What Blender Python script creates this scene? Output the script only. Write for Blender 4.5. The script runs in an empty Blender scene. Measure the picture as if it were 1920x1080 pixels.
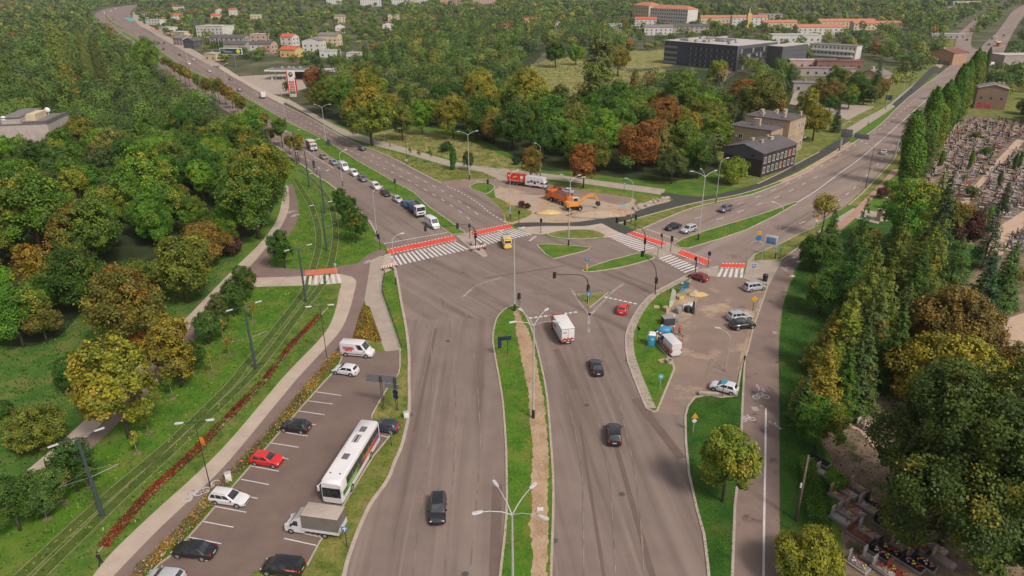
import bpy, bmesh, math, random
import numpy as np
from mathutils import Vector, Matrix
from mathutils.geometry import tessellate_polygon
R = math.radians
SC = bpy.context.scene
COL = SC.collection
random.seed(7)
CAM_H, FPX, PITCH, ROLL = 56.0, 1280.0, R(24.6), R(0.5)
FW = Vector((0, math.cos(PITCH), -math.sin(PITCH)))
_r0, _d0 = Vector((1, 0, 0)), Vector((0, -math.sin(PITCH), -math.cos(PITCH)))
CX = _r0 * math.cos(ROLL) + _d0 * math.sin(ROLL)
CY = -_r0 * math.sin(ROLL) + _d0 * math.cos(ROLL)
cam_data = bpy.data.cameras.new('camera')
cam_data.sensor_width = 36.0
cam_data.lens = 36.0 * FPX / 1920.0
cam_data.clip_start, cam_data.clip_end = 0.5, 9000
cam = bpy.data.objects.new('camera', cam_data)
COL.objects.link(cam)
m4 = Matrix((CX, -CY, -FW)).transposed().to_4x4()
m4.translation = Vector((0, 0, CAM_H))
cam.matrix_world = m4
SC.camera = cam
SUN_EL, SUN_AZ = R(48), R(140)
world = bpy.data.worlds.new('World')
SC.world = world
world.use_nodes = True
wn, wl = world.node_tree.nodes, world.node_tree.links
wn.clear()
sky = wn.new('ShaderNodeTexSky')
sky.sky_type = 'NISHITA'
sky.sun_disc = False
sky.sun_elevation, sky.sun_rotation = SUN_EL, SUN_AZ
sky.air_density, sky.dust_density, sky.ozone_density = 1.0, 4.0, 0.6
hs = wn.new('ShaderNodeHueSaturation')
hs.inputs['Saturation'].default_value = 0.28
bg = wn.new('ShaderNodeBackground')
bg.inputs['Strength'].default_value = 0.108
wo = wn.new('ShaderNodeOutputWorld')
wl.new(sky.outputs[0], hs.inputs['Color'])
wl.new(hs.outputs[0], bg.inputs['Color'])
wl.new(bg.outputs[0], wo.inputs['Surface'])
sl = bpy.data.lights.new('sun', 'SUN')
sl.energy, sl.angle, sl.color = 2.1, R(10), (1.0, 0.92, 0.82)
sun = bpy.data.objects.new('sun', sl)
COL.objects.link(sun)
sdir = Vector((math.sin(SUN_AZ) * math.cos(SUN_EL), math.cos(SUN_AZ) * math.cos(SUN_EL), math.sin(SUN_EL)))
sun.rotation_euler = sdir.to_track_quat('Z', 'Y').to_euler()
sun.location = (0, 0, 300)
SC.view_settings.view_transform = 'Standard'
SC.view_settings.look = 'None'
SC.view_settings.exposure = 0.42
SC.view_settings.gamma = 1.0
SC.view_settings.use_curve_mapping = False
SC.cycles.max_bounces = 6
SC.cycles.diffuse_bounces = 3
SC.cycles.transparent_max_bounces = 8
def at(px, py, z=0.0):
 d = FW * FPX + CX * (px - 960) + CY * (py - 540)
 t = (CAM_H - z) / -d.z
 return Vector((d.x * t, d.y * t, z))
def depth(p):
 return (Vector(p) - Vector((0, 0, CAM_H))).dot(FW)
MATS = {}
KEEP_OUT = []
def lin(h):
 """sRGB 0..255 triple to linear"""
 return tuple(((c / 255 + 0.055) / 1.055) ** 2.4 if c > 10 else c / 255 / 12.92 for c in h)
def nodes_of(name):
 m = bpy.data.materials.new(name)
 m.use_nodes = True
 nt = m.node_tree
 nt.nodes.clear()
 out = nt.nodes.new('ShaderNodeOutputMaterial')
 bs = nt.nodes.new('ShaderNodeBsdfPrincipled')
 nt.links.new(bs.outputs[0], out.inputs['Surface'])
 return m, nt, bs, out
def noise(nt, vec, scale, detail=4, rough=0.55):
 n = nt.nodes.new('ShaderNodeTexNoise')
 n.inputs['Scale'].default_value = scale
 n.inputs['Detail'].default_value = detail
 n.inputs['Roughness'].default_value = rough
 nt.links.new(vec, n.inputs['Vector'])
 return n.outputs['Fac']
def ramp(nt, fac, stops):
 r = nt.nodes.new('ShaderNodeValToRGB')
 el = r.color_ramp.elements
 while len(el) < len(stops):
  el.new(0.5)
 for e, (p, c) in zip(el, stops):
  e.position = p
  e.color = (*c, 1) if len(c) == 3 else c
 nt.links.new(fac, r.inputs['Fac'])
 return r.outputs['Color']
def mixc(nt, fac, a, b, mode='MIX'):
 m = nt.nodes.new('ShaderNodeMix')
 m.data_type = 'RGBA'
 m.blend_type = mode
 for sock, v in ((m.inputs['Factor'], fac), (m.inputs['A'], a), (m.inputs['B'], b)):
  s = sock
  if sock.name == 'Factor': s = m.inputs[0]
  if sock.name == 'A': s = m.inputs[6]
  if sock.name == 'B': s = m.inputs[7]
  if isinstance(v, (int, float)): s.default_value = v
  elif isinstance(v, tuple): s.default_value = (*v, 1) if len(v) == 3 else v
  else: nt.links.new(v, s)
 return m.outputs[2]
def mul(nt, a, b, op='MULTIPLY'):
 m = nt.nodes.new('ShaderNodeMath')
 m.operation = op
 for i, v in enumerate((a, b)):
  if isinstance(v, (int, float)): m.inputs[i].default_value = v
  else: nt.links.new(v, m.inputs[i])
 return m.outputs[0]
def posn(nt, scale=(1, 1, 1), rot=0.0):
 g = nt.nodes.new('ShaderNodeNewGeometry')
 if scale == (1, 1, 1) and rot == 0: return g.outputs['Position']
 mp = nt.nodes.new('ShaderNodeMapping')
 mp.vector_type = 'TEXTURE' if rot else 'POINT'
 if rot:
  mp.inputs['Rotation'].default_value = (0, 0, rot)
  nt.links.new(g.outputs['Position'], mp.inputs['Vector'])
  m2 = nt.nodes.new('ShaderNodeMapping')
  m2.inputs['Scale'].default_value = scale
  nt.links.new(mp.outputs[0], m2.inputs['Vector'])
  return m2.outputs[0]
 mp.inputs['Scale'].default_value = scale
 nt.links.new(g.outputs['Position'], mp.inputs['Vector'])
 return mp.outputs[0]
def objc(nt):
 t = nt.nodes.new('ShaderNodeTexCoord')
 return t.outputs['Object']
def bump(nt, bs, h, strength=0.4, dist=0.05):
 b = nt.nodes.new('ShaderNodeBump')
 b.inputs['Strength'].default_value = strength
 b.inputs['Distance'].default_value = dist
 nt.links.new(h, b.inputs['Height'])
 nt.links.new(b.outputs[0], bs.inputs['Normal'])
def plain(name, col, rough=0.6, var=0.12, scale=3.0, metal=0.0, coat=0.0, spec=0.5):
 """paint, plaster, metal: one colour with fine wear"""
 if name in MATS: return MATS[name]
 m, nt, bs, out = nodes_of(name)
 f = noise(nt, objc(nt), scale, 5, 0.6)
 a = tuple(max(0, c * (1 - var)) for c in col)
 b = tuple(min(1, c * (1 + var)) for c in col)
 nt.links.new(ramp(nt, f, [(0.3, a), (0.7, b)]), bs.inputs['Base Color'])
 bs.inputs['Roughness'].default_value = rough
 bs.inputs['Metallic'].default_value = metal
 bs.inputs['Specular IOR Level'].default_value = spec
 if coat: bs.inputs['Coat Weight'].default_value = coat; bs.inputs['Coat Roughness'].default_value = 0.08
 MATS[name] = m
 return m
def paint(col):
 return plain('car_paint_%02x%02x%02x' % tuple(int(min(1, c) * 255) for c in col), col, 0.32, 0.04, 2, 0.0, 0.7)
def glass_dark():
 if 'window_glass' in MATS: return MATS['window_glass']
 m, nt, bs, out = nodes_of('window_glass')
 f = noise(nt, objc(nt), 1.5, 3)
 nt.links.new(ramp(nt, f, [(0.3, (0.012, 0.015, 0.018)), (0.7, (0.05, 0.055, 0.06))]), bs.inputs['Base Color'])
 bs.inputs['Roughness'].default_value = 0.06
 bs.inputs['Specular IOR Level'].default_value = 0.8
 MATS['window_glass'] = m
 return m
def ground_mat(name, stops, scale=0.6, fine=6.0, fine_amt=0.35, patch=None, rough=0.95, bmp=0.3, stretch=None, rot=0.0):
 """soil, grass, asphalt: broad blotches x fine grain, in world metres"""
 if name in MATS: return MATS[name]
 m, nt, bs, out = nodes_of(name)
 p = posn(nt)
 c = ramp(nt, noise(nt, p, scale, 6, 0.62), stops)
 f = noise(nt, p, fine, 5, 0.7)
 c = mixc(nt, fine_amt, c, mixc(nt, 1.0, c, ramp(nt, f, [(0.25, (0.25, 0.25, 0.25)), (0.8, (1.9, 1.9, 1.9))]), 'MULTIPLY'))
 if patch:
  for (pc, ps, lo, hi, amt) in patch:
   pf = ramp(nt, noise(nt, p, ps, 5, 0.6), [(lo, (0, 0, 0)), (hi, (amt, amt, amt))])
   c = mixc(nt, pf, c, pc)
 if stretch:
  for (sx, sy, lo, hi, col, amt) in stretch:
   sf = ramp(nt, noise(nt, posn(nt, (sx, sy, 1), rot or 1e-6), 1.0, 4, 0.5), [(lo, (0, 0, 0)), (hi, (amt, amt, amt))])
   c = mixc(nt, sf, c, col)
 nt.links.new(c, bs.inputs['Base Color'])
 bs.inputs['Roughness'].default_value = rough
 bs.inputs['Specular IOR Level'].default_value = 0.25
 if bmp: bump(nt, bs, f, bmp, 0.06)
 MATS[name] = m
 return m
def tag(o, label=None, cat=None, group=None, kind=None):
 if label: o['label'] = label
 if cat: o['category'] = cat
 if group: o['group'] = group
 if kind: o['kind'] = kind
 return o
def empty(name, loc, rz=0.0, label=None, cat=None, group=None, scale=1.0):
 o = bpy.data.objects.new(name, None)
 o.empty_display_size = 0.3
 COL.objects.link(o)
 o.location = loc
 o.rotation_euler = (0, 0, rz)
 if scale != 1.0: o.scale = (scale, scale, scale)
 return tag(o, label, cat, group)
def link(name, me, parent=None, loc=(0, 0, 0), rz=0.0):
 o = bpy.data.objects.new(name, me)
 COL.objects.link(o)
 o.location = loc
 o.rotation_euler = (0, 0, rz)
 if parent: o.parent = parent
 return o
def copy_tree(o, parent=None):
 c = o.copy()
 COL.objects.link(c)
 c.parent = parent
 for ch in o.children: copy_tree(ch, c)
 return c
class MB:
 """collects shapes, then becomes one mesh object"""
 def __init__(s): s.bm = bmesh.new()
 def box(s, c, size, bev=0.0, rz=0.0, taper=1.0, rx=0.0, ry=0.0, tapx=None):
  hx, hy, hz = size[0] / 2, size[1] / 2, size[2] / 2
  tx = taper if tapx is None else tapx
  vs = []
  mt = Matrix.Translation(c) @ Matrix.Rotation(rz, 4, 'Z') @ Matrix.Rotation(ry, 4, 'Y') @ Matrix.Rotation(rx, 4, 'X')
  for z, a, b in ((-hz, 1, 1), (hz, tx, taper)):
   for x, y in ((-hx, -hy), (hx, -hy), (hx, hy), (-hx, hy)):
    vs.append(s.bm.verts.new(mt @ Vector((x * a, y * b, z))))
  fs = [s.bm.faces.new([vs[i] for i in q]) for q in ((3, 2, 1, 0), (4, 5, 6, 7), (0, 1, 5, 4), (1, 2, 6, 5), (2, 3, 7, 6), (3, 0, 4, 7))]
  if bev:
   es = {e for f in fs for e in f.edges}
   bmesh.ops.bevel(s.bm, geom=list(es), offset=bev, segments=2, affect='EDGES', profile=0.6)
  return s
 def tube(s, pts, r, n=8, r2=None, cap=True):
  pts = [Vector(p) for p in pts]
  rings = []
  for i, p in enumerate(pts):
   d = (pts[min(i + 1, len(pts) - 1)] - pts[max(i - 1, 0)]).normalized()
   u = d.cross(Vector((0, 0, 1)))
   if u.length < 0.05: u = d.cross(Vector((0, 1, 0)))
   u.normalize()
   v = d.cross(u)
   k = i / max(1, len(pts) - 1)
   rr = r if r2 is None else r + (r2 - r) * k
   rings.append([s.bm.verts.new(p + (u * math.cos(a) + v * math.sin(a)) * rr) for a in (2 * math.pi * j / n for j in range(n))])
  for a, b in zip(rings, rings[1:]):
   for j in range(n):
    f = s.bm.faces.new((a[j], a[(j + 1) % n], b[(j + 1) % n], b[j])); f.smooth = True
  if cap:
   s.bm.faces.new(rings[0][::-1]); s.bm.faces.new(rings[-1])
  return s
 def disc(s, c, r, axis='Y', n=14, th=0.2, inner=None):
  c = Vector(c)
  ax = {'X': Vector((1, 0, 0)), 'Y': Vector((0, 1, 0)), 'Z': Vector((0, 0, 1))}[axis]
  return s.tube([c - ax * th / 2, c + ax * th / 2], r, n)
 def poly(s, pts, th=None, direction=(0, 0, 1)):
  """flat polygon, extruded by th along direction"""
  vs = [s.bm.verts.new(p) for p in pts]
  f = s.bm.faces.new(vs)
  if th:
   d = Vector(direction) * th
   ws = [s.bm.verts.new(Vector(p) + d) for p in pts]
   s.bm.faces.new(ws[::-1])
   n = len(vs)
   for i in range(n): s.bm.faces.new((vs[i], ws[i], ws[(i + 1) % n], vs[(i + 1) % n]))
  return s
 def loft(s, rings, smooth=True, cap=True):
  vr = [[s.bm.verts.new(p) for p in r] for r in rings]
  n = len(vr[0])
  for a, b in zip(vr, vr[1:]):
   for j in range(n):
    f = s.bm.faces.new((a[j], a[(j + 1) % n], b[(j + 1) % n], b[j])); f.smooth = smooth
  if cap:
   for r in (vr[0][::-1], vr[-1]):
    f = s.bm.faces.new(r); f.smooth = False
  return s
 def ball(s, c, r, sub=1, sc=(1, 1, 1)):
  ret = bmesh.ops.create_icosphere(s.bm, subdivisions=sub, radius=r)
  for v in ret['verts']:
   v.co = Vector((v.co.x * sc[0], v.co.y * sc[1], v.co.z * sc[2])) + Vector(c)
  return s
 def mesh(s, name, mat, ang=None, smooth=False):
  bmesh.ops.recalc_face_normals(s.bm, faces=s.bm.faces)
  if smooth or ang:
   for f in s.bm.faces: f.smooth = True
   if ang:
    for e in s.bm.edges:
     if len(e.link_faces) == 2 and e.calc_face_angle(0) > ang: e.smooth = False
  me = bpy.data.meshes.new(name)
  s.bm.to_mesh(me)
  s.bm.free()
  if mat: me.materials.append(mat)
  return me
 def build(s, name, mat, parent=None, loc=(0, 0, 0), rz=0.0, ang=None, smooth=False):
  return link(name, s.mesh(name, mat, ang, smooth), parent, loc, rz)
CACHE = {}
def part(key, name, make, mat, parent, loc=(0, 0, 0), rz=0.0, ang=R(35)):
 """a part whose mesh is shared by all parts made with the same key and material"""
 k = (key, mat.name)
 if k not in CACHE:
  b = MB(); make(b)
  CACHE[k] = b.mesh(name, mat, ang)
 return link(name, CACHE[k], parent, loc, rz)
def smooth_line(pts, n=5, closed=False):
 """Catmull-Rom through world points"""
 P = [Vector(p) for p in pts]
 if len(P) < 3: return P
 out = []
 m = len(P)
 rng = range(m if closed else m - 1)
 for i in rng:
  p1, p2 = P[i], P[(i + 1) % m]
  p0 = P[i - 1] if (i > 0 or closed) else p1 * 2 - p2
  p3 = P[(i + 2) % m] if (i + 2 < m or closed) else p2 * 2 - p1
  for k in range(n):
   t = k / n
   out.append(0.5 * ((2 * p1) + (p2 - p0) * t + (2 * p0 - 5 * p1 + 4 * p2 - p3) * t * t + (3 * p1 - p0 - 3 * p2 + p3) * t ** 3))
 if not closed: out.append(P[-1])
 return out
def px_line(px, n=5, closed=False, z=0.0):
 return smooth_line([at(x, y, z) for x, y in px], n, closed)
def sheet(name, pts, mat, z, kind='structure', parent=None, th=None):
 pts = [Vector((p[0], p[1], z)) for p in pts]
 tri = tessellate_polygon([pts])
 me = bpy.data.meshes.new(name)
 fs = []
 for t in tri:
  a, b, c = (pts[i] for i in t)
  fs.append(t if (b - a).cross(c - a).z > 0 else (t[0], t[2], t[1]))
 me.from_pydata([tuple(p) for p in pts], [], fs)
 me.materials.append(mat)
 o = link(name, me, parent)
 if kind and not parent: o['kind'] = kind
 return o
USED = {}
def ground(name, edges, mat, layer, sm=True, kind='structure'):
 """edges: list of pixel polylines, each smoothed, joined into one outline"""
 pts = []
 for e in edges:
  pts += px_line(e, 4) if (sm and len(e) > 2) else [at(*p) for p in e]
 USED[layer] = USED.get(layer, 0) + 1
 return sheet(name, pts, mat, 0.004 * layer + 0.00016 * USED[layer], kind)
def offset_line(pts, d, closed=False):
 out = []
 n = len(pts)
 for i, p in enumerate(pts):
  a = pts[i - 1] if (i > 0 or closed) else p
  b = pts[(i + 1) % n] if (i < n - 1 or closed) else p
  t = (b - a)
  t.z = 0
  if t.length < 1e-6: t = Vector((1, 0, 0))
  t.normalize()
  out.append(p + Vector((-t.y, t.x, 0)) * d)
 return out
def ribbon(name, pts, w, mat, z, h=0.0, closed=False, kind='structure', parent=None):
 """strip of width w centred on a line; h > 0 gives it sides (a kerb, a rail)"""
 L, Q = offset_line(pts, w / 2, closed), offset_line(pts, -w / 2, closed)
 n = len(pts)
 V, F = [], []
 if h == 0:
  for a, b in zip(L, Q): V += [(a.x, a.y, z), (b.x, b.y, z)]
  for i in range(n if closed else n - 1):
   j = (i + 1) % n
   F.append((2 * i, 2 * i + 1, 2 * j + 1, 2 * j))
 else:
  for a, b in zip(L, Q): V += [(a.x, a.y, z), (a.x, a.y, z + h), (b.x, b.y, z + h), (b.x, b.y, z)]
  for i in range(n if closed else n - 1):
   j = (i + 1) % n
   for k in range(3): F.append((4 * i + k, 4 * i + k + 1, 4 * j + k + 1, 4 * j + k))
  if not closed: F += [(0, 3, 2, 1), (4 * n - 4, 4 * n - 3, 4 * n - 2, 4 * n - 1)]
 me = bpy.data.meshes.new(name)
 me.from_pydata(V, [], F)
 me.materials.append(mat)
 bm = bmesh.new(); bm.from_mesh(me); bmesh.ops.recalc_face_normals(bm, faces=bm.faces)
 if h == 0:
  for f in bm.faces:
   if f.normal.z < 0: f.normal_flip()
 bm.to_mesh(me); bm.free()
 o = link(name, me, parent)
 if kind and not parent: o['kind'] = kind
 return o
def walk(pts, step, start=0.0):
 """points and headings every `step` metres along a line"""
 out, need = [], start
 for a, b in zip(pts, pts[1:]):
  d = (b - a).length
  while need <= d:
   t = (b - a) / d
   out.append((a + t * need, math.atan2(t.y, t.x)))
   need += step
  need -= d
 return out
def dashes(name, pts, w, on, off, mat, z, start=0.0):
 V, F = [], []
 for p, h in walk(pts, on + off, start):
  u = Vector((math.cos(h), math.sin(h), 0)) * on / 2
  v = Vector((-math.sin(h), math.cos(h), 0)) * w / 2
  i = len(V)
  V += [(q.x, q.y, z) for q in (p - u - v, p + u - v, p + u + v, p - u + v)]
  F.append((i, i + 1, i + 2, i + 3))
 me = bpy.data.meshes.new(name)
 me.from_pydata(V, [], F)
 me.materials.append(mat)
 o = link(name, me)
 o['kind'] = 'structure'
 return o
# ================================================================== PAINTS AND LETTERING
GLASS = glass_dark()
TYRE = plain('tyre_rubber', (0.014, 0.014, 0.015), 0.9, 0.2, 6)
RIM = plain('rim_alloy', (0.40, 0.40, 0.41), 0.35, 0.1, 6, 0.6)
PLASTIC = plain('black_plastic', (0.02, 0.02, 0.022), 0.6, 0.2, 5)
LAMPW = plain('headlight_glass', (0.62, 0.62, 0.60), 0.12, 0.1, 5, 0.2)
LAMPR = plain('tail_light_red', (0.42, 0.012, 0.012), 0.25, 0.1, 5)
PLATE = plain('number_plate_white', (0.60, 0.58, 0.56), 0.5, 0.1, 9)
STEEL = plain('dull_steel', (0.20, 0.20, 0.20), 0.5, 0.2, 3, 0.5)
CHASSIS = plain('chassis_black', (0.025, 0.023, 0.022), 0.8, 0.3, 3)
C_WHITE = paint((0.56, 0.53, 0.54)); C_BLACK = paint((0.012, 0.012, 0.015)); C_SILVER = paint((0.36, 0.35, 0.37)); C_GREY = paint((0.10, 0.10, 0.115))
C_RED = paint((0.52, 0.018, 0.016)); C_WINE = paint((0.20, 0.012, 0.02)); C_BEIGE = paint((0.20, 0.155, 0.12)); C_BLUE = paint((0.02, 0.06, 0.14)); C_YELLOW = paint((0.60, 0.45, 0.13))
C_DKBLUE = paint((0.025, 0.03, 0.05)); C_ORANGE = paint((0.62, 0.12, 0.012)); C_SBLUE = paint((0.17, 0.21, 0.28)); C_GREEN = paint((0.10, 0.33, 0.03))
def text(body, size, parent, mat, loc, rot, name='lettering', ext=0.004, sx=1.0, off=0.0):
 cu = bpy.data.curves.new(name, 'FONT')
 cu.body, cu.size, cu.extrude = body, size, ext
 cu.align_x = cu.align_y = 'CENTER'
 cu.resolution_u = 2
 cu.offset = off
 cu.materials.append(mat)
 tmp = bpy.data.objects.new('tmp_text', cu)
 me = bpy.data.meshes.new_from_object(tmp)
 bpy.data.objects.remove(tmp)
 o = link(name, me)
 o.parent, o.location, o.rotation_euler = parent, loc, rot
 o.scale = (sx, 1, 1)
 return o
# ================================================================== GROUND, ROADS, PATHS
def grass(name, dark, mid, light, dry=None, amt=0.5, scale=0.35):
 patch = [(dry, 0.22, 0.48, 0.66, amt), (dry, 1.1, 0.52, 0.70, amt * 0.7)] if dry else []
 patch.append((tuple(c * 0.55 for c in dark), 0.7, 0.60, 0.75, 0.6))
 return ground_mat(name, [(0.30, dark), (0.5, mid), (0.70, light)], scale, 5.0, 0.45, patch, 0.95, 0.6)
LAWN = grass('lawn_grass', (0.030, 0.085, 0.005), (0.054, 0.135, 0.007), (0.095, 0.160, 0.013), (0.15, 0.145, 0.03), 0.6)
LAWN_D = grass('shady_lawn_grass', (0.012, 0.045, 0.004), (0.022, 0.075, 0.005), (0.045, 0.10, 0.008), (0.09, 0.085, 0.02), 0.3)  # vignette darkening of the lower right corner put into the grass colour
VERGE = grass('verge_grass', (0.05, 0.085, 0.012), (0.10, 0.13, 0.02), (0.17, 0.16, 0.04), (0.26, 0.19, 0.07), 0.6, 0.5)
TRAMGRASS = grass('tram_grass', (0.03, 0.075, 0.008), (0.060, 0.120, 0.012), (0.12, 0.17, 0.022), (0.17, 0.15, 0.04), 0.6, 0.5)
PARKGRASS = grass('park_grass', (0.026, 0.075, 0.009), (0.050, 0.118, 0.013), (0.095, 0.15, 0.022), (0.15, 0.11, 0.04), 0.55, 0.22)
MEADOW = grass('meadow_grass', (0.075, 0.10, 0.020), (0.14, 0.15, 0.035), (0.24, 0.21, 0.07), (0.33, 0.25, 0.11), 0.7, 0.15)
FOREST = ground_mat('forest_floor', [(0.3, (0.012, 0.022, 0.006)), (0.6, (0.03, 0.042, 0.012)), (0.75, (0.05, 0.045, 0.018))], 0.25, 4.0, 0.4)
FAR = ground_mat('far_ground', [(0.3, (0.030, 0.045, 0.016)), (0.5, (0.06, 0.065, 0.028)), (0.62, (0.13, 0.11, 0.06)), (0.75, (0.07, 0.085, 0.03))], 0.03, 1.0, 0.4, bmp=0)
def asphalt(name, rot, k=1.0, patches=True):
 a, b = (0.155 * k, 0.113 * k, 0.095 * k), (0.195 * k, 0.144 * k, 0.122 * k)
 st = [(0.55, 0.02, 0.50, 0.70, (0.104 * k, 0.074 * k, 0.064 * k), 0.7), (1.3, 0.03, 0.56, 0.74, (0.242 * k, 0.184 * k, 0.155 * k), 0.6),
 (0.22, 0.012, 0.5, 0.66, (0.232 * k, 0.175 * k, 0.148 * k), 0.6)]
 return ground_mat(name, [(0.32, a), (0.68, b)], 0.18, 8.0, 0.16, [((0.215 * k, 0.16 * k, 0.135 * k), 0.08, 0.5, 0.7, 0.4)], 0.85, 0.12, st, rot)
h_nw = math.atan2(*reversed(tuple((at(585, 277) - at(810, 425)).xy)))
h_ne = math.atan2(*reversed(tuple((at(1640, 300) - at(1300, 480)).xy)))
ASPH_S = asphalt('asphalt_south', R(0.5))
ASPH_SR = asphalt('asphalt_south_right', R(6))
ASPH_NW = asphalt('asphalt_northwest', h_nw - R(90))
ASPH_NE = asphalt('asphalt_northeast', h_ne - R(90), 1.2)
ASPH_X = asphalt('asphalt_crossing', R(40))
ASPH_LOT = ground_mat('asphalt_car_park', [(0.3, (0.130, 0.089, 0.075)), (0.7, (0.170, 0.120, 0.10))], 0.2, 7.0, 0.2,
 [((0.21, 0.165, 0.135), 0.12, 0.58, 0.75, 0.5), ((0.06, 0.045, 0.04), 0.5, 0.68, 0.78, 0.6)], 0.9, 0.15)
ASPH_SITE = ground_mat('asphalt_site', [(0.3, (0.18, 0.125, 0.102)), (0.7, (0.24, 0.17, 0.138))], 0.2, 6.0, 0.25,
 [((0.40, 0.29, 0.19), 0.13, 0.54, 0.66, 0.8), ((0.08, 0.065, 0.055), 0.4, 0.66, 0.76, 0.6)], 0.9, 0.2)
YARD_DIRT = ground_mat('yard_dirt', [(0.32, (0.18, 0.128, 0.103)), (0.45, (0.27, 0.19, 0.135)), (0.62, (0.37, 0.265, 0.18))], 0.35, 5.0, 0.35, [((0.12, 0.085, 0.065), 0.6, 0.6, 0.72, 0.7)], 0.95, 0.3)
CYCLE = ground_mat('cycle_path_asphalt', [(0.3, (0.155, 0.105, 0.09)), (0.7, (0.195, 0.137, 0.118))], 0.3, 9.0, 0.15, None, 0.9, 0.1)
CYCLE_R = ground_mat('old_path_asphalt', [(0.3, (0.17, 0.118, 0.10)), (0.7, (0.22, 0.155, 0.132))], 0.3, 7.0, 0.2,
 [((0.055, 0.042, 0.050), 0.35, 0.60, 0.70, 0.85), ((0.05, 0.04, 0.035), 1.4, 0.62, 0.72, 0.6)], 0.9, 0.15)
NEWTAR = ground_mat('fresh_asphalt', [(0.3, (0.045, 0.050, 0.040)), (0.7, (0.062, 0.053, 0.054))], 0.3, 9.0, 0.12, None, 0.8, 0.1)
PAVE = ground_mat('paving_beige', [(0.3, (0.33, 0.255, 0.20)), (0.7, (0.42, 0.335, 0.27))], 0.35, 6.0, 0.18, None, 0.9, 0.1)
PAVE_G = ground_mat('paving_grey', [(0.3, (0.27, 0.215, 0.175)), (0.7, (0.35, 0.285, 0.235))], 0.5, 7.0, 0.25, None, 0.9, 0.15)
PAVE_PINK = ground_mat('paving_pink', [(0.3, (0.30, 0.165, 0.125)), (0.7, (0.37, 0.22, 0.17))], 0.4, 6.0, 0.2, None, 0.9, 0.1)
DIRT = ground_mat('bare_soil', [(0.3, (0.24, 0.15, 0.09)), (0.5, (0.34, 0.225, 0.14)), (0.7, (0.40, 0.29, 0.20))], 0.3, 5.0, 0.4,
 [((0.22, 0.13, 0.075), 0.6, 0.6, 0.72, 0.6), ((0.10, 0.13, 0.03), 0.5, 0.66, 0.76, 0.5)], 0.95, 0.5)
SITE_DIRT = ground_mat('site_soil', [(0.28, (0.25, 0.155, 0.095)), (0.45, (0.36, 0.26, 0.18)), (0.62, (0.30, 0.24, 0.20)), (0.78, (0.42, 0.30, 0.17))], 0.10, 3.0, 0.35,
 [((0.16, 0.095, 0.05), 0.25, 0.6, 0.72, 0.6)], 0.95, 0.5)
CEMDIRT = ground_mat('cemetery_soil', [(0.3, (0.10, 0.065, 0.045)), (0.5, (0.17, 0.115, 0.08)), (0.7, (0.24, 0.17, 0.12))], 0.4, 4.0, 0.4,
 [((0.03, 0.055, 0.012), 0.35, 0.53, 0.66, 0.8)], 0.95, 0.5)
CEMPATH = ground_mat('cemetery_path', [(0.3, (0.36, 0.24, 0.17)), (0.7, (0.45, 0.33, 0.25))], 0.3, 5.0, 0.25, [((0.22, 0.13, 0.08), 0.3, 0.55, 0.7, 0.5)], 0.95, 0.3)
KERB = plain('kerb_concrete', (0.34, 0.275, 0.225), 0.9, 0.15, 0.8)
WHITE = ground_mat('road_paint_white', [(0.3, (0.47, 0.43, 0.415)), (0.7, (0.57, 0.53, 0.515))], 0.8, 5.0, 0.2, [((0.30, 0.25, 0.22), 1.6, 0.62, 0.78, 0.6)], 0.7, 0)
FAINT = ground_mat('worn_line', [(0.35, (0.175, 0.128, 0.108)), (0.7, (0.28, 0.22, 0.19))], 0.6, 5.0, 0.2, [((0.13, 0.105, 0.092), 0.4, 0.45, 0.6, 0.9)], 0.8, 0)
REDPAINT = ground_mat('cycle_crossing_red', [(0.3, (0.50, 0.050, 0.030)), (0.7, (0.60, 0.085, 0.050))], 0.6, 6.0, 0.15, None, 0.8, 0)
REDPAVE = ground_mat('red_paving', [(0.3, (0.47, 0.10, 0.065)), (0.7, (0.56, 0.15, 0.10))], 0.6, 6.0, 0.25, None, 0.85, 0)
sheet('ground', [(-4500, -60), (4500, -60), (4500, 6000), (-4500, 6000)], FAR, -0.01)
ground('grass_near', [[(-500, 1300), (-500, 560), (200, 330), (560, 250), (700, 200), (1300, 240), (1700, 130), (2300, 250), (2500, 1300)]], LAWN, 0, False)
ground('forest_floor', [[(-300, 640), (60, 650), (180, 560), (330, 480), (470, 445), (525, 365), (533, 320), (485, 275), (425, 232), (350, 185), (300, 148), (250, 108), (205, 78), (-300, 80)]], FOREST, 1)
ground('park_lawn', [[(-300, 1180), (-300, 640), (60, 650), (180, 560), (330, 480), (470, 445), (413, 527), (300, 650), (160, 787), (53, 880), (0, 917), (-80, 1000)]], PARKGRASS, 1)
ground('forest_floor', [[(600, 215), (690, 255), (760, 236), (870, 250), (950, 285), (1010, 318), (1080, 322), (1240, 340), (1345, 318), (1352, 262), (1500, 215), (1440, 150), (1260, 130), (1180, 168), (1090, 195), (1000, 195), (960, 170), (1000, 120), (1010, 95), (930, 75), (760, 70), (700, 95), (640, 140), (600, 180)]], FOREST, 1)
ground('meadow', [[(995, 122), (1050, 106), (1100, 114), (1180, 135), (1240, 128), (1245, 146), (1170, 168), (1090, 186), (1015, 188), (985, 160)]], MEADOW, 2)
ground('meadow', [[(1110, 80), (1200, 96), (1260, 92), (1270, 120), (1180, 128), (1130, 110)]], MEADOW, 2)
ground('meadow', [[(700, 250), (760, 240), (870, 262), (960, 300), (1005, 325), (930, 318), (870, 303), (790, 285), (735, 270), (690, 262)]], MEADOW, 2)
ground('verge', [[(1010, 322), (1080, 325), (1240, 345), (1340, 330), (1440, 330), (1365, 352), (1327, 358), (1250, 350), (1160, 345), (1020, 330)]], PARKGRASS, 2)
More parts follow.
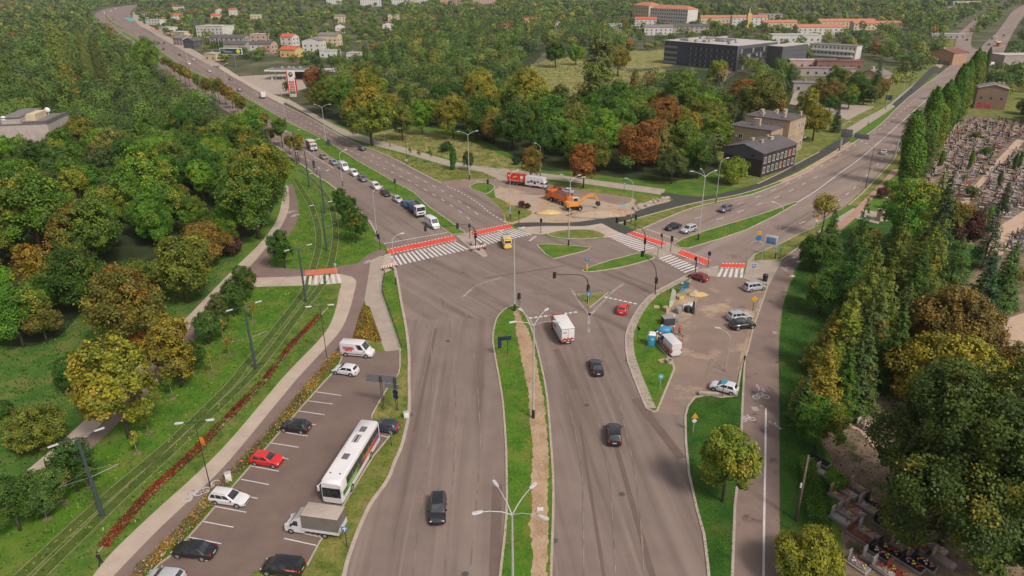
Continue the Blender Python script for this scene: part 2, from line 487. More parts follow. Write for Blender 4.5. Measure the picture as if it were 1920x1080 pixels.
ground('garden_ground', [[(1345, 318), (1352, 262), (1400, 215), (1500, 215), (1480, 165), (1600, 150), (1700, 120), (1790, 70), (1788, 95), (1750, 128), (1690, 175), (1640, 210), (1580, 248), (1540, 282), (1480, 318), (1420, 345), (1365, 352)]], VERGE, 2, False)
ground('far_verge', [[(1712, 228), (1752, 195), (1790, 172), (1838, 152), (1862, 124), (1960, 110), (2050, 260), (1960, 242), (1880, 222), (1812, 214)]], VERGE, 2, False)
E_L = [(630, 1120), (645, 1080), (650, 1058), (665, 1013), (682, 972), (697, 942), (727, 900), (740, 867), (752, 840), (760, 810), (767, 770), (767, 700), (767, 667), (764, 633), (759, 600), (753, 570), (748, 540), (743, 513), (735, 485), (722, 460)]
E_R = [(1345, 1120), (1333, 1080), (1330, 1053), (1323, 1003), (1310, 953), (1293, 880), (1283, 820), (1282, 780)]
E_W = [(1225, 774), (1212, 767), (1200, 738), (1188, 708), (1178, 680), (1173, 658), (1172, 633), (1177, 613), (1187, 593), (1200, 573), (1215, 557), (1232, 545), (1263, 528), (1293, 513), (1307, 505)]
E_N = [(953, 418), (962, 428), (990, 438), (1017, 441), (1040, 447), (1090, 450), (1133, 447), (1142, 443)]
road_px = [E_L, [(722, 460), (709, 440), (850, 395), (953, 418)], E_N, [(1142, 443), (1180, 436), (1330, 470), (1348, 496), (1345, 519), (1393, 522), (1402, 488)][0:4], [(1348, 496), (1307, 505)], E_W[::-1], [(1225, 774), (1282, 780)], E_R[::-1]]
ground('road', road_px, ASPH_X, 3)
ground('road', [E_L[:15], [(759, 600), (930, 600), (927, 640), (941, 740), (950, 900), (947, 1000), (936, 1120)]], ASPH_S, 4)
ground('road', [[(1036, 1120), (1037, 967), (1033, 840), (1025, 740), (1002, 635), (985, 590)], [(985, 590), (1060, 585), (1105, 590), (1172, 633)], E_W[0:6][::-1], [(1225, 774), (1282, 780)], E_R[::-1]], ASPH_SR, 4)
NW_L = [(722, 460), (709, 444), (693, 416), (682, 404), (664, 387), (647, 369), (629, 354), (613, 342), (593, 330), (576, 316), (558, 304), (540, 290), (520, 276), (470, 243), (417, 203), (357, 167), (320, 140), (293, 120), (258, 92), (230, 67), (203, 50), (182, 38), (177, 28), (187, 21), (205, 15), (240, 10)]
NW_R = [(262, 9), (248, 18), (244, 26), (250, 37), (262, 48), (280, 60), (300, 70), (330, 87), (367, 108), (397, 124), (440, 145), (490, 175), (530, 196), (580, 221), (613, 240), (650, 260), (683, 275), (710, 285), (743, 300), (777, 318), (810, 335), (827, 343), (845, 350), (880, 353), (910, 365), (930, 380), (940, 397), (948, 410), (953, 418), (962, 428)]
ground('road', [NW_L, NW_R], ASPH_NW, 5)
NE_N = [(1142, 443), (1173, 438), (1193, 432), (1207, 428), (1243, 412), (1293, 392), (1343, 379), (1380, 371), (1423, 360), (1505, 326), (1543, 302), (1600, 268), (1650, 234), (1703, 183), (1757, 143), (1777, 127), (1785, 113), (1789, 98), (1792, 80), (1799, 62), (1817, 45), (1840, 28), (1867, 15), (1890, 5)]
NE_S = [(1905, 2), (1887, 14), (1860, 27), (1830, 52), (1822, 70), (1822, 88), (1838, 93)]
ground('road', [NE_N, NE_S, [(1838, 93), (1838, 150)], [(1838, 150), (1790, 172), (1750, 197), (1710, 232), (1690, 262), (1675, 297), (1640, 336), (1617, 359), (1589, 384), (1570, 397), (1534, 420), (1497, 438), (1462, 456), (1431, 468), (1414, 475), (1402, 488), (1396, 505), (1393, 522)], [(1393, 522), (1345, 519), (1348, 496), (1307, 505), (1240, 490)]], ASPH_NE, 5)
ground('road', [[(1838, 150), (1838, 92), (1867, 63), (1887, 37), (1898, 22), (1917, 10)], [(1945, 8), (1920, 30), (1903, 55), (1890, 80), (1877, 108), (1860, 123), (1838, 155)]], ASPH_NE, 6)
ground('side_road', [[(820, 341), (840, 338), (882, 334), (931, 336)], [(915, 323), (960, 336), (1000, 350), (960, 372), (927, 355)], [(927, 355), (923, 345), (890, 344), (881, 353), (845, 352)]], ASPH_SITE, 6, False)
ground('site_soil', [[(926, 357), (955, 341), (1022, 346), (1090, 358), (1160, 366), (1210, 372), (1258, 375), (1225, 388), (1187, 399), (1150, 408), (1100, 416), (1057, 419), (1007, 419), (953, 420), (944, 402), (932, 383)]], SITE_DIRT, 6)
ground('site_apron', [[(932, 345), (985, 336), (1022, 346), (1090, 356), (1180, 370), (1165, 384), (1110, 374), (1050, 366), (1000, 366), (960, 362)]], ASPH_SITE, 7)
ground('verge', [[(913, 367), (935, 372), (957, 383), (985, 392), (998, 398), (985, 408), (953, 417), (946, 404), (933, 384)]], VERGE, 7)
ground('verge', [[(1022, 340), (1090, 350), (1160, 360), (1235, 369), (1215, 380), (1190, 384), (1187, 372), (1120, 362), (1090, 357), (1030, 347)]], VERGE, 8)
ground('fresh_path', [[(962, 421), (973, 418), (1007, 417), (1057, 418), (1100, 414), (1160, 404), (1187, 398), (1227, 385), (1256, 378), (1262, 373), (1240, 367), (1247, 361), (1293, 368), (1327, 367), (1380, 356), (1420, 344), (1458, 326), (1502, 302), (1536, 284), (1570, 263), (1587, 256)], [(1594, 263), (1570, 280), (1530, 302), (1483, 326), (1440, 346), (1400, 361), (1370, 368), (1310, 378), (1260, 389), (1210, 404), (1170, 415), (1158, 418)], [(1158, 418), (1190, 434), (1170, 439), (1128, 419)], [(1128, 419), (1095, 424), (1063, 424), (1023, 424), (978, 426), (963, 424)]], NEWTAR, 8)
ground('pavement', [[(968, 428), (978, 425), (1023, 423), (1063, 423), (1128, 418)], [(1128, 418), (1168, 439), (1142, 445), (1133, 446), (1110, 433), (1077, 431), (1040, 436), (1017, 440), (993, 438)]], PAVE, 7, False)
ground('verge', [[(1158, 418), (1210, 404), (1260, 389), (1310, 378), (1370, 368), (1383, 371), (1343, 381), (1293, 393), (1243, 413), (1207, 429), (1193, 433)]], VERGE, 7, False)
ground('footway', [[(540, 185), (580, 208), (640, 240), (700, 260), (760, 276), (840, 300), (900, 312), (960, 318), (1060, 330), (1140, 341), (1247, 355)], [(1244, 366), (1140, 351), (1060, 340), (1000, 335), (935, 334), (900, 322), (840, 311), (760, 288), (700, 272), (650, 256), (613, 236), (560, 205), (530, 190)]], PAVE_G, 7)
ground('side_footway', [[(920, 318), (940, 322), (960, 338), (935, 338)]], PAVE_G, 8, False)
ground('verge', [[(683, 271), (740, 287), (800, 302), (860, 316), (915, 323), (931, 336), (882, 335), (840, 339), (827, 342), (777, 318), (743, 300)]], VERGE, 6, False)
ground('footway', [[(1578, 247), (1620, 222), (1660, 200), (1700, 168), (1753, 124), (1788, 92)], [(1797, 94), (1765, 126), (1712, 172), (1672, 204), (1630, 232), (1592, 257)]], PAVE_G, 7)
ground('fresh_path', [[(1672, 196), (1700, 172), (1745, 128), (1756, 124)], [(1763, 128), (1720, 168), (1690, 194), (1680, 200)]], NEWTAR, 8)
ground('depot_yard', [[(1490, 170), (1560, 180), (1600, 195), (1640, 200), (1590, 225), (1540, 205), (1480, 195)]], PAVE_G, 3, False)
ground('forecourt', [[(450, 143), (500, 140), (560, 138), (575, 165), (535, 178), (508, 176), (492, 174), (440, 146)]], PAVE_G, 3, False)
ground('footway', [[(413, 122), (425, 128), (455, 148), (510, 176), (540, 187), (530, 196), (497, 178), (450, 152), (410, 128)]], PAVE, 6, False)
ground('roadside_pavement', [[(250, 22), (262, 30), (270, 42), (300, 60), (345, 84), (400, 114), (420, 124), (397, 124), (367, 108), (330, 87), (300, 70), (262, 48), (248, 35)]], PAVE_G, 6, False)
ground('bus_bay', [[(232, 34), (242, 33), (254, 37), (245, 40)]], plain('bay_turquoise', (.05, .30, .26), .8, .1), 8, False)
ground('footway', [[(155, 1110), (174, 1080), (200, 1047), (233, 1013), (300, 950), (367, 890), (433, 823), (520, 720), (550, 687), (593, 643), (617, 612), (630, 577), (636, 547), (640, 531)], [(640, 531), (660, 520), (668, 527), (665, 545), (655, 583), (640, 617), (617, 645), (583, 682), (547, 722), (433, 860), (367, 927), (300, 990), (213, 1080), (190, 1110)]], PAVE, 3)
ground('cycle_path', [[(190, 1110), (213, 1080), (300, 990), (367, 927), (433, 860), (547, 722), (583, 682), (617, 645), (640, 617), (655, 583), (665, 545), (668, 527), (655, 518), (634, 515)], [(634, 515), (634, 500), (668, 494), (690, 478), (717, 468), (722, 476), (700, 488), (693, 500), (690, 523), (683, 563), (673, 590), (660, 633), (633, 668), (580, 725), (483, 832), (400, 937), (333, 1010), (258, 1085), (235, 1110)]], CYCLE, 3)
ground('pavement', [[(668, 527), (660, 519), (640, 514), (633, 514), (640, 531)]], PAVE, 4, False)
ground('ramp', [[(695, 488), (712, 480), (720, 480)], [(720, 480), (724, 492), (719, 515), (715, 547)], [(715, 547), (753, 657), (722, 659), (683, 563), (690, 523)]], PAVE_G, 4, False)
ground('pavement', [[(720, 478), (732, 474), (742, 502), (722, 512), (718, 500)]], PAVE, 5, False)
ground('flower_bed', [[(681, 570), (693, 575), (716, 640), (705, 642), (690, 637), (661, 634), (673, 592)]], ground_mat('bed_soil', [(0.35, (0.05, 0.07, 0.012)), (0.5, (0.12, 0.03, 0.015)), (0.65, (0.16, 0.14, 0.03))], 0.5, 5.0, 0.5), 4, False)
ground('verge', [[(661, 634), (705, 640), (716, 640), (722, 659), (690, 662), (655, 640)]], VERGE, 3, False)
ground('crossing_path', [[(477, 521), (567, 518), (633, 513), (641, 531), (600, 535), (477, 538), (463, 520)]], PAVE, 5, False)
ground('cycle_path', [[(453, 503), (500, 492), (517, 502), (571, 507), (572, 518), (477, 521), (455, 527), (440, 535)]], CYCLE, 4, False)
ground('red_crossing', [[(572, 507), (633, 502), (632, 512), (572, 517)]], REDPAVE, 6, False)
ground('footway', [[(536, 345), (530, 370), (520, 410), (493, 450), (450, 493), (413, 530), (363, 582), (300, 645), (230, 715), (160, 787), (53, 880), (0, 920), (-80, 985)], [(-40, 985), (25, 930), (100, 870), (190, 795), (300, 680), (400, 562), (463, 505), (500, 463), (530, 420), (542, 387), (541, 350)]], PAVE, 4)
ground('cycle_path', [[(541, 345), (542, 387), (530, 420), (500, 463), (463, 505), (400, 562), (300, 680), (190, 795), (100, 870), (25, 930), (-40, 985)], [(-5, 985), (60, 935), (130, 878), (215, 800), (330, 680), (440, 545), (500, 492), (534, 450), (553, 423), (560, 387), (548, 345)]], CYCLE, 3)
ground('tram_grass', [[(-100, 1200), (0, 1090), (133, 990), (300, 850), (440, 715), (540, 600), (570, 545)], [(570, 545), (641, 535), (632, 575), (595, 640), (520, 715), (367, 885), (233, 1010), (174, 1078), (60, 1200)]], TRAMGRASS, 2)
LOT_L = [(240, 1140), (290, 1067), (325, 1038), (380, 978), (404, 950), (470, 874), (508, 830), (560, 770), (600, 725), (632, 690), (642, 668)]
LOT_R = [(750, 656), (750, 690), (747, 702), (730, 722), (712, 752), (698, 778), (697, 785)]
ground('car_park', [LOT_L, [(642, 668), (690, 660), (722, 659), (750, 656)], LOT_R, [(697, 785), (735, 812), (700, 855), (660, 920), (618, 990), (600, 1015), (576, 1060), (545, 1110)], [(545, 1140), (240, 1140)]], ASPH_LOT, 4, False)
ground('verge', [[(767, 670), (750, 656), (750, 690), (730, 722), (712, 752), (698, 778), (735, 812), (660, 920), (600, 1015), (576, 1060), (530, 1140), (625, 1120), (645, 1080), (682, 972), (727, 900), (760, 810)]], VERGE, 2, False)
ground('verge', [[(455, 1100), (475, 1072), (500, 1068), (545, 1080), (560, 1110), (520, 1140)]], VERGE, 5, False)
ground('work_yard', [[(1225, 774), (1232, 772), (1253, 720), (1264, 693), (1262, 682), (1255, 672), (1232, 648), (1232, 625), (1247, 607), (1250, 588), (1268, 555), (1287, 535), (1297, 520), (1307, 506), (1345, 498)], [(1345, 518), (1393, 522), (1420, 531), (1441, 532), (1427, 573), (1413, 610), (1400, 660), (1390, 690), (1383, 708), (1382, 742), (1352, 745), (1327, 740), (1302, 745), (1287, 760), (1282, 780)]], ASPH_SITE, 4, False)
ground('bare_strip', [[(1425, 560), (1436, 545), (1426, 573), (1414, 610), (1400, 660), (1391, 690), (1382, 692), (1392, 652), (1405, 615), (1416, 585)]], YARD_DIRT, 5, False)
ground('bare_patch', [[(1290, 535), (1312, 548), (1305, 570), (1300, 590), (1285, 600), (1268, 610), (1255, 612), (1252, 590), (1268, 557)]], YARD_DIRT, 5)
ground('pavement', [[(1310, 505), (1348, 497), (1345, 519), (1322, 516)]], PAVE_G, 6, False)
ground('pavement', [[(1402, 488), (1413, 476), (1426, 488), (1463, 490), (1467, 486), (1443, 533), (1420, 531), (1394, 522)]], PAVE_G, 6, False)
ground('cycle_path', [[(1370, 1120), (1375, 1080), (1380, 947), (1390, 860), (1393, 787), (1395, 740), (1398, 700), (1402, 660), (1414, 610), (1428, 573), (1443, 533), (1463, 494), (1480, 478), (1497, 466)], [(1504, 488), (1491, 504), (1480, 535), (1468, 573), (1462, 610), (1460, 660), (1461, 760), (1462, 1000), (1462, 1120)]], CYCLE_R, 5)
ground('footway', [[(1497, 466), (1530, 444), (1565, 425), (1600, 395), (1633, 360), (1672, 318)], [(1690, 318), (1660, 345), (1630, 380), (1600, 412), (1560, 445), (1504, 488)]], PAVE_PINK, 5)
ground('cemetery_forecourt', [[(1560, 415), (1600, 390), (1650, 398), (1648, 420), (1600, 408), (1575, 425)]], PAVE_G, 4, False)
ground('cycle_path', [[(1600, 696), (1610, 690), (1700, 687), (1720, 700), (1610, 714)]], CYCLE, 4, False)
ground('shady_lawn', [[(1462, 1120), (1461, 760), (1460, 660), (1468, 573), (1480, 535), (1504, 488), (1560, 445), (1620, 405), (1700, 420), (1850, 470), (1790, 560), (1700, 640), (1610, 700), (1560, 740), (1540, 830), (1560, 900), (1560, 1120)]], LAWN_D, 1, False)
ground('cemetery_soil', [[(1560, 860), (1540, 830), (1560, 740), (1610, 700), (1700, 640), (1790, 560), (1850, 470), (2150, 400), (2300, 1200), (1600, 1200)]], CEMDIRT, 1, False)
ground('cemetery_soil', [[(1690, 380), (1722, 330), (1810, 215), (1880, 222), (1960, 240), (2100, 330), (2000, 480), (1880, 478), (1800, 450), (1730, 420)]], CEMDIRT, 2, False)
for e in ([(1905, 262), (1860, 310), (1830, 345), (1812, 362), (1790, 400), (1812, 402), (1822, 366), (1843, 345), (1875, 310), (1925, 262)],
 [(1925, 392), (1880, 420), (1860, 440), (1850, 480), (1880, 478), (1890, 450), (1925, 420)],
 [(1700, 345), (1740, 290), (1790, 238), (1803, 222), (1811, 222), (1795, 242), (1750, 292), (1712, 345)]):
 ground('cemetery_path', [e], CEMPATH, 3, False)
ground('cemetery_path', [[(1560, 800), (1580, 795), (1612, 808), (1640, 840), (1650, 825), (1635, 795), (1645, 770), (1640, 745), (1612, 725), (1600, 735), (1617, 765), (1600, 785), (1570, 792)]], CEMPATH, 3, False)
ground('cemetery_path', [[(1880, 600), (1925, 585), (1960, 640), (1960, 760), (1915, 700), (1895, 660)]], CEMPATH, 3, False)
def island(name, px, mat, top=0.10, kw=0.28, sm=4, loops=True, z0=0.012):
 pts = px_line(px, sm, True) if sm else [at(*p) for p in px]
 ribbon('kerb', pts, kw, KERB, z0, 0.115, True)
 return sheet(name, pts, mat, top)
def ragged(P, a=.15, n=24):
 out = []
 for p, q in zip(P, P[1:] + P[:1]):
  m = max(2, min(n, int((q - p).length / .45)))
  out += [p.lerp(q, i / m) + Vector((random.uniform(-a, a), random.uniform(-a, a), 0)) for i in range(m)]
 return out
MEDIAN = [(938, 1120), (938, 1080), (947, 1000), (950, 950), (950, 900), (949, 840), (945, 780), (941, 740), (933, 693), (927, 660), (924, 635), (927, 613), (933, 595), (947, 580), (960, 574), (973, 575), (982, 587), (992, 605), (1002, 635), (1013, 677), (1025, 740), (1033, 830), (1037, 900), (1037, 967), (1033, 1080), (1033, 1120)]
island('median_grass', MEDIAN, LAWN)
random.seed(2)
sheet('median_soil', ragged([at(x, y) for x, y in [(964, 580), (971, 581), (980, 603), (990, 618), (1001, 653), (1009, 693), (1018, 740), (1025, 800), (1029, 850), (1028, 920), (1028, 980), (1024, 1120)] + [(994, 1120), (996, 1080), (998, 1040), (995, 1000), (992, 985), (999, 945), (996, 905), (999, 850), (994, 790), (991, 740), (983, 700), (975, 660), (969, 630), (966, 600)]]), DIRT, 0.106)
island('island_grass', [(1082, 553), (1140, 549), (1105, 578)], VERGE, sm=0)
island('island_grass', [(1007, 460), (1020, 458), (1060, 460), (1108, 464), (1100, 470), (1037, 486), (1022, 476)], LAWN, sm=0)
island('island_grass', [(1027, 439), (1050, 433), (1077, 431), (1113, 432), (1135, 443), (1103, 448), (1070, 448), (1040, 445)], VERGE)
island('island_grass', [(1093, 507), (1133, 492), (1170, 482), (1203, 475), (1227, 483), (1195, 494), (1157, 503), (1107, 510)], LAWN)
island('median_grass', [(1264, 458), (1280, 448), (1320, 434), (1380, 416), (1440, 398), (1493, 378), (1494, 382), (1455, 404), (1400, 431), (1350, 448), (1290, 466), (1275, 465)], LAWN, sm=0)
NWM = [(873, 437), (840, 413), (807, 390), (777, 362), (720, 330), (667, 300), (613, 264), (547, 233), (480, 194), (430, 167), (403, 154)]
NWM2 = [(398, 156), (440, 186), (480, 212), (540, 247), (580, 267), (617, 293), (653, 315), (690, 337), (725, 358), (760, 380), (800, 408), (847, 440)]
island('median_grass', NWM + NWM2, LAWN, sm=0)
island('median_grass', [(390, 147), (345, 126), (307, 100), (262, 77), (230, 58), (228, 62), (255, 80), (300, 106), (340, 132), (383, 150)], LAWN, sm=0)
island('median_grass', [(228, 56), (210, 45), (199, 36), (196, 30), (199, 28), (205, 36), (215, 44), (232, 54)], LAWN, sm=0)
island('median_paving', [(856, 443), (882, 436), (888, 450), (909, 474), (913, 480), (906, 482), (893, 473), (874, 459)], PAVE_G, sm=0)
island('island_paving', [(1231, 463), (1255, 457), (1277, 468), (1266, 476), (1255, 475), (1237, 484), (1225, 478), (1208, 474)], PAVE_G, sm=0)
island('island_grass', [(881, 352), (890, 345), (908, 343), (923, 346), (927, 353), (915, 362), (905, 362)], LAWN)
island('yard_grass', [(1225, 773), (1212, 766), (1200, 738), (1188, 708), (1178, 680), (1174, 658), (1173, 633), (1178, 613), (1188, 593), (1201, 573), (1216, 557), (1233, 545), (1264, 529), (1294, 514), (1300, 518), (1288, 534), (1268, 556), (1251, 588), (1247, 607), (1233, 625), (1233, 648), (1255, 672), (1262, 682), (1264, 693), (1253, 720), (1232, 771)], LAWN, 0.09, 0.3, 0)
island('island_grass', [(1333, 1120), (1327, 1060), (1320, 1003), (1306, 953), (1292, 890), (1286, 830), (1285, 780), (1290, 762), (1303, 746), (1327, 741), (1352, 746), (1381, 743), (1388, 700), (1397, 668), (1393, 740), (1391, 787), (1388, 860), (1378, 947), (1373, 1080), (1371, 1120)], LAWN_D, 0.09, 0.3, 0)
island('island_grass', [(1412, 490), (1414, 478), (1431, 470), (1462, 458), (1497, 440), (1534, 423), (1545, 428), (1500, 462), (1475, 480), (1463, 488)], VERGE, 0.09, 0.3, 0)
for px in (E_L[:19], NW_L[1:14], NW_R[10:22]):
 ribbon('kerb', px_line(px, 4), 0.45, KERB, 0.01, 0.11)
ribbon('gutter', offset_line(px_line(E_R, 4), -0.9), 1.3, PAVE_G, 0.026)
ribbon('gutter', offset_line(px_line(E_W[1:], 4), -0.75), 1.3, PAVE_G, 0.108)
ribbon('kerb', px_line(NE_N[2:16], 4), 0.35, KERB, 0.01, 0.11)
ribbon('kerb', px_line([(1696, 258), (1677, 297), (1642, 336), (1619, 360), (1591, 385)], 4), 0.3, KERB, 0.01, 0.11)
ribbon('verge', px_line([(1693, 275), (1680, 299), (1648, 336), (1624, 360), (1597, 386)], 4), 2.6, VERGE, 0.03)
ribbon('kerb', px_line([(1441, 532), (1427, 573), (1414, 610), (1401, 660), (1390, 690)], 4), 0.25, PAVE, 0.01, 0.09)
ribbon('kerb', px_line(LOT_L, 4), 0.2, KERB, 0.01, 0.10)
ribbon('kerb', [at(*p) for p in LOT_R], 0.2, KERB, 0.01, 0.10)
ribbon('kerb', [at(*p) for p in [(735, 813), (700, 856), (660, 921), (618, 991), (600, 1016), (576, 1061)]], 0.2, KERB, 0.01, 0.10)
ribbon('kerb', px_line([(1545, 312), (1536, 285), (1502, 303), (1458, 327), (1420, 345)][1:], 4), 0.3, PAVE, 0.02, 0.08)
ribbon('kerb', px_line([(1592, 266), (1543, 298), (1500, 323), (1440, 348), (1380, 366), (1310, 379), (1210, 405), (1160, 419)], 4), 0.3, PAVE, 0.02, 0.08)
ribbon('bare_strip', px_line([(1598, 268), (1545, 300), (1503, 324), (1465, 341)], 4), 2.4, DIRT, 0.022)
def quad_stripes(name, a0, a1, b0, b1, n, duty=0.5):
 """n stripes running from line a0-a1 to line b0-b1 (pixels)"""
 root = empty(name, at(*[(a0[i] + b1[i]) / 2 for i in (0, 1)]))
 root['kind'] = 'structure'
 A0, A1, B0, B1 = (at(*p) for p in (a0, a1, b0, b1))
 for i in range(n):
  t0, t1 = i / (n - 1 + duty), (i + duty) / (n - 1 + duty)
  q = [A0.lerp(A1, t0), A0.lerp(A1, t1), B0.lerp(B1, t1), B0.lerp(B1, t0)]
  o = sheet('stripe', [p - root.location for p in q], WHITE, 0.048, None, root)
 return root
quad_stripes('zebra_crossing', (732, 481), (853, 453), (742, 499), (879, 468), 17)
quad_stripes('zebra_crossing', (888, 445), (963, 429), (909, 460), (998, 440), 13)
quad_stripes('zebra_crossing', (1140, 444), (1196, 472), (1167, 438), (1233, 463), 12)
quad_stripes('zebra_crossing', (1235, 485), (1284, 512), (1258, 477), (1310, 503), 9)
quad_stripes('zebra_crossing', (1352, 504), (1394, 504), (1344, 519), (1393, 521), 5, 0.55)
quad_stripes('zebra_crossing', (570, 519), (636, 514), (566, 535), (641, 531), 7, .5)
SYM = ground_mat('worn_symbol_paint', [(0.3, (0.34, 0.30, 0.28)), (0.7, (0.46, 0.42, 0.40))], 0.8, 5.0, 0.3)
def red_band(a0, a1, b0, b1, n):
 A0, A1, B0, B1 = (at(*p) for p in (a0, a1, b0, b1))
 sheet('cycle_crossing', [A0, A1, B1, B0], REDPAINT, 0.046)
 for P, Q in ((A0, A1), (B0, B1)):
  d = (Q - P).length / n
  dashes('cycle_crossing_squares', [P, Q], 0.45, d * 0.5, d * 0.5, WHITE, 0.050, d * 0.4)
red_band((725, 468), (850, 442), (729, 477), (857, 450), 20)
red_band((882, 435), (954, 420), (886, 443), (963, 427), 14)
red_band((1187, 434), (1254, 457), (1176, 438), (1241, 462), 13)
red_band((1280, 469), (1333, 489), (1267, 475), (1322, 497), 11)
red_band((1353, 494), (1398, 495), (1351, 502), (1396, 503), 7)
def stopline(a, b, n, w=0.5):
 P, Q = at(*a), at(*b)
 d = (Q - P).length / n
 dashes('stop_line', [P, Q], w, d * 0.66, d * 0.34, WHITE, 0.048, d * 0.33)
stopline((720, 457), (840, 436), 24, 0.4)
stopline((992, 597), (1085, 585), 10)
stopline((1133, 557), (1197, 571), 7)
stopline((1213, 430), (1271, 450), 15, 0.4)
stopline((993, 452), (1006, 442), 5, 0.5)
dashes('edge_line', px_line([(840, 350), (868, 363), (895, 380), (920, 400), (948, 417)], 5), 0.3, 1.0, 1.0, WHITE, 0.048)
W12 = 0.16
for px in ([(612, 248), (628, 256), (650, 267), (662, 273), (717, 300), (748, 316), (780, 332), (817, 351), (853, 372), (880, 390), (905, 410)],
 [(590, 247), (607, 256), (628, 267), (652, 280), (693, 301), (722, 317), (754, 332), (788, 351), (825, 372), (860, 395), (885, 415)]):
 dashes('lane_dashes', px_line(px, 4), 0.2, 2.2, 3.6, WHITE, 0.048)
for px in ([(240, 45), (262, 56), (300, 78), (367, 115), (430, 150), (500, 187), (560, 219), (605, 244)], [(225, 45), (250, 60), (300, 88), (360, 122), (430, 162), (500, 200), (550, 226), (585, 245)]):
 dashes('lane_dashes', px_line(px, 4), 0.2, 2.2, 4.5, WHITE, 0.048)
for px in ([(480, 240), (540, 279), (567, 295), (582, 303), (602, 318)], [(400, 180), (470, 225), (530, 262), (575, 284)]):
 dashes('lane_dashes', px_line(px, 4), 0.2, 2.5, 3.5, WHITE, 0.048)
ribbon('lane_line', px_line([(575, 283), (592, 295), (615, 309), (625, 316)], 4), 0.16, WHITE, 0.048)
for px in ([(1310, 408), (1400, 377), (1460, 352), (1530, 317), (1600, 275), (1660, 234), (1720, 183)], [(1350, 410), (1400, 392), (1470, 364), (1530, 332)]):
 dashes('lane_dashes', px_line(px, 4), 0.2, 3.0, 6.0, WHITE, 0.048)
for px in ([(1440, 446), (1480, 428), (1540, 399), (1600, 354), (1650, 303), (1690, 256)],):
 dashes('lane_dashes', px_line(px, 4), 0.2, 3.0, 5.0, WHITE, 0.048)
ribbon('lane_line', px_line([(1494, 380), (1527, 360), (1570, 328), (1613, 297), (1655, 261), (1697, 223), (1750, 175)], 4), 0.25, WHITE, 0.048)
for px in ([(790, 570), (802, 620), (809, 660), (811, 717), (808, 800), (800, 868), (792, 937), (772, 1090)],
 [(830, 560), (842, 600), (847, 650), (852, 717), (855, 780), (853, 850), (845, 950), (832, 1090)],
 [(862, 570), (877, 600), (892, 693), (898, 767), (901, 840), (897, 900), (888, 1000), (880, 1090)],
 [(1083, 647), (1095, 690), (1118, 773), (1132, 845), (1143, 900), (1150, 1000), (1155, 1090)],
 [(1120, 640), (1132, 665), (1155, 734), (1169, 790), (1183, 850), (1195, 920), (1203, 1000), (1208, 1090)],
 [(1062, 740), (1078, 810), (1088, 860), (1092, 900), (1094, 1015), (1094, 1090)],
 [(800, 470), (812, 500), (826, 545), (832, 585)], [(850, 480), (880, 520), (893, 545)], [(1006, 520), (1030, 575), (1040, 600)], [(868, 550), (900, 528), (945, 521)]):
 ribbon('worn_lane_line', px_line(px, 5), 0.13, FAINT, 0.048)
for px in ([(1104, 625), (1104, 600), (1106, 585)], [(1106, 592), (1125, 572), (1150, 546), (1170, 532)], [(1105, 590), (1085, 565), (1070, 540)], [(868, 557), (895, 535), (940, 521)]):
 ribbon('dusty_streak', px_line(px, 5), 0.5, ground_mat('road_dust', [(0.35, (0.17, 0.14, 0.122)), (0.65, (0.33, 0.285, 0.25))], 0.5, 4, 0.2), 0.045)
for (xl, yl, xr, yr) in ((593, 735, 640, 742), (578, 752, 624, 758), (560, 771, 609, 778), (528, 810, 577, 818), (508, 831, 560, 839), (488, 852, 541, 861), (470, 874, 523, 884), (452, 899, 504, 909), (404, 950, 462, 961), (380, 978, 438, 989), (325, 1038, 389, 1052), (543, 790, 592, 797), (428, 924, 483, 935), (352, 1007, 415, 1020)):
 ribbon('stall_line', [at(xl, yl), at(xr, yr)], 0.14, WHITE, 0.044)
for (xl, yl, xr, yr) in ((533, 1010, 593, 1023), (544, 995, 604, 1008), (714, 817, 727, 820)):
 ribbon('stall_line', [at(xl, yl), at(xr, yr)], 0.14, WHITE, 0.044)
for k in range(6):
 ribbon('hatching', [at(552 + k * 9, 997 + k * 2), at(562 + k * 9, 988 + k * 2)], 0.12, WHITE, 0.044)
ribbon('path_line', px_line([(1436, 766), (1435, 850), (1433, 960), (1431, 1120)], 4), 0.24, WHITE, 0.046)
for a, b in (((1333, 673), (1360, 680)), ((1333, 673), (1319, 715)), ((1328, 693), (1362, 681)), ((1334, 674), (1364, 700)), ((1326, 695), (1380, 708)), ((1294, 522), (1310, 532)), ((1322, 530), (1333, 537))):
 ribbon('bay_line', [at(*a), at(*b)], 0.12, FAINT, 0.044)
for (x, y, s) in ((1416, 767, 1.0), (1428, 762, 0.6), (1453, 624, 0.9)):
 c = at(x, y); sheet('path_patch', [c + Vector(v) * s for v in ((-.45, -.5, 0), (.45, -.5, 0), (.45, .5, 0), (-.45, .5, 0))], PAVE_G, 0.046)
def ring(b, c, r, u, v, w=0.09, n=14):
 for i in range(n):
  a0, a1 = 2 * math.pi * i / n, 2 * math.pi * (i + 1) / n
  b.poly([c + (u * math.cos(a) + v * math.sin(a)) * q for a, q in ((a0, r - w), (a0, r + w), (a1, r + w), (a1, r - w))])
def bar(b, c, u, v, p, q, w=0.16):
 P, Q = c + u * p[0] + v * p[1], c + u * q[0] + v * q[1]
 t = (Q - P).normalized(); s = Vector((-t.y, t.x, 0)) * w / 2
 b.poly([P - s, Q - s, Q + s, P + s])
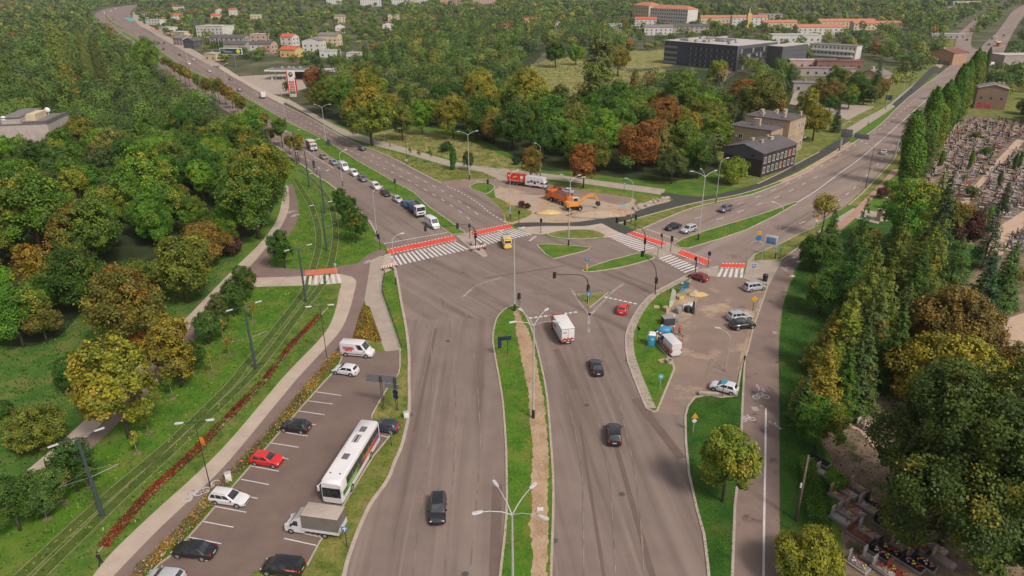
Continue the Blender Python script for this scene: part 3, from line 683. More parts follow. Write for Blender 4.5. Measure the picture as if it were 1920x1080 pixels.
def cycle_mark(px, py, h, s=1.0, layer=0.050):
 c = at(px, py, layer); u = Vector((math.cos(h), math.sin(h), 0)) * s; v = Vector((-math.sin(h), math.cos(h), 0)) * s
 b = MB()
 ring(b, c - u * 0.62, 0.42, u, v); ring(b, c + u * 0.62, 0.42, u, v)
 for p, q in (((-.62, 0), (-.2, .7)), ((-.2, .7), (.5, .7)), ((.62, 0), (.42, .95)), ((-.2, .7), (0, .05)), ((0, .05), (.5, .7)), ((-.62, 0), (0, .05)), ((-.35, .8), (0, .8)), ((.3, .98), (.6, .98))):
  bar(b, c + Vector((0, 0, .001)), u, v, p, q)
 o = b.build('bicycle_marking', SYM); o['kind'] = 'structure'
def walker_mark(px, py, h, s=1.0, layer=0.050):
 c = at(px, py, layer); u = Vector((math.cos(h), math.sin(h), 0)) * s; v = Vector((-math.sin(h), math.cos(h), 0)) * s
 b = MB()
 ring(b, c + v * 1.3, 0.13, u, v, 0.12, 10)
 for p, q, w in (((0, .3), (0, 1.1), .34), ((0, .35), (-.3, -.45), .17), ((0, .35), (.32, -.4), .17), ((0, 1.05), (-.42, .5), .14), ((0, 1.05), (.42, .55), .14)):
  bar(b, c + Vector((0, 0, .001)), u, v, p, q, w)
 o = b.build('walker_marking', SYM); o['kind'] = 'structure'
cycle_mark(1427, 744, 0.05, 1.15); walker_mark(1424, 730, 0.0, 0.9); walker_mark(1433, 733, 0.0, 0.6)
cycle_mark(1402, 786, 0.15, 1.0); walker_mark(1453, 795, math.pi + 0.3, 0.8); walker_mark(1444, 791, math.pi + 0.2, 0.5)
cycle_mark(362, 930, R(52), 1.15); cycle_mark(395, 912, R(-120), 1.15)
walker_mark(1474, 507, 0.2, 1.2); cycle_mark(1478, 503, 0.2, 0.9)
cycle_mark(545, 398, R(60), 1.2); cycle_mark(554, 404, R(60), 1.2); cycle_mark(692, 491, R(40), 1.1)
for (x, y) in ((1489, 483), (1497, 491), (1486, 518)):
 ribbon('path_mark', [at(x - 3, y + 1), at(x + 3, y - 1)], 0.7, WHITE, 0.046)
RAIL = plain('rail_steel', (0.26, 0.22, 0.13), 0.45, 0.15, 1.0, 0.3)
RBED = ground_mat('rail_bed', [(0.3, (0.035, 0.070, 0.008)), (0.7, (0.080, 0.105, 0.018))], 0.6, 5.0, 0.4)
T1a = [(548, 335), (556, 348), (563, 360), (575, 380), (585, 405), (592, 440), (590, 470), (579, 507), (563, 547), (533, 587), (493, 637), (453, 684), (427, 717), (363, 780), (300, 838), (213, 911), (133, 981), (33, 1073), (-20, 1120)]
T2a = [(560, 318), (582, 334), (600, 352), (616, 375), (625, 400), (629, 443), (621, 493), (609, 525), (590, 553), (567, 580), (525, 637), (480, 694), (433, 742), (367, 803), (300, 866), (233, 927), (160, 997), (105, 1050), (60, 1095)]
for T in (T1a, T2a):
 c = px_line(T, 6)
 c = offset_line(c, 0.72 if T is T1a else -0.0)
 ribbon('track_bed', c, 1.5, RBED, 0.022)
 for s in (-0.72, 0.72): ribbon('rail', offset_line(c, s), 0.11, RAIL, 0.02, 0.035)
ribbon('planting_edge', px_line([(615, 577), (603, 590), (575, 622), (545, 655), (500, 712), (430, 785), (360, 855), (250, 960), (185, 1035)], 5), 0.14, KERB, 0.02, 0.08)
# ================================================================== FOLIAGE
rng = np.random.default_rng(11)
def leaf_mat(name, accent_stops, attr=False):
 m, nt, bs, out = nodes_of(name)
 at_ = nt.nodes.new('ShaderNodeAttribute'); at_.attribute_name = 'tint'
 if attr:
  ca = nt.nodes.new('ShaderNodeAttribute'); ca.attribute_name = 'treecol'
  base, rnd, alpha = ca.outputs['Color'], at_.outputs['Fac'], 0.06
 else:
  oi = nt.nodes.new('ShaderNodeObjectInfo')
  base, rnd, alpha = oi.outputs['Color'], oi.outputs['Random'], oi.outputs['Alpha']
 sep = nt.nodes.new('ShaderNodeSeparateColor')
 nt.links.new(at_.outputs['Color'], sep.inputs[0])
 clump, leaf, side = sep.outputs[0], sep.outputs[1], sep.outputs[2]
 v = ramp(nt, leaf, [(0.0, (0.72, 0.74, 0.72)), (0.6, (1.0, 1.0, 1.0)), (1.0, (1.35, 1.32, 1.2))])
 c = mixc(nt, 1.0, base, v, 'MULTIPLY')
 v2 = ramp(nt, clump, [(0.0, (0.62, 0.72, 0.8)), (0.5, (1.0, 1.0, 1.0)), (1.0, (1.5, 1.35, 1.05))])
 c = mixc(nt, 1.0, c, v2, 'MULTIPLY')
 acc = ramp(nt, mul(nt, mul(nt, clump, 0.6), mul(nt, leaf, 0.4), 'ADD'), accent_stops)
 lift = mul(nt, mul(nt, side, 0.65), mul(nt, clump, 0.35), 'ADD')
 thr = mul(nt, lift, alpha, 'ADD')
 fac = ramp(nt, thr, [(0.90, (0, 0, 0)), (1.15, (0.8, 0.8, 0.8))])
 c = mixc(nt, fac, c, acc)
 nt.links.new(c, bs.inputs['Base Color'])
 bs.inputs['Roughness'].default_value = 0.62
 bs.inputs['Specular IOR Level'].default_value = 0.25
 tr = nt.nodes.new('ShaderNodeBsdfTranslucent')
 nt.links.new(mixc(nt, 1.0, c, (1.2, 1.25, 0.5), 'MULTIPLY'), tr.inputs['Color'])
 mx = nt.nodes.new('ShaderNodeMixShader'); mx.inputs[0].default_value = 0.22
 nt.links.new(bs.outputs[0], mx.inputs[1]); nt.links.new(tr.outputs[0], mx.inputs[2])
 nt.links.new(mx.outputs[0], out.inputs['Surface'])
 return m
LEAF_Y = leaf_mat('foliage_turning_yellow', [(0.1, (0.17, 0.15, 0.015)), (0.6, (0.28, 0.21, 0.02)), (1.0, (0.40, 0.24, 0.03))])
LEAF_R = leaf_mat('foliage_turning_rust', [(0.1, (0.13, 0.045, 0.012)), (0.6, (0.25, 0.10, 0.018)), (1.0, (0.36, 0.17, 0.03))])
LEAF_FAR = leaf_mat('foliage_far', [(0.1, (0.14, 0.09, 0.02)), (0.6, (0.25, 0.16, 0.03)), (1.0, (0.30, 0.13, 0.03))], True)
BARK = plain('bark_brown', (0.075, 0.055, 0.042), 0.95, 0.4, 4.0)
BARK_PALE = plain('bark_pale', (0.30, 0.25, 0.20), 0.9, 0.3, 4.0)
def quads(centers, normals, size, tint, aspect=0.75):
 """leaf cards: one small quad per leaf"""
 n = len(centers)
 r = rng.normal(size=(n, 3))
 u = np.cross(normals, r); u /= np.linalg.norm(u, axis=1, keepdims=True) + 1e-9
 v = np.cross(normals, u)
 su = (size * (0.7 + 0.6 * rng.random(n)))[:, None] * 0.5 if np.ndim(size) else (size * (0.7 + 0.6 * rng.random(n)))[:, None] * 0.5
 a, b = u * su, v * su * aspect
 co = np.stack([centers - a, centers - b * 1.0, centers + a, centers + b * 1.0], axis=1).reshape(-1, 3)
 return co, np.repeat(tint, 4, axis=0)
def leaf_mesh(name, co, tint, mat, treecol=None):
 n = len(co) // 4
 me = bpy.data.meshes.new(name)
 me.vertices.add(len(co)); me.loops.add(len(co)); me.polygons.add(n)
 me.vertices.foreach_set('co', co.astype(np.float32).ravel())
 me.loops.foreach_set('vertex_index', np.arange(len(co), dtype=np.int32))
 me.polygons.foreach_set('loop_start', np.arange(0, len(co), 4, dtype=np.int32))
 at_ = me.attributes.new('tint', 'FLOAT_COLOR', 'POINT')
 at_.data.foreach_set('color', np.concatenate([tint, np.ones((len(co), 1))], axis=1).astype(np.float32).ravel())
 if treecol is not None:
  a2 = me.attributes.new('treecol', 'FLOAT_COLOR', 'POINT')
  a2.data.foreach_set('color', np.concatenate([treecol, np.ones((len(co), 1))], axis=1).astype(np.float32).ravel())
 me.update()
 me.validate()
 me.materials.append(mat)
 return me
def unit(v): return v / (np.linalg.norm(v, axis=-1, keepdims=True) + 1e-9)
def lobed(R_, z0, z1, n_lobes, n_leaves, leaf, lobe_r=0.42, squash=0.85, seed=0, top=0.55, core=0.10, spread=0.58):
 """crown of big rounded boughs, each covered in sprays of leaves"""
 global rng
 rng = np.random.default_rng(100 + seed)
 zc, hz = (z0 + z1) / 2, (z1 - z0) / 2
 C, LR = [], []
 tries = 0
 while len(C) < n_lobes and tries < 900:
  tries += 1
  d = unit(rng.normal(size=3))
  if d[2] < -0.75: continue
  k = spread * (0.75 + 0.35 * rng.random())
  c = np.array([d[0] * R_ * k, d[1] * R_ * k, zc + d[2] * hz * k])
  r = R_ * lobe_r * (0.75 + 0.5 * rng.random())
  if all(np.linalg.norm(c - q) > 0.55 * max(r, s) for q, s in zip(C, LR)): C.append(c); LR.append(r)
 C.append(np.array([0, 0, zc])); LR.append(R_ * 0.5)
 C, LR = np.array(C), np.array(LR)
 w = LR ** 2; w /= w.sum()
 side_dir = unit(rng.normal(size=3))
 co, ti = [], []
 for c, r, ww in zip(C, LR, w):
  m = int(n_leaves * ww)
  n_cl = max(6, int(26 * (r / (R_ * lobe_r)) ** 2))
  cd = unit(rng.normal(size=(n_cl, 3)) + np.array([0, 0, 0.30]))
  crad = r * (0.82 + 0.30 * rng.random(n_cl))
  ctint = rng.random(n_cl)
  idx = rng.integers(0, n_cl, m)
  jit = rng.normal(size=(m, 3)) * 0.17 * r
  dirs = cd[idx]
  jit -= dirs * np.abs((jit * dirs).sum(1, keepdims=True)) * 0.7
  p = c + dirs * crad[idx][:, None] * np.array([1, 1, squash]) + jit
  inner = rng.random(m) < core
  p[inner] = c + (p[inner] - c) * (0.45 + 0.5 * rng.random((inner.sum(), 1)))
  dist = np.linalg.norm((p[:, None, :] - C[None]) / np.array([1, 1, squash]), axis=2) / LR[None]
  keep = (dist.min(1) > 0.62) | inner
  p, idx, dirs = p[keep], idx[keep], dirs[keep]
  nrm = unit(dirs * 0.8 + np.array([0, 0, 0.45]) + rng.normal(size=p.shape) * 0.45)
  sd = 0.5 + 0.5 * (unit(p - np.array([0, 0, zc])) @ side_dir)
  t = np.stack([ctint[idx], rng.random(len(p)), np.clip(sd + rng.normal(size=len(p)) * 0.08, 0, 1)], axis=1)
  q, tt = quads(p, nrm, leaf, t)
  co.append(q); ti.append(tt)
 return np.concatenate(co), np.concatenate(ti)
def plume(R_, z0, z1, n_pl, n_leaves, leaf, seed):
 """narrow upright poplar crown built of rising plumes"""
 global rng
 rng = np.random.default_rng(300 + seed)
 co, ti = [], []
 sdir = unit(rng.normal(size=3))
 for i in range(n_pl):
  a = rng.random() * 6.283; k = (0.55 * rng.random() ** 0.5) if i else 0
  bz = z0 + (z1 - z0) * 0.5 * rng.random() if i else z0
  ln = (z1 - z0) * (0.42 + 0.2 * rng.random()) if i else (z1 - z0)
  ln = min(ln, z1 - bz)
  pr = R_ * (0.42 + 0.2 * rng.random()) if i else R_ * 0.6
  m = n_leaves // (n_pl + 1) * (2 if i == 0 else 1)
  t = rng.random(m)
  prof = np.sqrt(np.clip(1 - np.abs(2 * t - 0.92) ** 3.2, 0.02, 1)) * (1 - 0.12 * t)
  ang = rng.random(m) * 6.283
  rad = pr * prof * (0.75 + 0.35 * rng.random(m))
  x = R_ * k * math.cos(a) * (1 - 0.3 * t) + np.cos(ang) * rad
  y = R_ * k * math.sin(a) * (1 - 0.3 * t) + np.sin(ang) * rad
  p = np.stack([x, y, bz + ln * t + rng.normal(size=m) * 0.25], 1)
  nrm = unit(np.stack([np.cos(ang), np.sin(ang), np.full(m, 0.7)], 1) + rng.normal(size=(m, 3)) * 0.5)
  cl = (np.sin(t * 23 + i * 5 + ang * 2) * 0.5 + 0.5)
  sd = 0.5 + 0.5 * (unit(p - np.array([0, 0, (z0 + z1) / 2])) @ sdir)
  q, tt = quads(p, nrm, leaf, np.stack([cl * 0.7 + 0.3 * rng.random(m), rng.random(m), sd], 1))
  co.append(q); ti.append(tt)
 return np.concatenate(co), np.concatenate(ti)
def conifer(R_, z0, z1, tiers, per, leaf, seed, droop=0.35, ragged=0.25, dens=30, hang=0.25):
 global rng
 rng = np.random.default_rng(500 + seed)
 P, N, T = [], [], []
 sdir = unit(rng.normal(size=3))
 for i in range(tiers):
  f = i / (tiers - 1)
  z = z0 + (z1 - z0) * f
  r = R_ * (1 - f) ** 0.85 * (1 - ragged * rng.random()) + 0.15
  nb = max(4, int(per * (0.45 + 0.55 * (1 - f))))
  for b in range(nb):
   a = rng.random() * 6.283
   rr = r * (0.7 + 0.4 * rng.random())
   m = max(5, int(dens * rr / R_ * 2))
   s = 0.12 + 0.88 * rng.random(m) ** 0.7
   wid = 0.34 * rr * (1.15 - s) + 0.12
   off = rng.normal(size=m) * wid * 0.6
   x = np.cos(a) * s * rr - np.sin(a) * off
   y = np.sin(a) * s * rr + np.cos(a) * off
   zz = z - droop * rr * s ** 1.5 + 0.10 * rr * s - np.abs(rng.normal(size=m)) * hang + 0.25 * (rng.random() - 0.5)
   P.append(np.stack([x, y, zz], 1))
   N.append(unit(np.stack([np.cos(a) * 0.5 + 0 * s, np.sin(a) * 0.5 + 0 * s, 0.9 + 0 * s], 1) + rng.normal(size=(m, 3)) * 0.4))
   tl = rng.random()
   T.append(np.stack([np.clip(0.65 * tl + 0.4 * s, 0, 1), rng.random(m), 0.5 + 0 * s], 1))
 P, N, T = np.concatenate(P), np.concatenate(N), np.concatenate(T)
 T[:, 2] = 0.5 + 0.5 * (unit(P - np.array([0, 0, (z0 + z1) / 2])) @ sdir)
 return quads(P, N, leaf, T, 0.45)
def trunk_mesh(name, h, r, limbs, spread, mat, seed, fork=0.35, n=7):
 random.seed(seed)
 b = MB()
 b.tube([(0, 0, -0.4), (0.04 * h * .3, 0, h * 0.35), (0, 0.02 * h, h * 0.7), (0.02 * h, 0, h)], r, n, r * 0.18)
 for i in range(limbs):
  a = 6.283 * (i + random.random() * 0.6) / limbs
  z = h * (fork + (0.85 - fork) * random.random())
  L_ = spread * (0.6 + 0.5 * random.random()) * (1.1 - 0.5 * z / h)
  d = Vector((math.cos(a), math.sin(a), 0))
  b.tube([(0, 0, z), d * L_ * 0.5 + Vector((0, 0, z + L_ * 0.45)), d * L_ + Vector((0, 0, z + L_ * 0.8))], r * 0.4, 5, r * 0.08)
 return b.mesh(name, mat, None, True)
def dead_mesh(h, seed):
 random.seed(seed)
 b = MB()
 def grow(p, d, L_, r, lev):
  q = p + d * L_
  b.tube([p, p.lerp(q, .5) + Vector((random.uniform(-.05, .05) * L_, random.uniform(-.05, .05) * L_, 0)), q], r, 5, r * 0.5)
  if lev == 0: return
  for k in range(3 if lev > 1 else 4):
   nd = (d + Vector((random.gauss(0, .55), random.gauss(0, .55), random.gauss(0.15, .3)))).normalized()
   grow(p.lerp(q, random.uniform(0.55, 1.0)), nd, L_ * random.uniform(.55, .8), r * 0.55, lev - 1)
 grow(Vector((0, 0, -0.3)), Vector((0, 0, 1)), h * 0.38, h * 0.018, 4)
 return b.mesh('trunk', BARK_PALE, None, True)
KINDS = {}
def add_kind(kind, variants, R_, zc, top): KINDS[kind] = (variants, R_, zc, top)
def lm(c): return leaf_mesh('crown', c[0], c[1], LEAF_Y)
BROAD_T = [trunk_mesh('trunk', 9.5, 0.32, 6, 4.2, BARK, s) for s in range(2)]
add_kind('broad', [(lm(lobed(5.2, 0.3, 12.6, 15, 26000, 0.33, seed=i)), BROAD_T[i % 2]) for i in range(4)], 5.2, 6.5, 12.6)
add_kind('dome', [(lm(lobed(6.0, 0.2, 9.8, 20, 30000, 0.32, lobe_r=0.34, seed=20 + i, squash=0.7)), BROAD_T[i % 2]) for i in range(2)], 6.0, 5.0, 9.8)
add_kind('grand', [(lm(lobed(9.3, 0.5, 18.5, 40, 150000, 0.28, lobe_r=0.30, seed=40, spread=0.70)), trunk_mesh('trunk', 15, 0.55, 8, 7.5, BARK, 5))], 9.3, 9.5, 18.5)
OV_T = trunk_mesh('trunk', 10.5, 0.2, 6, 2.6, BARK, 9)
add_kind('oval', [(lm(lobed(3.5, 0.3, 11.5, 14, 15000, 0.30, lobe_r=0.45, squash=1.15, seed=60 + i)), OV_T) for i in range(3)], 3.5, 5.9, 11.5)
add_kind('birch', [(lm(lobed(3.4, 1.0, 14.5, 18, 12000, 0.30, lobe_r=0.34, squash=1.5, seed=70 + i, core=0.25)), trunk_mesh('trunk', 13, 0.16, 7, 2.2, BARK_PALE, 19))  for i in range(2)], 3.4, 7.7, 14.5)
add_kind('poplar', [(lm(plume(2.5, 0.8, 23.0, 11, 20000, 0.36, i)), trunk_mesh('trunk', 16, 0.3, 3, 1.0, BARK, 29)) for i in range(3)], 2.5, 11.5, 23.0)
add_kind('spruce', [(lm(conifer(4.0, 1.6, 18.0, 26, 15, 0.42, i, 0.34, 0.2, 34)), trunk_mesh('trunk', 17, 0.24, 0, 0, BARK, 39)) for i in range(2)], 4.0, 8.0, 18.0)
add_kind('larch', [(lm(conifer(4.4, 2.4, 17.0, 22, 13, 0.40, 10 + i, 0.22, 0.35, 34, 0.5)), trunk_mesh('trunk', 16, 0.24, 0, 0, BARK, 49)) for i in range(2)], 4.4, 8.0, 17.0)
add_kind('cypress', [(lm(plume(0.95, 0.1, 5.2, 3, 2600, 0.24, 9)), trunk_mesh('trunk', 3.0, 0.09, 0, 0, BARK, 59))], 0.95, 2.6, 5.2)
add_kind('shrub', [(lm(lobed(1.9, 0.1, 3.0, 9, 5200, 0.22, lobe_r=0.45, seed=80 + i)), trunk_mesh('trunk', 1.8, 0.07, 5, 1.0, BARK, 69)) for i in range(2)], 1.9, 1.4, 3.0)
add_kind('street', [(lm(lobed(2.2, 2.0, 8.0, 9, 4600, 0.30, lobe_r=0.45, squash=1.1, seed=90 + i, core=0.2)), trunk_mesh('trunk', 6.2, 0.15, 5, 1.5, BARK, 79, 0.5)) for i in range(2)], 2.2, 5.0, 8.0)
add_kind('sapling', [(lm(lobed(0.75, 1.1, 3.4, 6, 320, 0.22, lobe_r=0.5, seed=95, core=0.4)), trunk_mesh('trunk', 2.8, 0.04, 3, 0.4, BARK_PALE, 89))], 0.75, 2.2, 3.4)
add_kind('sparse', [(lm(lobed(3.2, 3.5, 11.0, 12, 2300, 0.36, lobe_r=0.36, seed=97, core=0.3)), trunk_mesh('trunk', 10.0, 0.22, 9, 2.8, BARK, 99, 0.35))], 3.2, 7.0, 11.0)
DEAD = dead_mesh(12.0, 3)
NAMES = dict(broad='broadleaf_tree', dome='broadleaf_tree', grand='broadleaf_tree', oval='broadleaf_tree', birch='birch_tree', poplar='poplar_tree', spruce='spruce_tree', larch='larch_tree',
 cypress='cypress_shrub', shrub='shrub', street='street_tree', sapling='young_tree', sparse='street_tree')
CATS = dict(cypress='shrub', shrub='shrub')
PAL = dict(
 G=((0.044, 0.100, 0.012), 0.02, 0), g=((0.076, 0.155, 0.015), 0.05, 0), b=((0.112, 0.220, 0.018), 0.03, 0), y=((0.185, 0.195, 0.020), 0.14, 0),
 Y=((0.215, 0.180, 0.020), 0.26, 0), Q=((0.060, 0.112, 0.016), -0.12, 0), o=((0.150, 0.120, 0.022), 0.18, 1), r=((0.215, 0.100, 0.022), 0.22, 1), t=((0.032, 0.072, 0.026), 0.0, 0),
 l=((0.135, 0.170, 0.022), 0.06, 0), p=((0.085, 0.030, 0.030), 0.05, 1), d=((0.075, 0.118, 0.026), 0.02, 1), w=((0.150, 0.175, 0.045), 0.08, 0), R=((0.50, 0.07, 0.03), 0.1, 1), K=((0.098, 0.140, 0.016), 0.22, 1))
PALNAME = dict(Q='olive green', G='deep green', g='mid green', b='bright green', y='yellow green', Y='golden yellow', o='olive brown', r='rust coloured', t='blue green', l='olive green', p='dark purple', d='dull green', w='pale grey green', R='scarlet', K='green and rust')
N_TREES = [0]
PLACED = []
def tree_at(p, s, kind, pal, label, group=None, sz=None, rz=None):
 v, R0, zc, top = KINDS[kind]
 crown_me, trunk_me = random.choice(v)
 root = empty(NAMES[kind], (p[0], p[1], 0.0), random.uniform(0, 6.283) if rz is None else rz, label, CATS.get(kind, 'tree'), group)
 root.scale = (s, s, s * (sz or random.uniform(0.92, 1.10)))
 t = link('trunk', trunk_me, root)
 c = link('crown', crown_me, root)
 base, share, rust = PAL[pal]
 j = [random.uniform(0.85, 1.18) for _ in range(2)]
 c.color = (base[0] * j[0], base[1] * j[1], base[2], min(0.9, max(-0.2, share + random.uniform(-0.10, 0.10))))
 if rust:
  c.material_slots[0].link = 'OBJECT'
  c.material_slots[0].material = LEAF_R
 N_TREES[0] += 1
 PLACED.append((p[0], p[1], R0 * s))
 return root
def solve(cx, cy, w, kind):
 """crown seen centred on pixel (cx, cy), w pixels wide -> foot of the tree and its scale"""
 v, R0, zc, top = KINDS[kind]
 s = 1.0
 for _ in range(6):
  p = at(cx, cy, min(50, zc * s))
  s = (w / 2) * depth(p) / FPX / R0
 return p, s
def tree(cx, cy, w, kind, pal, label, group=None, sz=None):
 if kind in ('larch', 'spruce') and w > 35: w *= 1.38; sz = .72
 p, s = solve(cx, cy, w, kind)
 return tree_at(p, s, kind, pal, label, group, sz if sz else 1.0)
# ================================================================== TREES, ONE BY ONE
random.seed(21)
for a in (
 (275, 338, 118, 'broad', 'b', 'bright green maple standing out of the dark wood, left of the tram curve'),
 (262, 405, 62, 'broad', 'g', 'small mid green tree with a bare pale trunk on the wood edge lawn'),
 (362, 398, 60, 'broad', 'g', 'low rounded green tree at the wood edge beside the shaded lawn'),
 (55, 400, 150, 'broad', 'g', 'broad green tree at the left frame edge above the yellow maple'),
 (162, 432, 125, 'broad', 'K', 'green tree with rust brown shoulder above the wood clearing'),
 (62, 498, 72, 'oval', 'Y', 'golden yellow maple top between two dark crowns at the left edge'),
 (138, 520, 125, 'broad', 'G', 'deep green round tree right of the small golden maple'),
 (22, 585, 120, 'broad', 'g', 'mid green tree cut by the left frame edge above the rough grass'),
 (72, 592, 70, 'oval', 'o', 'olive brown crown leaning on the green tree at the left edge'),
 (228, 572, 150, 'broad', 'o', 'large reddish brown maple above the two golden trees'),
 (268, 520, 100, 'dome', 'K', 'green tree with orange crown top behind the rust red maple'),
 (335, 497, 125, 'broad', 'l', 'olive green tree beside the footway bend, right of the rust maple'),
 (385, 455, 105, 'dome', 'o', 'olive brown wide tree with orange right side near the footway bend'),
 (438, 462, 46, 'shrub', 'p', 'dark red purple bush at the footway bend'),
 (213, 722, 146, 'oval', 'Y', 'big golden yellow maple in the left foreground beside the footway'),
 (322, 655, 100, 'oval', 'Y', 'second golden yellow maple, right of and behind the big one'),
 (138, 700, 84, 'dome', 'G', 'deep green bushy tree hugging the left side of the golden maple'),
 (262, 640, 50, 'shrub', 'r', 'low rust red bush between the golden maples'),
 (62, 802, 122, 'dome', 'l', 'loose olive green bush on the grass left of the foreground footway'),
 (8, 770, 40, 'shrub', 'G', 'dark bush at the left edge beside the loose olive bush'),
 (128, 868, 80, 'oval', 'G', 'dark green tree beside the tall tram mast in the foreground'),
 (72, 918, 98, 'broad', 'd', 'dull green tree at the lower left, below the footway'),
 (18, 945, 104, 'broad', 'G', 'dark green tree in the lower left corner'),
 (455, 528, 48, 'oval', 'G', 'dark round tree nearest the tram crossing in the footway row'),
 (432, 556, 50, 'oval', 'G', 'dark round tree second from the tram crossing in the footway row'),
 (412, 582, 50, 'oval', 'd', 'dark round tree third from the tram crossing in the footway row'),
 (385, 612, 60, 'broad', 'd', 'dark green tree fourth from the tram crossing, beside the tram mast'),
 (352, 668, 62, 'broad', 'G', 'dark green tree right of the second golden maple'),
 (528, 462, 52, 'oval', 'G', 'dark green round tree standing alone on the lawn corner by the tram crossing'),
 (472, 372, 128, 'broad', 'g', 'wide mid green tree overhanging the cycle path bend'),
 (493, 320, 105, 'broad', 'y', 'pale yellow green willow at the wood corner by the tram curve'),
 (420, 432, 50, 'broad', 'g', 'small green tree between the olive tree and the footway bend'),
 (640, 372, 32, 'oval', 'G', 'first dark tree of three between tram curve and road, smallest'),
 (655, 395, 42, 'oval', 'G', 'middle dark tree of three between tram curve and road'),
 (664, 418, 48, 'oval', 'G', 'tallest dark tree of three between tram curve and road, nearest'),
 (277, 102, 58, 'broad', 'b', 'tall bright green tree by the far end of the roadside tree row'),
 (116, 118, 34, 'poplar', 'w', 'pale green columnar poplar, widest of three in the far left wood'),
 (160, 112, 22, 'poplar', 'w', 'slim pale poplar, middle of three in the far left wood'),
 (186, 122, 24, 'poplar', 'd', 'dull green slim poplar, right of three in the far left wood'),
 (110, 158, 10, 'shrub', 'R', 'small scarlet bush among the far left wood'),
 (148, 150, 16, 'shrub', 'r', 'orange brown bush right of the scarlet one in the far wood'),
 (205, 272, 70, 'broad', 'w', 'pale yellow green lime tree in the middle of the left wood'),
 ): tree(*a)
ORD = 'first second third fourth fifth sixth seventh eighth ninth tenth eleventh twelfth thirteenth fourteenth fifteenth sixteenth seventeenth eighteenth nineteenth twentieth'.split()
for i, (x, y, w, c) in enumerate(((556, 270, 32, 'Y'), (541, 268, 20, 'o'), (525, 240, 32, 'g'), (506, 250, 20, 'o'), (494, 229, 26, 'o'), (474, 212, 26, 'K'), (452, 196, 24, 'o'), (443, 188, 22, 'y'), (432, 176, 24, 'Y'), (420, 172, 22, 'o'),
 (407, 164, 26, 'o'), (394, 160, 22, 'y'), (383, 160, 24, 'o'), (368, 152, 18, 'g'), (352, 140, 20, 'Y'), (344, 136, 20, 'o'), (334, 130, 20, 'Y'), (325, 126, 16, 'o'), (317, 120, 14, 'K'), (308, 116, 14, 'o'))):
 tree(x, y, w, 'street', c, f'{PALNAME[c]} street tree, {ORD[i]} from the near end of the roadside row', 'street trees along the north-west road')
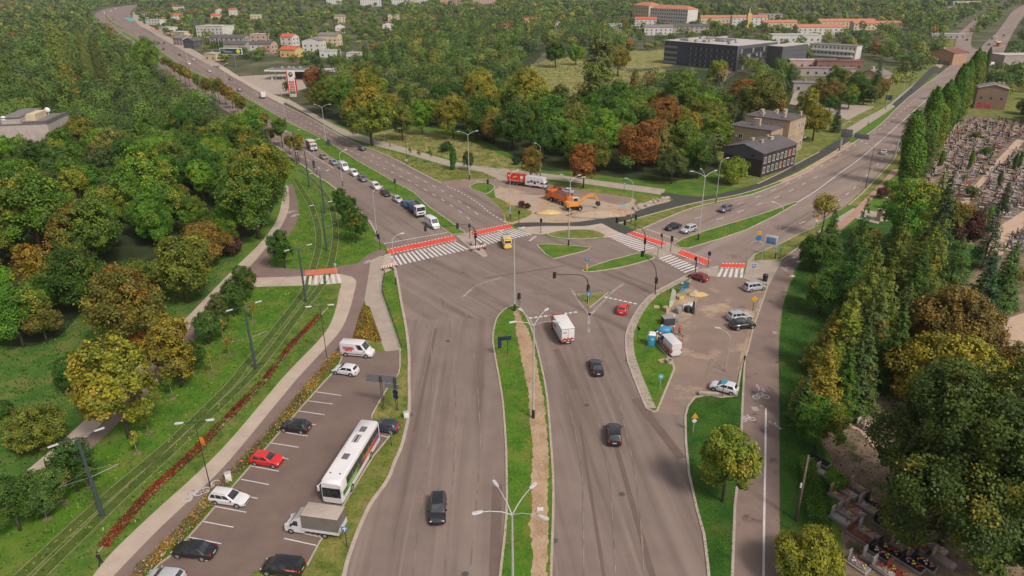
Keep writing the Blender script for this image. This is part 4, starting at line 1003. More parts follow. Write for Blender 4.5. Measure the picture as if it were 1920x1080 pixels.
for a in (
 (692, 212, 98, 'broad', 'y', 'yellow orange maple at the wood corner beside the fuel station road'),
 (642, 182, 66, 'broad', 'g', 'mid green tree behind the yellow orange maple'),
 (604, 178, 54, 'broad', 'K', 'green and rust tree nearest the fuel station sign'),
 (590, 146, 44, 'broad', 'r', 'orange tree directly beside the fuel station canopy'),
 (618, 158, 50, 'dome', 'l', 'olive green tree behind the fuel station price sign'),
 (690, 160, 76, 'broad', 'y', 'yellow green tree behind the yellow orange maple'),
 (752, 224, 48, 'oval', 'l', 'olive tree on the wood edge above the rough meadow'),
 (790, 215, 44, 'oval', 'b', 'bright green slim tree on the wood edge above the meadow'),
 (830, 182, 78, 'dome', 'G', 'deep green dome tree in the middle of the central wood'),
 (848, 215, 72, 'broad', 'y', 'pale yellow green tree on the wood edge above the meadow'),
 (905, 170, 78, 'broad', 'y', 'sunny yellow green tree in the centre of the wood'),
 (985, 172, 90, 'broad', 'y', 'yellow tree right of centre in the wood near the dry meadow'),
 (892, 225, 62, 'broad', 'G', 'deep green tree on the wood edge beside the young poplars'),
 (925, 238, 50, 'broad', 'o', 'reddish brown tree hidden in the wood edge'),
 (960, 232, 80, 'broad', 'G', 'dark tree on the wood edge left of the two orange street trees'),
 (1035, 212, 78, 'broad', 'g', 'mid green tree behind the orange tree by the truck'),
 (1060, 250, 66, 'broad', 'g', 'mid green rounded tree above the parked trucks'),
 (1128, 243, 78, 'broad', 'b', 'fresh green tree right of the orange street tree by the site'),
 (1198, 266, 88, 'broad', 'r', 'large rust orange tree above the building site'),
 (1248, 212, 62, 'broad', 'r', 'rust red tree behind the large rust orange one'),
 (1300, 240, 48, 'oval', 'Y', 'golden yellow slim tree left of the brown tenement'),
 (1095, 306, 58, 'oval', 'r', 'orange brown tree standing above the orange dump truck'),
 (995, 302, 44, 'oval', 'o', 'orange olive tree behind the white camper and red trailer'),
 (1262, 308, 60, 'broad', 'd', 'dull green tree above the fresh tar path'),
 (1312, 296, 48, 'oval', 'G', 'deep green tree left of the dark wooden house'),
 (1376, 318, 64, 'dome', 'y', 'yellow green round tree in front of the dark wooden house'),
 (1168, 215, 70, 'broad', 'g', 'mid green tree left of the rust red tree'),
 (1278, 172, 74, 'broad', 'g', 'tall green tree in front of the dark office block'),
 (1432, 186, 112, 'dome', 'K', 'wide green and orange tree between office block and brown tenement'),
 (1395, 178, 60, 'broad', 'r', 'orange brown crown left of the wide tree below the office block'),
 (1520, 196, 48, 'oval', 'y', 'yellow green tree behind the brown tenement'),
 (1530, 228, 58, 'broad', 'y', 'yellow and green tree right of the brown tenement'),
 (1570, 222, 26, 'spruce', 't', 'dark narrow conifer right of the brown tenement by the road'),
 (1480, 150, 24, 'spruce', 't', 'dark narrow conifer at the right corner of the office block'),
 (1645, 150, 34, 'spruce', 'd', 'tall dark tree in front of the house with the yellow mural'),
 (848, 296, 17, 'cypress', 'G', 'left slim dark tree of the pair by the footway'),
 (876, 299, 24, 'oval', 'G', 'right dark tree of the pair by the footway, wider'),
 (836, 276, 26, 'shrub', 't', 'round blue green bush on the meadow behind the pair of dark trees'),
 (768, 283, 9, 'sapling', 'g', 'young tree first from left on the verge beside the north-west road'),
 (786, 288, 10, 'sapling', 'K', 'young tree second from left on the verge beside the north-west road'),
 (806, 289, 12, 'sapling', 'g', 'young tree third from left on the verge beside the north-west road'),
 (968, 302, 18, 'shrub', 't', 'dark shrub at the left of the orange olive tree'),
 (1125, 112, 70, 'birch', 'w', 'pale tall birch on the right side of the dry meadow'),
 (1160, 112, 48, 'broad', 'Y', 'golden brown round tree right of the pale birch by the meadow'),
 (1118, 152, 58, 'birch', 'w', 'second pale birch in front of the dry meadow'),
 (1042, 98, 44, 'broad', 'G', 'deep green round tree at the far edge of the dry meadow'),
 (1080, 100, 34, 'broad', 'b', 'fresh green tree between meadow and yellow field'),
 (1345, 140, 40, 'oval', 'y', 'yellow leafy tree under the dead tree by the office block'),
 ): tree(*a)
for x, y, s, l in ((1352, 172, 1.15, 'bare pale dead tree in front of the dark office block corner'), (1223, 172, 0.9, 'bare reddish dead tree left of the tall green tree by the office'), (1290, 150, 0.8, 'bare pink twigged dead tree rising above the green tree by the office')):
 r = empty('dead_tree', at(x, y + 8), random.uniform(0, 6), l, 'tree'); r.scale = (s * 1.25,) * 3
 link('trunk', DEAD, r)
for i in range(9):
 tree_at(at(389 + i * 5, 92), 1.35, 'cypress', 'G', f'dark thuja, {ORD[i]} from the left in the hedge before the long hall', 'thuja hedge before the long hall')
A_, B_ = at(1700, 352), at(1826, 178)
for i in range(15):
 t = i / 14
 p = A_.lerp(B_, t ** 1.02)
 tree_at(p + Vector((random.uniform(-1.2, 1.2), random.uniform(-1, 1), 0)), (1.05, 0.9, 1.1, 1.0, 0.95)[i % 5] * 1.45, 'poplar', 'gdglg'[i % 5], f"{PALNAME['gdglg'[i % 5]]} poplar, {ORD[i]} from the cemetery gate in the row beside the road", 'poplars between road and cemetery', (0.62, 0.52, 0.66, 0.56, 0.64)[i % 5])
tree(1852, 118, 12, 'poplar', 'd', 'single slim poplar beyond the far end of the poplar row')
for a in (
 (1549, 388, 56, 'sparse', 'Y', 'thin leafed yellowing tree on the kerb of the north-east road'),
 (1655, 362, 26, 'shrub', 'p', 'dark purple shrub at the cemetery gate'),
 (1672, 350, 30, 'shrub', 'b', 'bright green shrub behind the purple one'),
 (1712, 402, 108, 'broad', 'b', 'big bright green tree on the lower edge of the grave field'),
 (1785, 418, 76, 'broad', 'o', 'orange olive tree right of the big bright green one'),
 (1818, 432, 64, 'broad', 'p', 'dark purple brown tree next to the pale cemetery path'),
 (1885, 368, 28, 'spruce', 't', 'blue green conifer standing among the graves'),
 (1824, 361, 26, 'shrub', 'd', 'dull green bush in the middle of the grave field'),
 (1846, 399, 10, 'cypress', 'g', 'left upright cypress of the pair by the pale path'),
 (1857, 400, 13, 'cypress', 'b', 'right upright cypress of the pair by the pale path'),
 (1766, 297, 12, 'cypress', 'g', 'upright cypress near the poplar row in the grave field'),
 (1822, 299, 13, 'cypress', 'g', 'upright cypress in the middle of the upper grave field'),
 (1849, 284, 20, 'shrub', 'g', 'round green bush in the upper grave field'),
 (1830, 253, 18, 'shrub', 'l', 'olive bush in the upper grave field near the far wall'),
 (1905, 303, 12, 'cypress', 'G', 'left dark cypress of two at the right frame edge'),
 (1914, 302, 11, 'cypress', 'G', 'right dark cypress of two at the right frame edge'),
 (1876, 336, 10, 'cypress', 'G', 'small dark cypress right of the sandy path'),
 (1810, 332, 12, 'shrub', 'b', 'lime green bush among the middle graves'),
 (1536, 470, 92, 'dome', 'G', 'deep green thicket beside the cycle path, first from the road'),
 (1562, 425, 42, 'spruce', 'd', 'spruce top rising behind the first thicket by the road'),
 (1545, 540, 84, 'broad', 'G', 'deep green tree leaning over the cycle path lawn'),
 (1634, 510, 92, 'larch', 'l', 'tall olive larch behind the deep green thicket'),
 (1690, 458, 82, 'larch', 'l', 'olive larch farther back, left of the purple tree'),
 (1745, 470, 84, 'larch', 'l', 'olive larch in the conifer belt below the purple tree'),
 (1795, 490, 80, 'larch', 'd', 'dull green larch at the right of the conifer belt'),
 (1640, 590, 86, 'spruce', 'd', 'spruce with hanging branches in front of the tall olive larch'),
 (1845, 545, 90, 'spruce', 't', 'blue green spruce at the right of the orange domed tree'),
 (1895, 500, 60, 'spruce', 'd', 'spruce at the right frame edge above the brown shrub'),
 (1720, 520, 78, 'spruce', 'G', 'deep green spruce in the middle of the conifer belt'),
 (1548, 690, 92, 'larch', 'y', 'yellowing larch beside the cycle path'),
 (1512, 735, 50, 'spruce', 'd', 'low branched spruce overhanging the cycle path edge'),
 (1588, 700, 66, 'spruce', 'G', 'dark spruce right of the yellowing larch'),
 (1790, 602, 186, 'dome', 'o', 'wide domed olive orange tree in the cemetery'),
 (1788, 700, 215, 'dome', 'Y', 'broad golden green tree just below the olive orange dome'),
 (1815, 880, 360, 'grand', 'Q', 'huge dark olive green tree filling the right foreground'),
 (1538, 790, 98, 'broad', 'g', 'bushy green tree left of the huge dark tree'),
 (1568, 898, 46, 'shrub', 'b', 'bright lime green round bush among the near graves'),
 (1592, 600, 100, 'larch', 'l', 'olive larch in the middle of the conifer belt behind the path lawn'),
 (1662, 560, 88, 'larch', 'l', 'light olive larch right of the middle one in the conifer belt'),
 (1618, 668, 84, 'spruce', 'd', 'dull green spruce above the dark path in the cemetery corner'),
 (1684, 632, 80, 'spruce', 'G', 'deep green spruce left of the olive orange dome'),
 (1556, 622, 70, 'larch', 'y', 'yellowish larch closest to the cycle path lawn'),
 (1700, 566, 70, 'larch', 'd', 'dull larch behind the left edge of the olive orange dome'),
 (1905, 1000, 215, 'broad', 'Q', 'dark green tree filling the lower right corner'),
 (1366, 868, 112, 'oval', 'l', 'olive green tree with yellow top on the grass island by the road'),
 (1522, 1045, 150, 'dome', 'Y', 'golden olive tree at the bottom edge beside the near graves'),
 (1900, 700, 90, 'broad', 'K', 'green and rust tree at the right frame edge by the sandy path'),
 (1905, 515, 40, 'shrub', 'r', 'low rust brown shrub on the lawn at the right frame edge'),
 (1620, 450, 60, 'shrub', 'l', 'olive bush at the foot of the larches near the lawn'),
 ): tree(*a, sz=1.12 if a[3] in ('grand', 'broad') and a[0] > 1700 else None)
for k, (x, y, c) in enumerate(((475, 590, 'Y'), (432, 655, 'y'), (400, 690, 'y'), (345, 700, 'y'), (325, 735, 'l'), (280, 800, 'y'), (258, 838, 'y'), (120, 930, 'l'), (88, 962, 'y'), (420, 625, 'y'), (165, 900, 'l'))):
 tree_at(at(x, y + 12), 1.15, 'sapling', c, f'{PALNAME[c]} sapling left of the tram track, ' + ('near the tram crossing', 'beside the second tram mast', 'just below the second tram mast', 'beside the second golden maple', 'below the second golden maple', 'halfway to the foreground', 'right of the big golden maple', 'near the foreground mast', 'nearest the lower left corner', 'above the second tram mast', 'behind the foreground mast')[k], 'saplings beside the tram track')
 r_ = [at(x, y + 12) + Vector((math.cos(a), math.sin(a), 0)) * random.uniform(.38, .62) for a in np.linspace(0, 6.0, 11)]
 sheet('mulch_circle', r_, CEMDIRT, 0.018)
def inside(p, poly):
 c = False
 for (x0, y0), (x1, y1) in zip(poly, poly[1:] + poly[:1]):
  if (y0 > p[1]) != (y1 > p[1]) and p[0] < (x1 - x0) * (p[1] - y0) / (y1 - y0) + x0: c = not c
 return c
def to_poly(px): return [tuple(at(*p).xy) for p in px]
def from_world(P, z=0.0):
 v = Vector((P[0], P[1], z)) - Vector((0, 0, CAM_H))
 d = v.dot(FW)
 return 960 + FPX * v.dot(CX) / d, 540 + FPX * v.dot(CY) / d
def near_line(p, line, d):
 return any((p - (a + (b - a) * max(0, min(1, (p - a).dot(b - a) / max(1e-6, (b - a).length_squared))))).length < d for a, b in zip(line, line[1:]))
LAND = [(n, at(x, y)) for n, x, y in (('the bright green maple', 275, 395), ('the concrete building', 60, 262), ('the pale lime tree', 205, 300), ('the widest pale poplar', 116, 150), ('the yellow green willow', 493, 350), ('the wide tree at the path bend', 472, 415), ('the small golden maple', 62, 520), ('the rust red maple', 228, 625), ('the green and rust shouldered tree', 162, 480), ('the far end of the street tree row', 310, 135), ('the middle of the street tree row', 420, 205), ('the near end of the street tree row', 530, 290), ('the left edge of the wood', 10, 420),
 ('the yellow orange maple', 690, 250), ('the fuel station', 560, 170), ('the deep green dome tree', 830, 215), ('the sunny yellow green tree', 905, 215), ('the dry meadow', 1030, 180), ('the rust orange tree', 1198, 310), ('the white camper lorry', 1000, 350), ('the office block', 1300, 160), ('the timber house', 1400, 330), ('the pair of slim dark trees', 860, 318), ('the far edge of the birch wood', 850, 95), ('the house with purple brown roof', 720, 70), ('the brown tenement', 1440, 260), ('the mural house', 1640, 170), ('the depot yard', 1560, 200), ('the far bend of the road', 1750, 120), ('the brick house', 1850, 205), ('the grave field wall', 1900, 235), ('the olive orange dome', 1790, 650), ('the pale cemetery path', 1870, 450), ('the purple brown tree', 1818, 460), ('the thicket by the path', 1540, 500))]
SEEN = set()
def where(q, head):
 o = sorted(LAND, key=lambda l: (l[1].x - q[0]) ** 2 + (l[1].y - q[1]) ** 2)
 for n, l in o:
  dx, dy = q[0] - l.x, q[1] - l.y
  d = math.hypot(dx, dy)
  rel = ('just ' if d < 14 else ('well ' if d > 34 else '')) + (('behind' if dy > 0 else 'in front of') if abs(dy) > abs(dx) else ('right of' if dx > 0 else 'left of'))
  for lab in (f'{head} {rel} {n}',):
   if lab not in SEEN: SEEN.add(lab); return lab
 return head
def scatter(px, spacing, n_max, kinds, pals, label, group, s_rng=(0.75, 1.2), gap=0.62, seed=1):
 random.seed(seed)
 poly = to_poly(px)
 xs, ys = [p[0] for p in poly], [p[1] for p in poly]
 x0, x1, y0, y1 = min(xs), max(xs), min(ys), max(ys)
 cand = []
 y = y0
 while y < y1:
  x = x0
  while x < x1:
   cand.append((x + random.uniform(-.35, .35) * spacing, y + random.uniform(-.35, .35) * spacing))
   x += spacing
  y += spacing
 cand.sort(key=lambda q: q[0] ** 2 + q[1] ** 2)
 n = 0
 for q in cand:
  if n >= n_max: break
  if not inside(q, poly): continue
  ix, iy = from_world(q, 8)
  if ix < -90 or ix > 2010 or iy > 1150: continue
  if any((q[0] - a) ** 2 + (q[1] - b) ** 2 < (gap * (r + 0.45 * spacing)) ** 2 for a, b, r in PLACED): continue
  if any((q[0] - a) ** 2 + (q[1] - b) ** 2 < r * r for a, b, r in KEEP_OUT): continue
  k, c = random.choice(kinds), random.choice(pals)
  sc_ = random.uniform(*s_rng)
  tree_at(q, sc_, k, c, where(q, f'{"small" if sc_ < .9 else ("big" if sc_ > 1.08 else "middling")} {PALNAME[c]} tree'), group)
  n += 1
 return n
# ================================================================== BUILDINGS
def wall_mat(name, col, var=0.12, stain=0.35):
 if name in MATS: return MATS[name]
 m, nt, bs, out = nodes_of(name)
 o = objc(nt)
 c = ramp(nt, noise(nt, o, 0.35, 5, 0.6), [(0.3, tuple(x * (1 - var) for x in col)), (0.7, tuple(min(1, x * (1 + var)) for x in col))])
 mp = nt.nodes.new('ShaderNodeMapping'); mp.inputs['Scale'].default_value = (1.6, 1.6, 0.22); nt.links.new(o, mp.inputs['Vector'])
 f = ramp(nt, noise(nt, mp.outputs[0], 1.0, 5, 0.65), [(0.52, (0, 0, 0)), (0.75, (stain, stain, stain))])
 c = mixc(nt, f, c, tuple(x * 0.5 for x in col))
 nt.links.new(c, bs.inputs['Base Color'])
 bs.inputs['Roughness'].default_value = 0.9
 MATS[name] = m
 return m
W_WHITE = wall_mat('render_white', (0.50, 0.47, 0.44)); W_CREAM = wall_mat('render_cream', (0.48, 0.38, 0.25)); W_TAN = wall_mat('render_tan', (0.33, 0.235, 0.155)); W_GREYW = wall_mat('render_grey', (0.30, 0.26, 0.24))
W_BRICK = wall_mat('brick_red', (0.20, 0.105, 0.075)); W_DARK = wall_mat('cladding_anthracite', (0.040, 0.050, 0.070), 0.08, 0.15); W_DARK2 = wall_mat('cladding_grey', (0.075, 0.072, 0.082), 0.08, 0.15); W_WOOD = wall_mat('timber_dark', (0.035, 0.025, 0.023), 0.25, 0.4)
W_CONC = wall_mat('concrete_panel', (0.36, 0.30, 0.27), 0.15, 0.5); W_PINK = wall_mat('render_pink', (0.42, 0.27, 0.22)); W_YEL = wall_mat('render_yellow', (0.52, 0.36, 0.14))
R_RED = wall_mat('roof_tiles_red', (0.42, 0.085, 0.045), 0.2, 0.3); R_ORANGE = wall_mat('roof_sheet_orange', (0.38, 0.145, 0.085), 0.15, 0.3); R_GREY = wall_mat('roof_felt_grey', (0.16, 0.135, 0.13), 0.15, 0.3); R_DARK = wall_mat('roof_felt_dark', (0.085, 0.072, 0.073), 0.15, 0.3)
R_PALE = wall_mat('roof_pale', (0.38, 0.335, 0.315), 0.15, 0.3); R_BROWN = wall_mat('roof_tiles_brown', (0.16, 0.06, 0.05), 0.2, 0.3)
FRAME_W = plain('window_frame_white', (0.55, 0.52, 0.50), 0.5, 0.05); FRAME_D = plain('window_frame_dark', (0.03, 0.03, 0.035), 0.5, 0.05)
CHIM = wall_mat('chimney_render', (0.40, 0.29, 0.22)); DISH = plain('dish_white', (0.6, 0.58, 0.57), 0.4, 0.05)
def window(root, o, ux, w, h, frame=FRAME_W, key=None, sub=True):
 """o: centre of the opening on the wall (local), ux: outward normal angle about z"""
 k = ('win', round(w, 2), round(h, 2))
 if not sub:
  return part(k + ('p',), 'window', lambda b: b.box((0, -.03, 0), (w, .08, h)), GLASS_B, root, o, ux)
 f = part(k, 'window', lambda b: (b.box((0, -.04, h / 2 - .05), (w, .10, .10)), b.box((0, -.06, -h / 2 + .05), (w + .14, .16, .10)), b.box((-w / 2 + .05, -.04, 0), (.10, .10, h - .2)), b.box((w / 2 - .05, -.04, 0), (.10, .10, h - .2)), b.box((0, -.04, 0), (.07, .09, h - .2))), frame, root, o, ux)
 part(k + ('g',), 'pane', lambda b: b.box((0, -.01, 0), (w - .19, .06, h - .19)), GLASS_B, f)
 return f
GLASS_B = plain('building_glass', (0.035, 0.042, 0.046), 0.12, 0.6, 0.4)
def face_windows(root, face, Lx, Ly, rows, n, w, h, frame=FRAME_W, sub=True, skip=(), x0=0.0, x1=None):
 """face: 'f' front (y=0), 'r' right (x=Lx), 'l' left (x=0)"""
 span = (Lx if face == 'f' else Ly) if x1 is None else x1
 for zi, z in enumerate(rows):
  for i in range(n):
   if (zi, i) in skip: continue
   u = x0 + (span - x0) * (i + .5) / n
   o, a = {'f': ((u, 0, z), 0), 'r': ((Lx, u, z), R(90)), 'l': ((0, u, z), R(-90))}[face]
   window(root, o, a, w, h, frame, sub=sub)
def gable(b, Lx, Ly, H, rise, over=0.35, axis='x', th=.16):
 """two roof slopes; ridge along x or y"""
 if axis == 'x':
  for s in (0, 1):
   y0, y1 = (-over, Ly / 2) if s == 0 else (Ly + over, Ly / 2)
   z0 = H - over * rise / (Ly / 2)
   b.poly([(-over, y0, z0), (Lx + over, y0, z0), (Lx + over, y1, H + rise), (-over, y1, H + rise)], th)
 else:
  for s in (0, 1):
   x0, x1 = (-over, Lx / 2) if s == 0 else (Lx + over, Lx / 2)
   z0 = H - over * rise / (Lx / 2)
   b.poly([(x0, -over, z0), (x1, -over, H + rise), (x1, Ly + over, H + rise), (x0, Ly + over, z0)], th)
def hipped(b, Lx, Ly, H, rise, over=.4):
 k = min(Lx, Ly) * .5
 if Lx >= Ly: r0, r1 = Vector((k, Ly / 2, H + rise)), Vector((Lx - k, Ly / 2, H + rise))
 else: r0, r1 = Vector((Lx / 2, k, H + rise)), Vector((Lx / 2, Ly - k, H + rise))
 c = [Vector((-over, -over, H)), Vector((Lx + over, -over, H)), Vector((Lx + over, Ly + over, H)), Vector((-over, Ly + over, H))]
 if Lx >= Ly: F = [(c[0], c[1], r1, r0), (c[1], c[2], r1), (c[2], c[3], r0, r1), (c[3], c[0], r0)]
 else: F = [(c[0], c[1], r0), (c[1], c[2], r1, r0), (c[2], c[3], r1), (c[3], c[0], r0, r1)]
 for f in F: b.poly(f)
 b.poly(c[::-1])
def shell(b, Lx, Ly, H, rise=0, axis='x'):
 b.box((Lx / 2, Ly / 2, H / 2 - .25), (Lx, Ly, H + .5))
 if rise:
  if axis == 'x':
   for x, d in ((0.01, 1), (Lx - .01, -1)): b.poly([(x, 0.02, H - .02), (x, Ly - .02, H - .02), (x, Ly / 2, H + rise - .02)], .25, (d, 0, 0))
  else:
   for y, d in ((0.01, 1), (Ly - .01, -1)): b.poly([(0.02, y, H - .02), (Lx - .02, y, H - .02), (Lx / 2, y, H + rise - .02)], .25, (0, d, 0))
def building(name, A, h, Lx, Ly, H, wall, roof, label, kind='flat', rise=2.0, cat='house', axis='x', group=None, keep=True, chimneys=(), ahead=True):
 """A: front left corner on the ground, h: heading of the front (x axis)"""
 root = empty(name, (A[0], A[1], 0), h, label, cat, group)
 if name not in ('wall',):
  b = MB(); shell(b, Lx, Ly, H, rise if kind == 'gable' else 0, axis); b.build('wall', wall, root)
 b = MB()
 if kind == 'flat':
  b.box((Lx / 2, Ly / 2, H + .06), (Lx + .5, Ly + .5, .22), .03)
 elif kind == 'gable': gable(b, Lx, Ly, H, rise, axis=axis)
 else: hipped(b, Lx, Ly, H + .01, rise)
 rf = b.build('roof', roof, root)
 for (x, y, z, s) in chimneys:
  part(('chim', s), 'chimney', lambda b: (b.box((0, 0, .1), (.55 * s, .9 * s, 2.0), .03), b.box((0, 0, 1.15), (.68 * s, 1.05 * s, .14), .02)), CHIM, rf, (x, y, z))
 if keep:
  u = Vector((math.cos(h), math.sin(h), 0)); v = Vector((-math.sin(h), math.cos(h), 0))
  n = max(1, int(max(Lx, Ly) / 8))
  for i in range(n):
   for j in range(n):
    c = Vector((A[0], A[1], 0)) + u * Lx * (i + .5) / n + v * Ly * (j + .5) / n
    KEEP_OUT.append((c.x, c.y, max(Lx, Ly) / n * .62 + 2))
  m = Vector((A[0], A[1], 0)) + u * Lx / 2
  tc = -m.normalized()
  for k in range(1, 4 if ahead else 1): KEEP_OUT.append((m.x + tc.x * k * Lx * .22, m.y + tc.y * k * Lx * .22, max(5.0, Lx * .42)))
 return root, rf
def corners(a, b, z):
 A, B = at(*a, z), at(*b, z)
 d = B - A
 return Vector((A.x, A.y, 0)), math.atan2(d.y, d.x), d.length
H = 15.0
A, h, Lx = corners((1247, 75.6), (1383.8, 86.4), H)
Ly = 44.0
root, rf = building('office_block', A, h, Lx, Ly, H, W_DARK, R_PALE, 'dark grey four storey office block with window bands and a roof full of air units', cat='office building')
b = MB(); b.box((Lx + .03, Ly / 2, H / 2), (.12, Ly - .05, H - .1)); b.build('side_cladding', W_DARK2, root)
b = MB(); b.box((Lx + 5.5, Ly + 4, 6.6), (11, 30, 13.2)); wg = b.build('side_wing', W_DARK2, root)
for z in (3.4, 6.7, 10.0): part(('joint', z), 'panel_joint', lambda b: b.box((Lx + 5.5, Ly - 11.03, z), (10.9, .06, .12)), FRAME_D, wg); part(('jointr', z), 'panel_joint', lambda b: b.box((Lx + 11.03, Ly + 4, z), (.06, 29.9, .12)), FRAME_D, wg)
part('wingroof', 'roof', lambda b: b.box((Lx + 5.5, Ly + 4, 13.3), (11.3, 30.3, .2)), R_PALE, root)
BAND = plain('band_panel', (0.20, 0.165, 0.15), .6, .15)
for zi, z in enumerate((11.2, 7.7, 4.2, 1.4)):
 part(('slatb', zi), 'louvre_band', lambda b: [b.box((.4 + .9 * i + .4, -.04, z), (.78, .12, 1.5)) for i in range(12)], BAND, root)
 for i in range(9):
  x = Lx * .33 + (Lx * .64) * i / 9
  window(root, (x + 1.4, 0, z), 0, 2.6, 1.5, FRAME_D)
  part(('bp', zi, i), 'band_panel', lambda b: b.box((x + 3.2, -.03, z), (.7, .08, 1.5)), BAND, root)
for zi, z in enumerate((11.6, 8.2, 4.9, 1.8)):
 for i in range(12):
  y = 3.0 + (Ly - 7.0) * i / 12
  if (i * 7 + zi * 3) % 4: part('ow', 'window', lambda b: b.box((0, -.05, 0), (1.9, .14, 2.6), .02), GLASS_B, root, (Lx + .09, y + 1.6, z), R(90))
  else: part('owp', 'wall_panel', lambda b: b.box((0, -.05, 0), (1.9, .12, 2.6)), BAND, root, (Lx + .09, y + 1.6, z), R(90))
 for k in (2, 5, 9):
  if (k + zi) % 3 == 0: part('casement', 'open_window', lambda b: b.box((0, -.5, 0), (.08, .9, 1.3)), plain('window_white', (.6, .6, .62), .4, .05), root, (Lx + .09, 3 + (Ly - 7) * k / 12 + 2.4, z + .4), R(90 + 25))
for i in range(13): part('fin', 'wall_fin', lambda b: b.box((0, -.15, 7.0), (.22, .36, 12.6)), FRAME_D, root, (Lx + .09, 2.7 + (Ly - 7.0) * i / 12, 0), R(90))
AC = plain('air_unit', (0.33, 0.30, 0.30), .5, .2, 1.5)
random.seed(8)
for i in range(16):
 x, y = random.uniform(6, Lx - 10), random.uniform(5, Ly * .62)
 part(('acu', i % 4), 'air_unit', lambda b: (b.box((0, 0, .8), (2.2 + (i % 4), 2.2, 1.5), .1), b.disc((0, 0, 1.6), .7, 'Z', 12, .2)), AC, rf, (x, y, H + .15), random.choice((0, R(90))))
part('duct', 'duct', lambda b: (b.box((Lx * .62, Ly * .40, H + 1.5), (18, 2.4, 2.2), .3), b.box((Lx * .45, Ly * .55, H + 1.4), (2.4, 16, 2.0), .3)), AC, rf)
H = 11.6
A, h, Lx = corners((1398, 216), (1482, 227), H)
root, rf = building('tenement_house', A, h, Lx, 13.0, H, W_TAN, R_DARK, 'tan three storey tenement with many chimneys and a lower front part', 'flat', chimneys=((3, 6, 12, 1.6), (7, 9, 12, 1.3), (12, 4, 12, 1.2), (9, 11, 12, 1.8), (14.5, 11, 12, 1.0), (5, 2.5, 12, .9)))
face_windows(root, 'r', Lx, 13.0, (2.4, 5.6, 9.0), 4, 1.1, 1.8, sub=True, skip=((2, 0), (1, 2)))
face_windows(root, 'f', Lx, 13.0, (9.4,), 3, 1.1, 1.5)
b = MB(); b.box((Lx / 2 - 1.4, -4.5, 4.6), (Lx - 1.2, 8.9, 9.6)); lp = b.build('lower_front', W_TAN, root)
part('lroof', 'roof', lambda b: b.box((Lx / 2 - 1.4, -4.6, 9.52), (Lx - .6, 9.2, .2), .03), R_DARK, root)
part('bigchim', 'chimney', lambda b: (b.box((Lx * .42, -4.5, 10.7), (2.2, .9, 2.4), .04), b.box((Lx * .42, -4.5, 11.9), (2.4, 1.1, .16), .03)), CHIM, lp)
window(lp, (3.4, -8.95, 6.3), 0, 1.5, 1.8); window(lp, (Lx - 2.02, -4.5, 5.0), R(90), 1.0, 2.0); window(lp, (Lx - 2.02, -6.8, 5.0), R(90), 1.0, 2.0)
for (x, y, z) in ((2.0, -9.1, 6.3), (8.0, 5.0, 13.2), (5.5, 3.0, 12.6)): part('dish', 'satellite_dish', lambda b: b.loft([[(.38 * k * math.cos(a), -.12 * k, .38 * k * math.sin(a)) for a in np.linspace(0, 5.76, 12)] for k in (1.0, .6, .1)]), DISH, root, (x, y, z))
H = 7.2
A, h, Lx = corners((1359, 274.5), (1432, 288.5), H)
Ly = 19.5
root, rf = building('timber_house', A, h, Lx, Ly, H, W_WOOD, R_DARK, 'dark timber two storey house with white window frames and a low gable roof', 'gable', 1.8, axis='y', chimneys=((4.5, 8, 8.2, 1.3), (8.3, 7, 8.4, 1.0), (8.0, 13, 8.4, 1.5), (5, 16, 8, 1.0)))
BOARDED = plain('boarded_window_orange', (0.36, 0.12, 0.04), .7, .2)
for zi, z in enumerate((2.0, 5.0)):
 for i in range(8):
  w_ = window(root, (Lx, 1.4 + (Ly - 2.8) * i / 7, z), R(90), 1.15, 1.9)
  if (zi, i) in ((0, 4), (1, 6)): part('boards', 'shutter', lambda b: b.box((0, -.06, 0), (1.1, .1, 1.8)), BOARDED, w_)
part('sill_band', 'ledge', lambda b: b.box((Lx + .06, Ly / 2, 3.5), (.14, Ly, .25)), W_WOOD, root)
part('greyfront', 'gable_cladding', lambda b: b.poly([(.02, -.05, 5.2), (Lx - .02, -.05, 5.2), (Lx - .02, -.05, H - .05), (Lx / 2, -.05, H + 1.7), (.02, -.05, H - .05)], .1, (0, 1, 0)), W_DARK2, root)
window(root, (Lx * .52, -.06, 4.0), 0, 1.1, 1.5); window(root, (Lx * .74, -.06, 6.1), 0, .9, 1.0, FRAME_D); window(root, (Lx * .58, -.06, 7.6), 0, .5, .6, FRAME_D)
building('shed', at(1318, 268), 0.05, 8, 5, 2.8, W_BRICK, R_ORANGE, 'small brick shed with orange roof behind the deep green tree', 'gable', 1.0, 'shed')
building('shed', at(1336, 273), -0.3, 9, 4, 2.6, W_BRICK, R_DARK, 'long brown shed beside the dark timber house', 'flat', 1.0, 'shed')
H = 12.0
A, h, Lx = corners((-30, 236), (87.5, 231), H)
root, rf = building('concrete_building', A, h, Lx, 18.5, H, W_CONC, R_GREY, 'worn concrete building with a stepped flat roof inside the left wood', 'flat', cat='building', ahead=False)
part('up1', 'roof_step', lambda b: b.box((Lx * .42, 9.5, H + 1.1), (Lx * .30, 17.5, 2.0)), W_CONC, rf)
part('up1r', 'roof_step_cover', lambda b: b.box((Lx * .42, 9.5, H + 2.2), (Lx * .32, 18.2, .2)), R_GREY, rf)
part('up2', 'penthouse', lambda b: b.box((Lx * .65, 9.5, H + 1.2), (3.2, 9, 2.2)), W_CREAM, rf)
part('para', 'parapet', lambda b: (b.box((Lx * .8, .25, H + .4), (Lx * .38, .3, .6)), b.box((Lx - .5, 9, H + .35), (1.4, 18, .5))), R_DARK, rf)
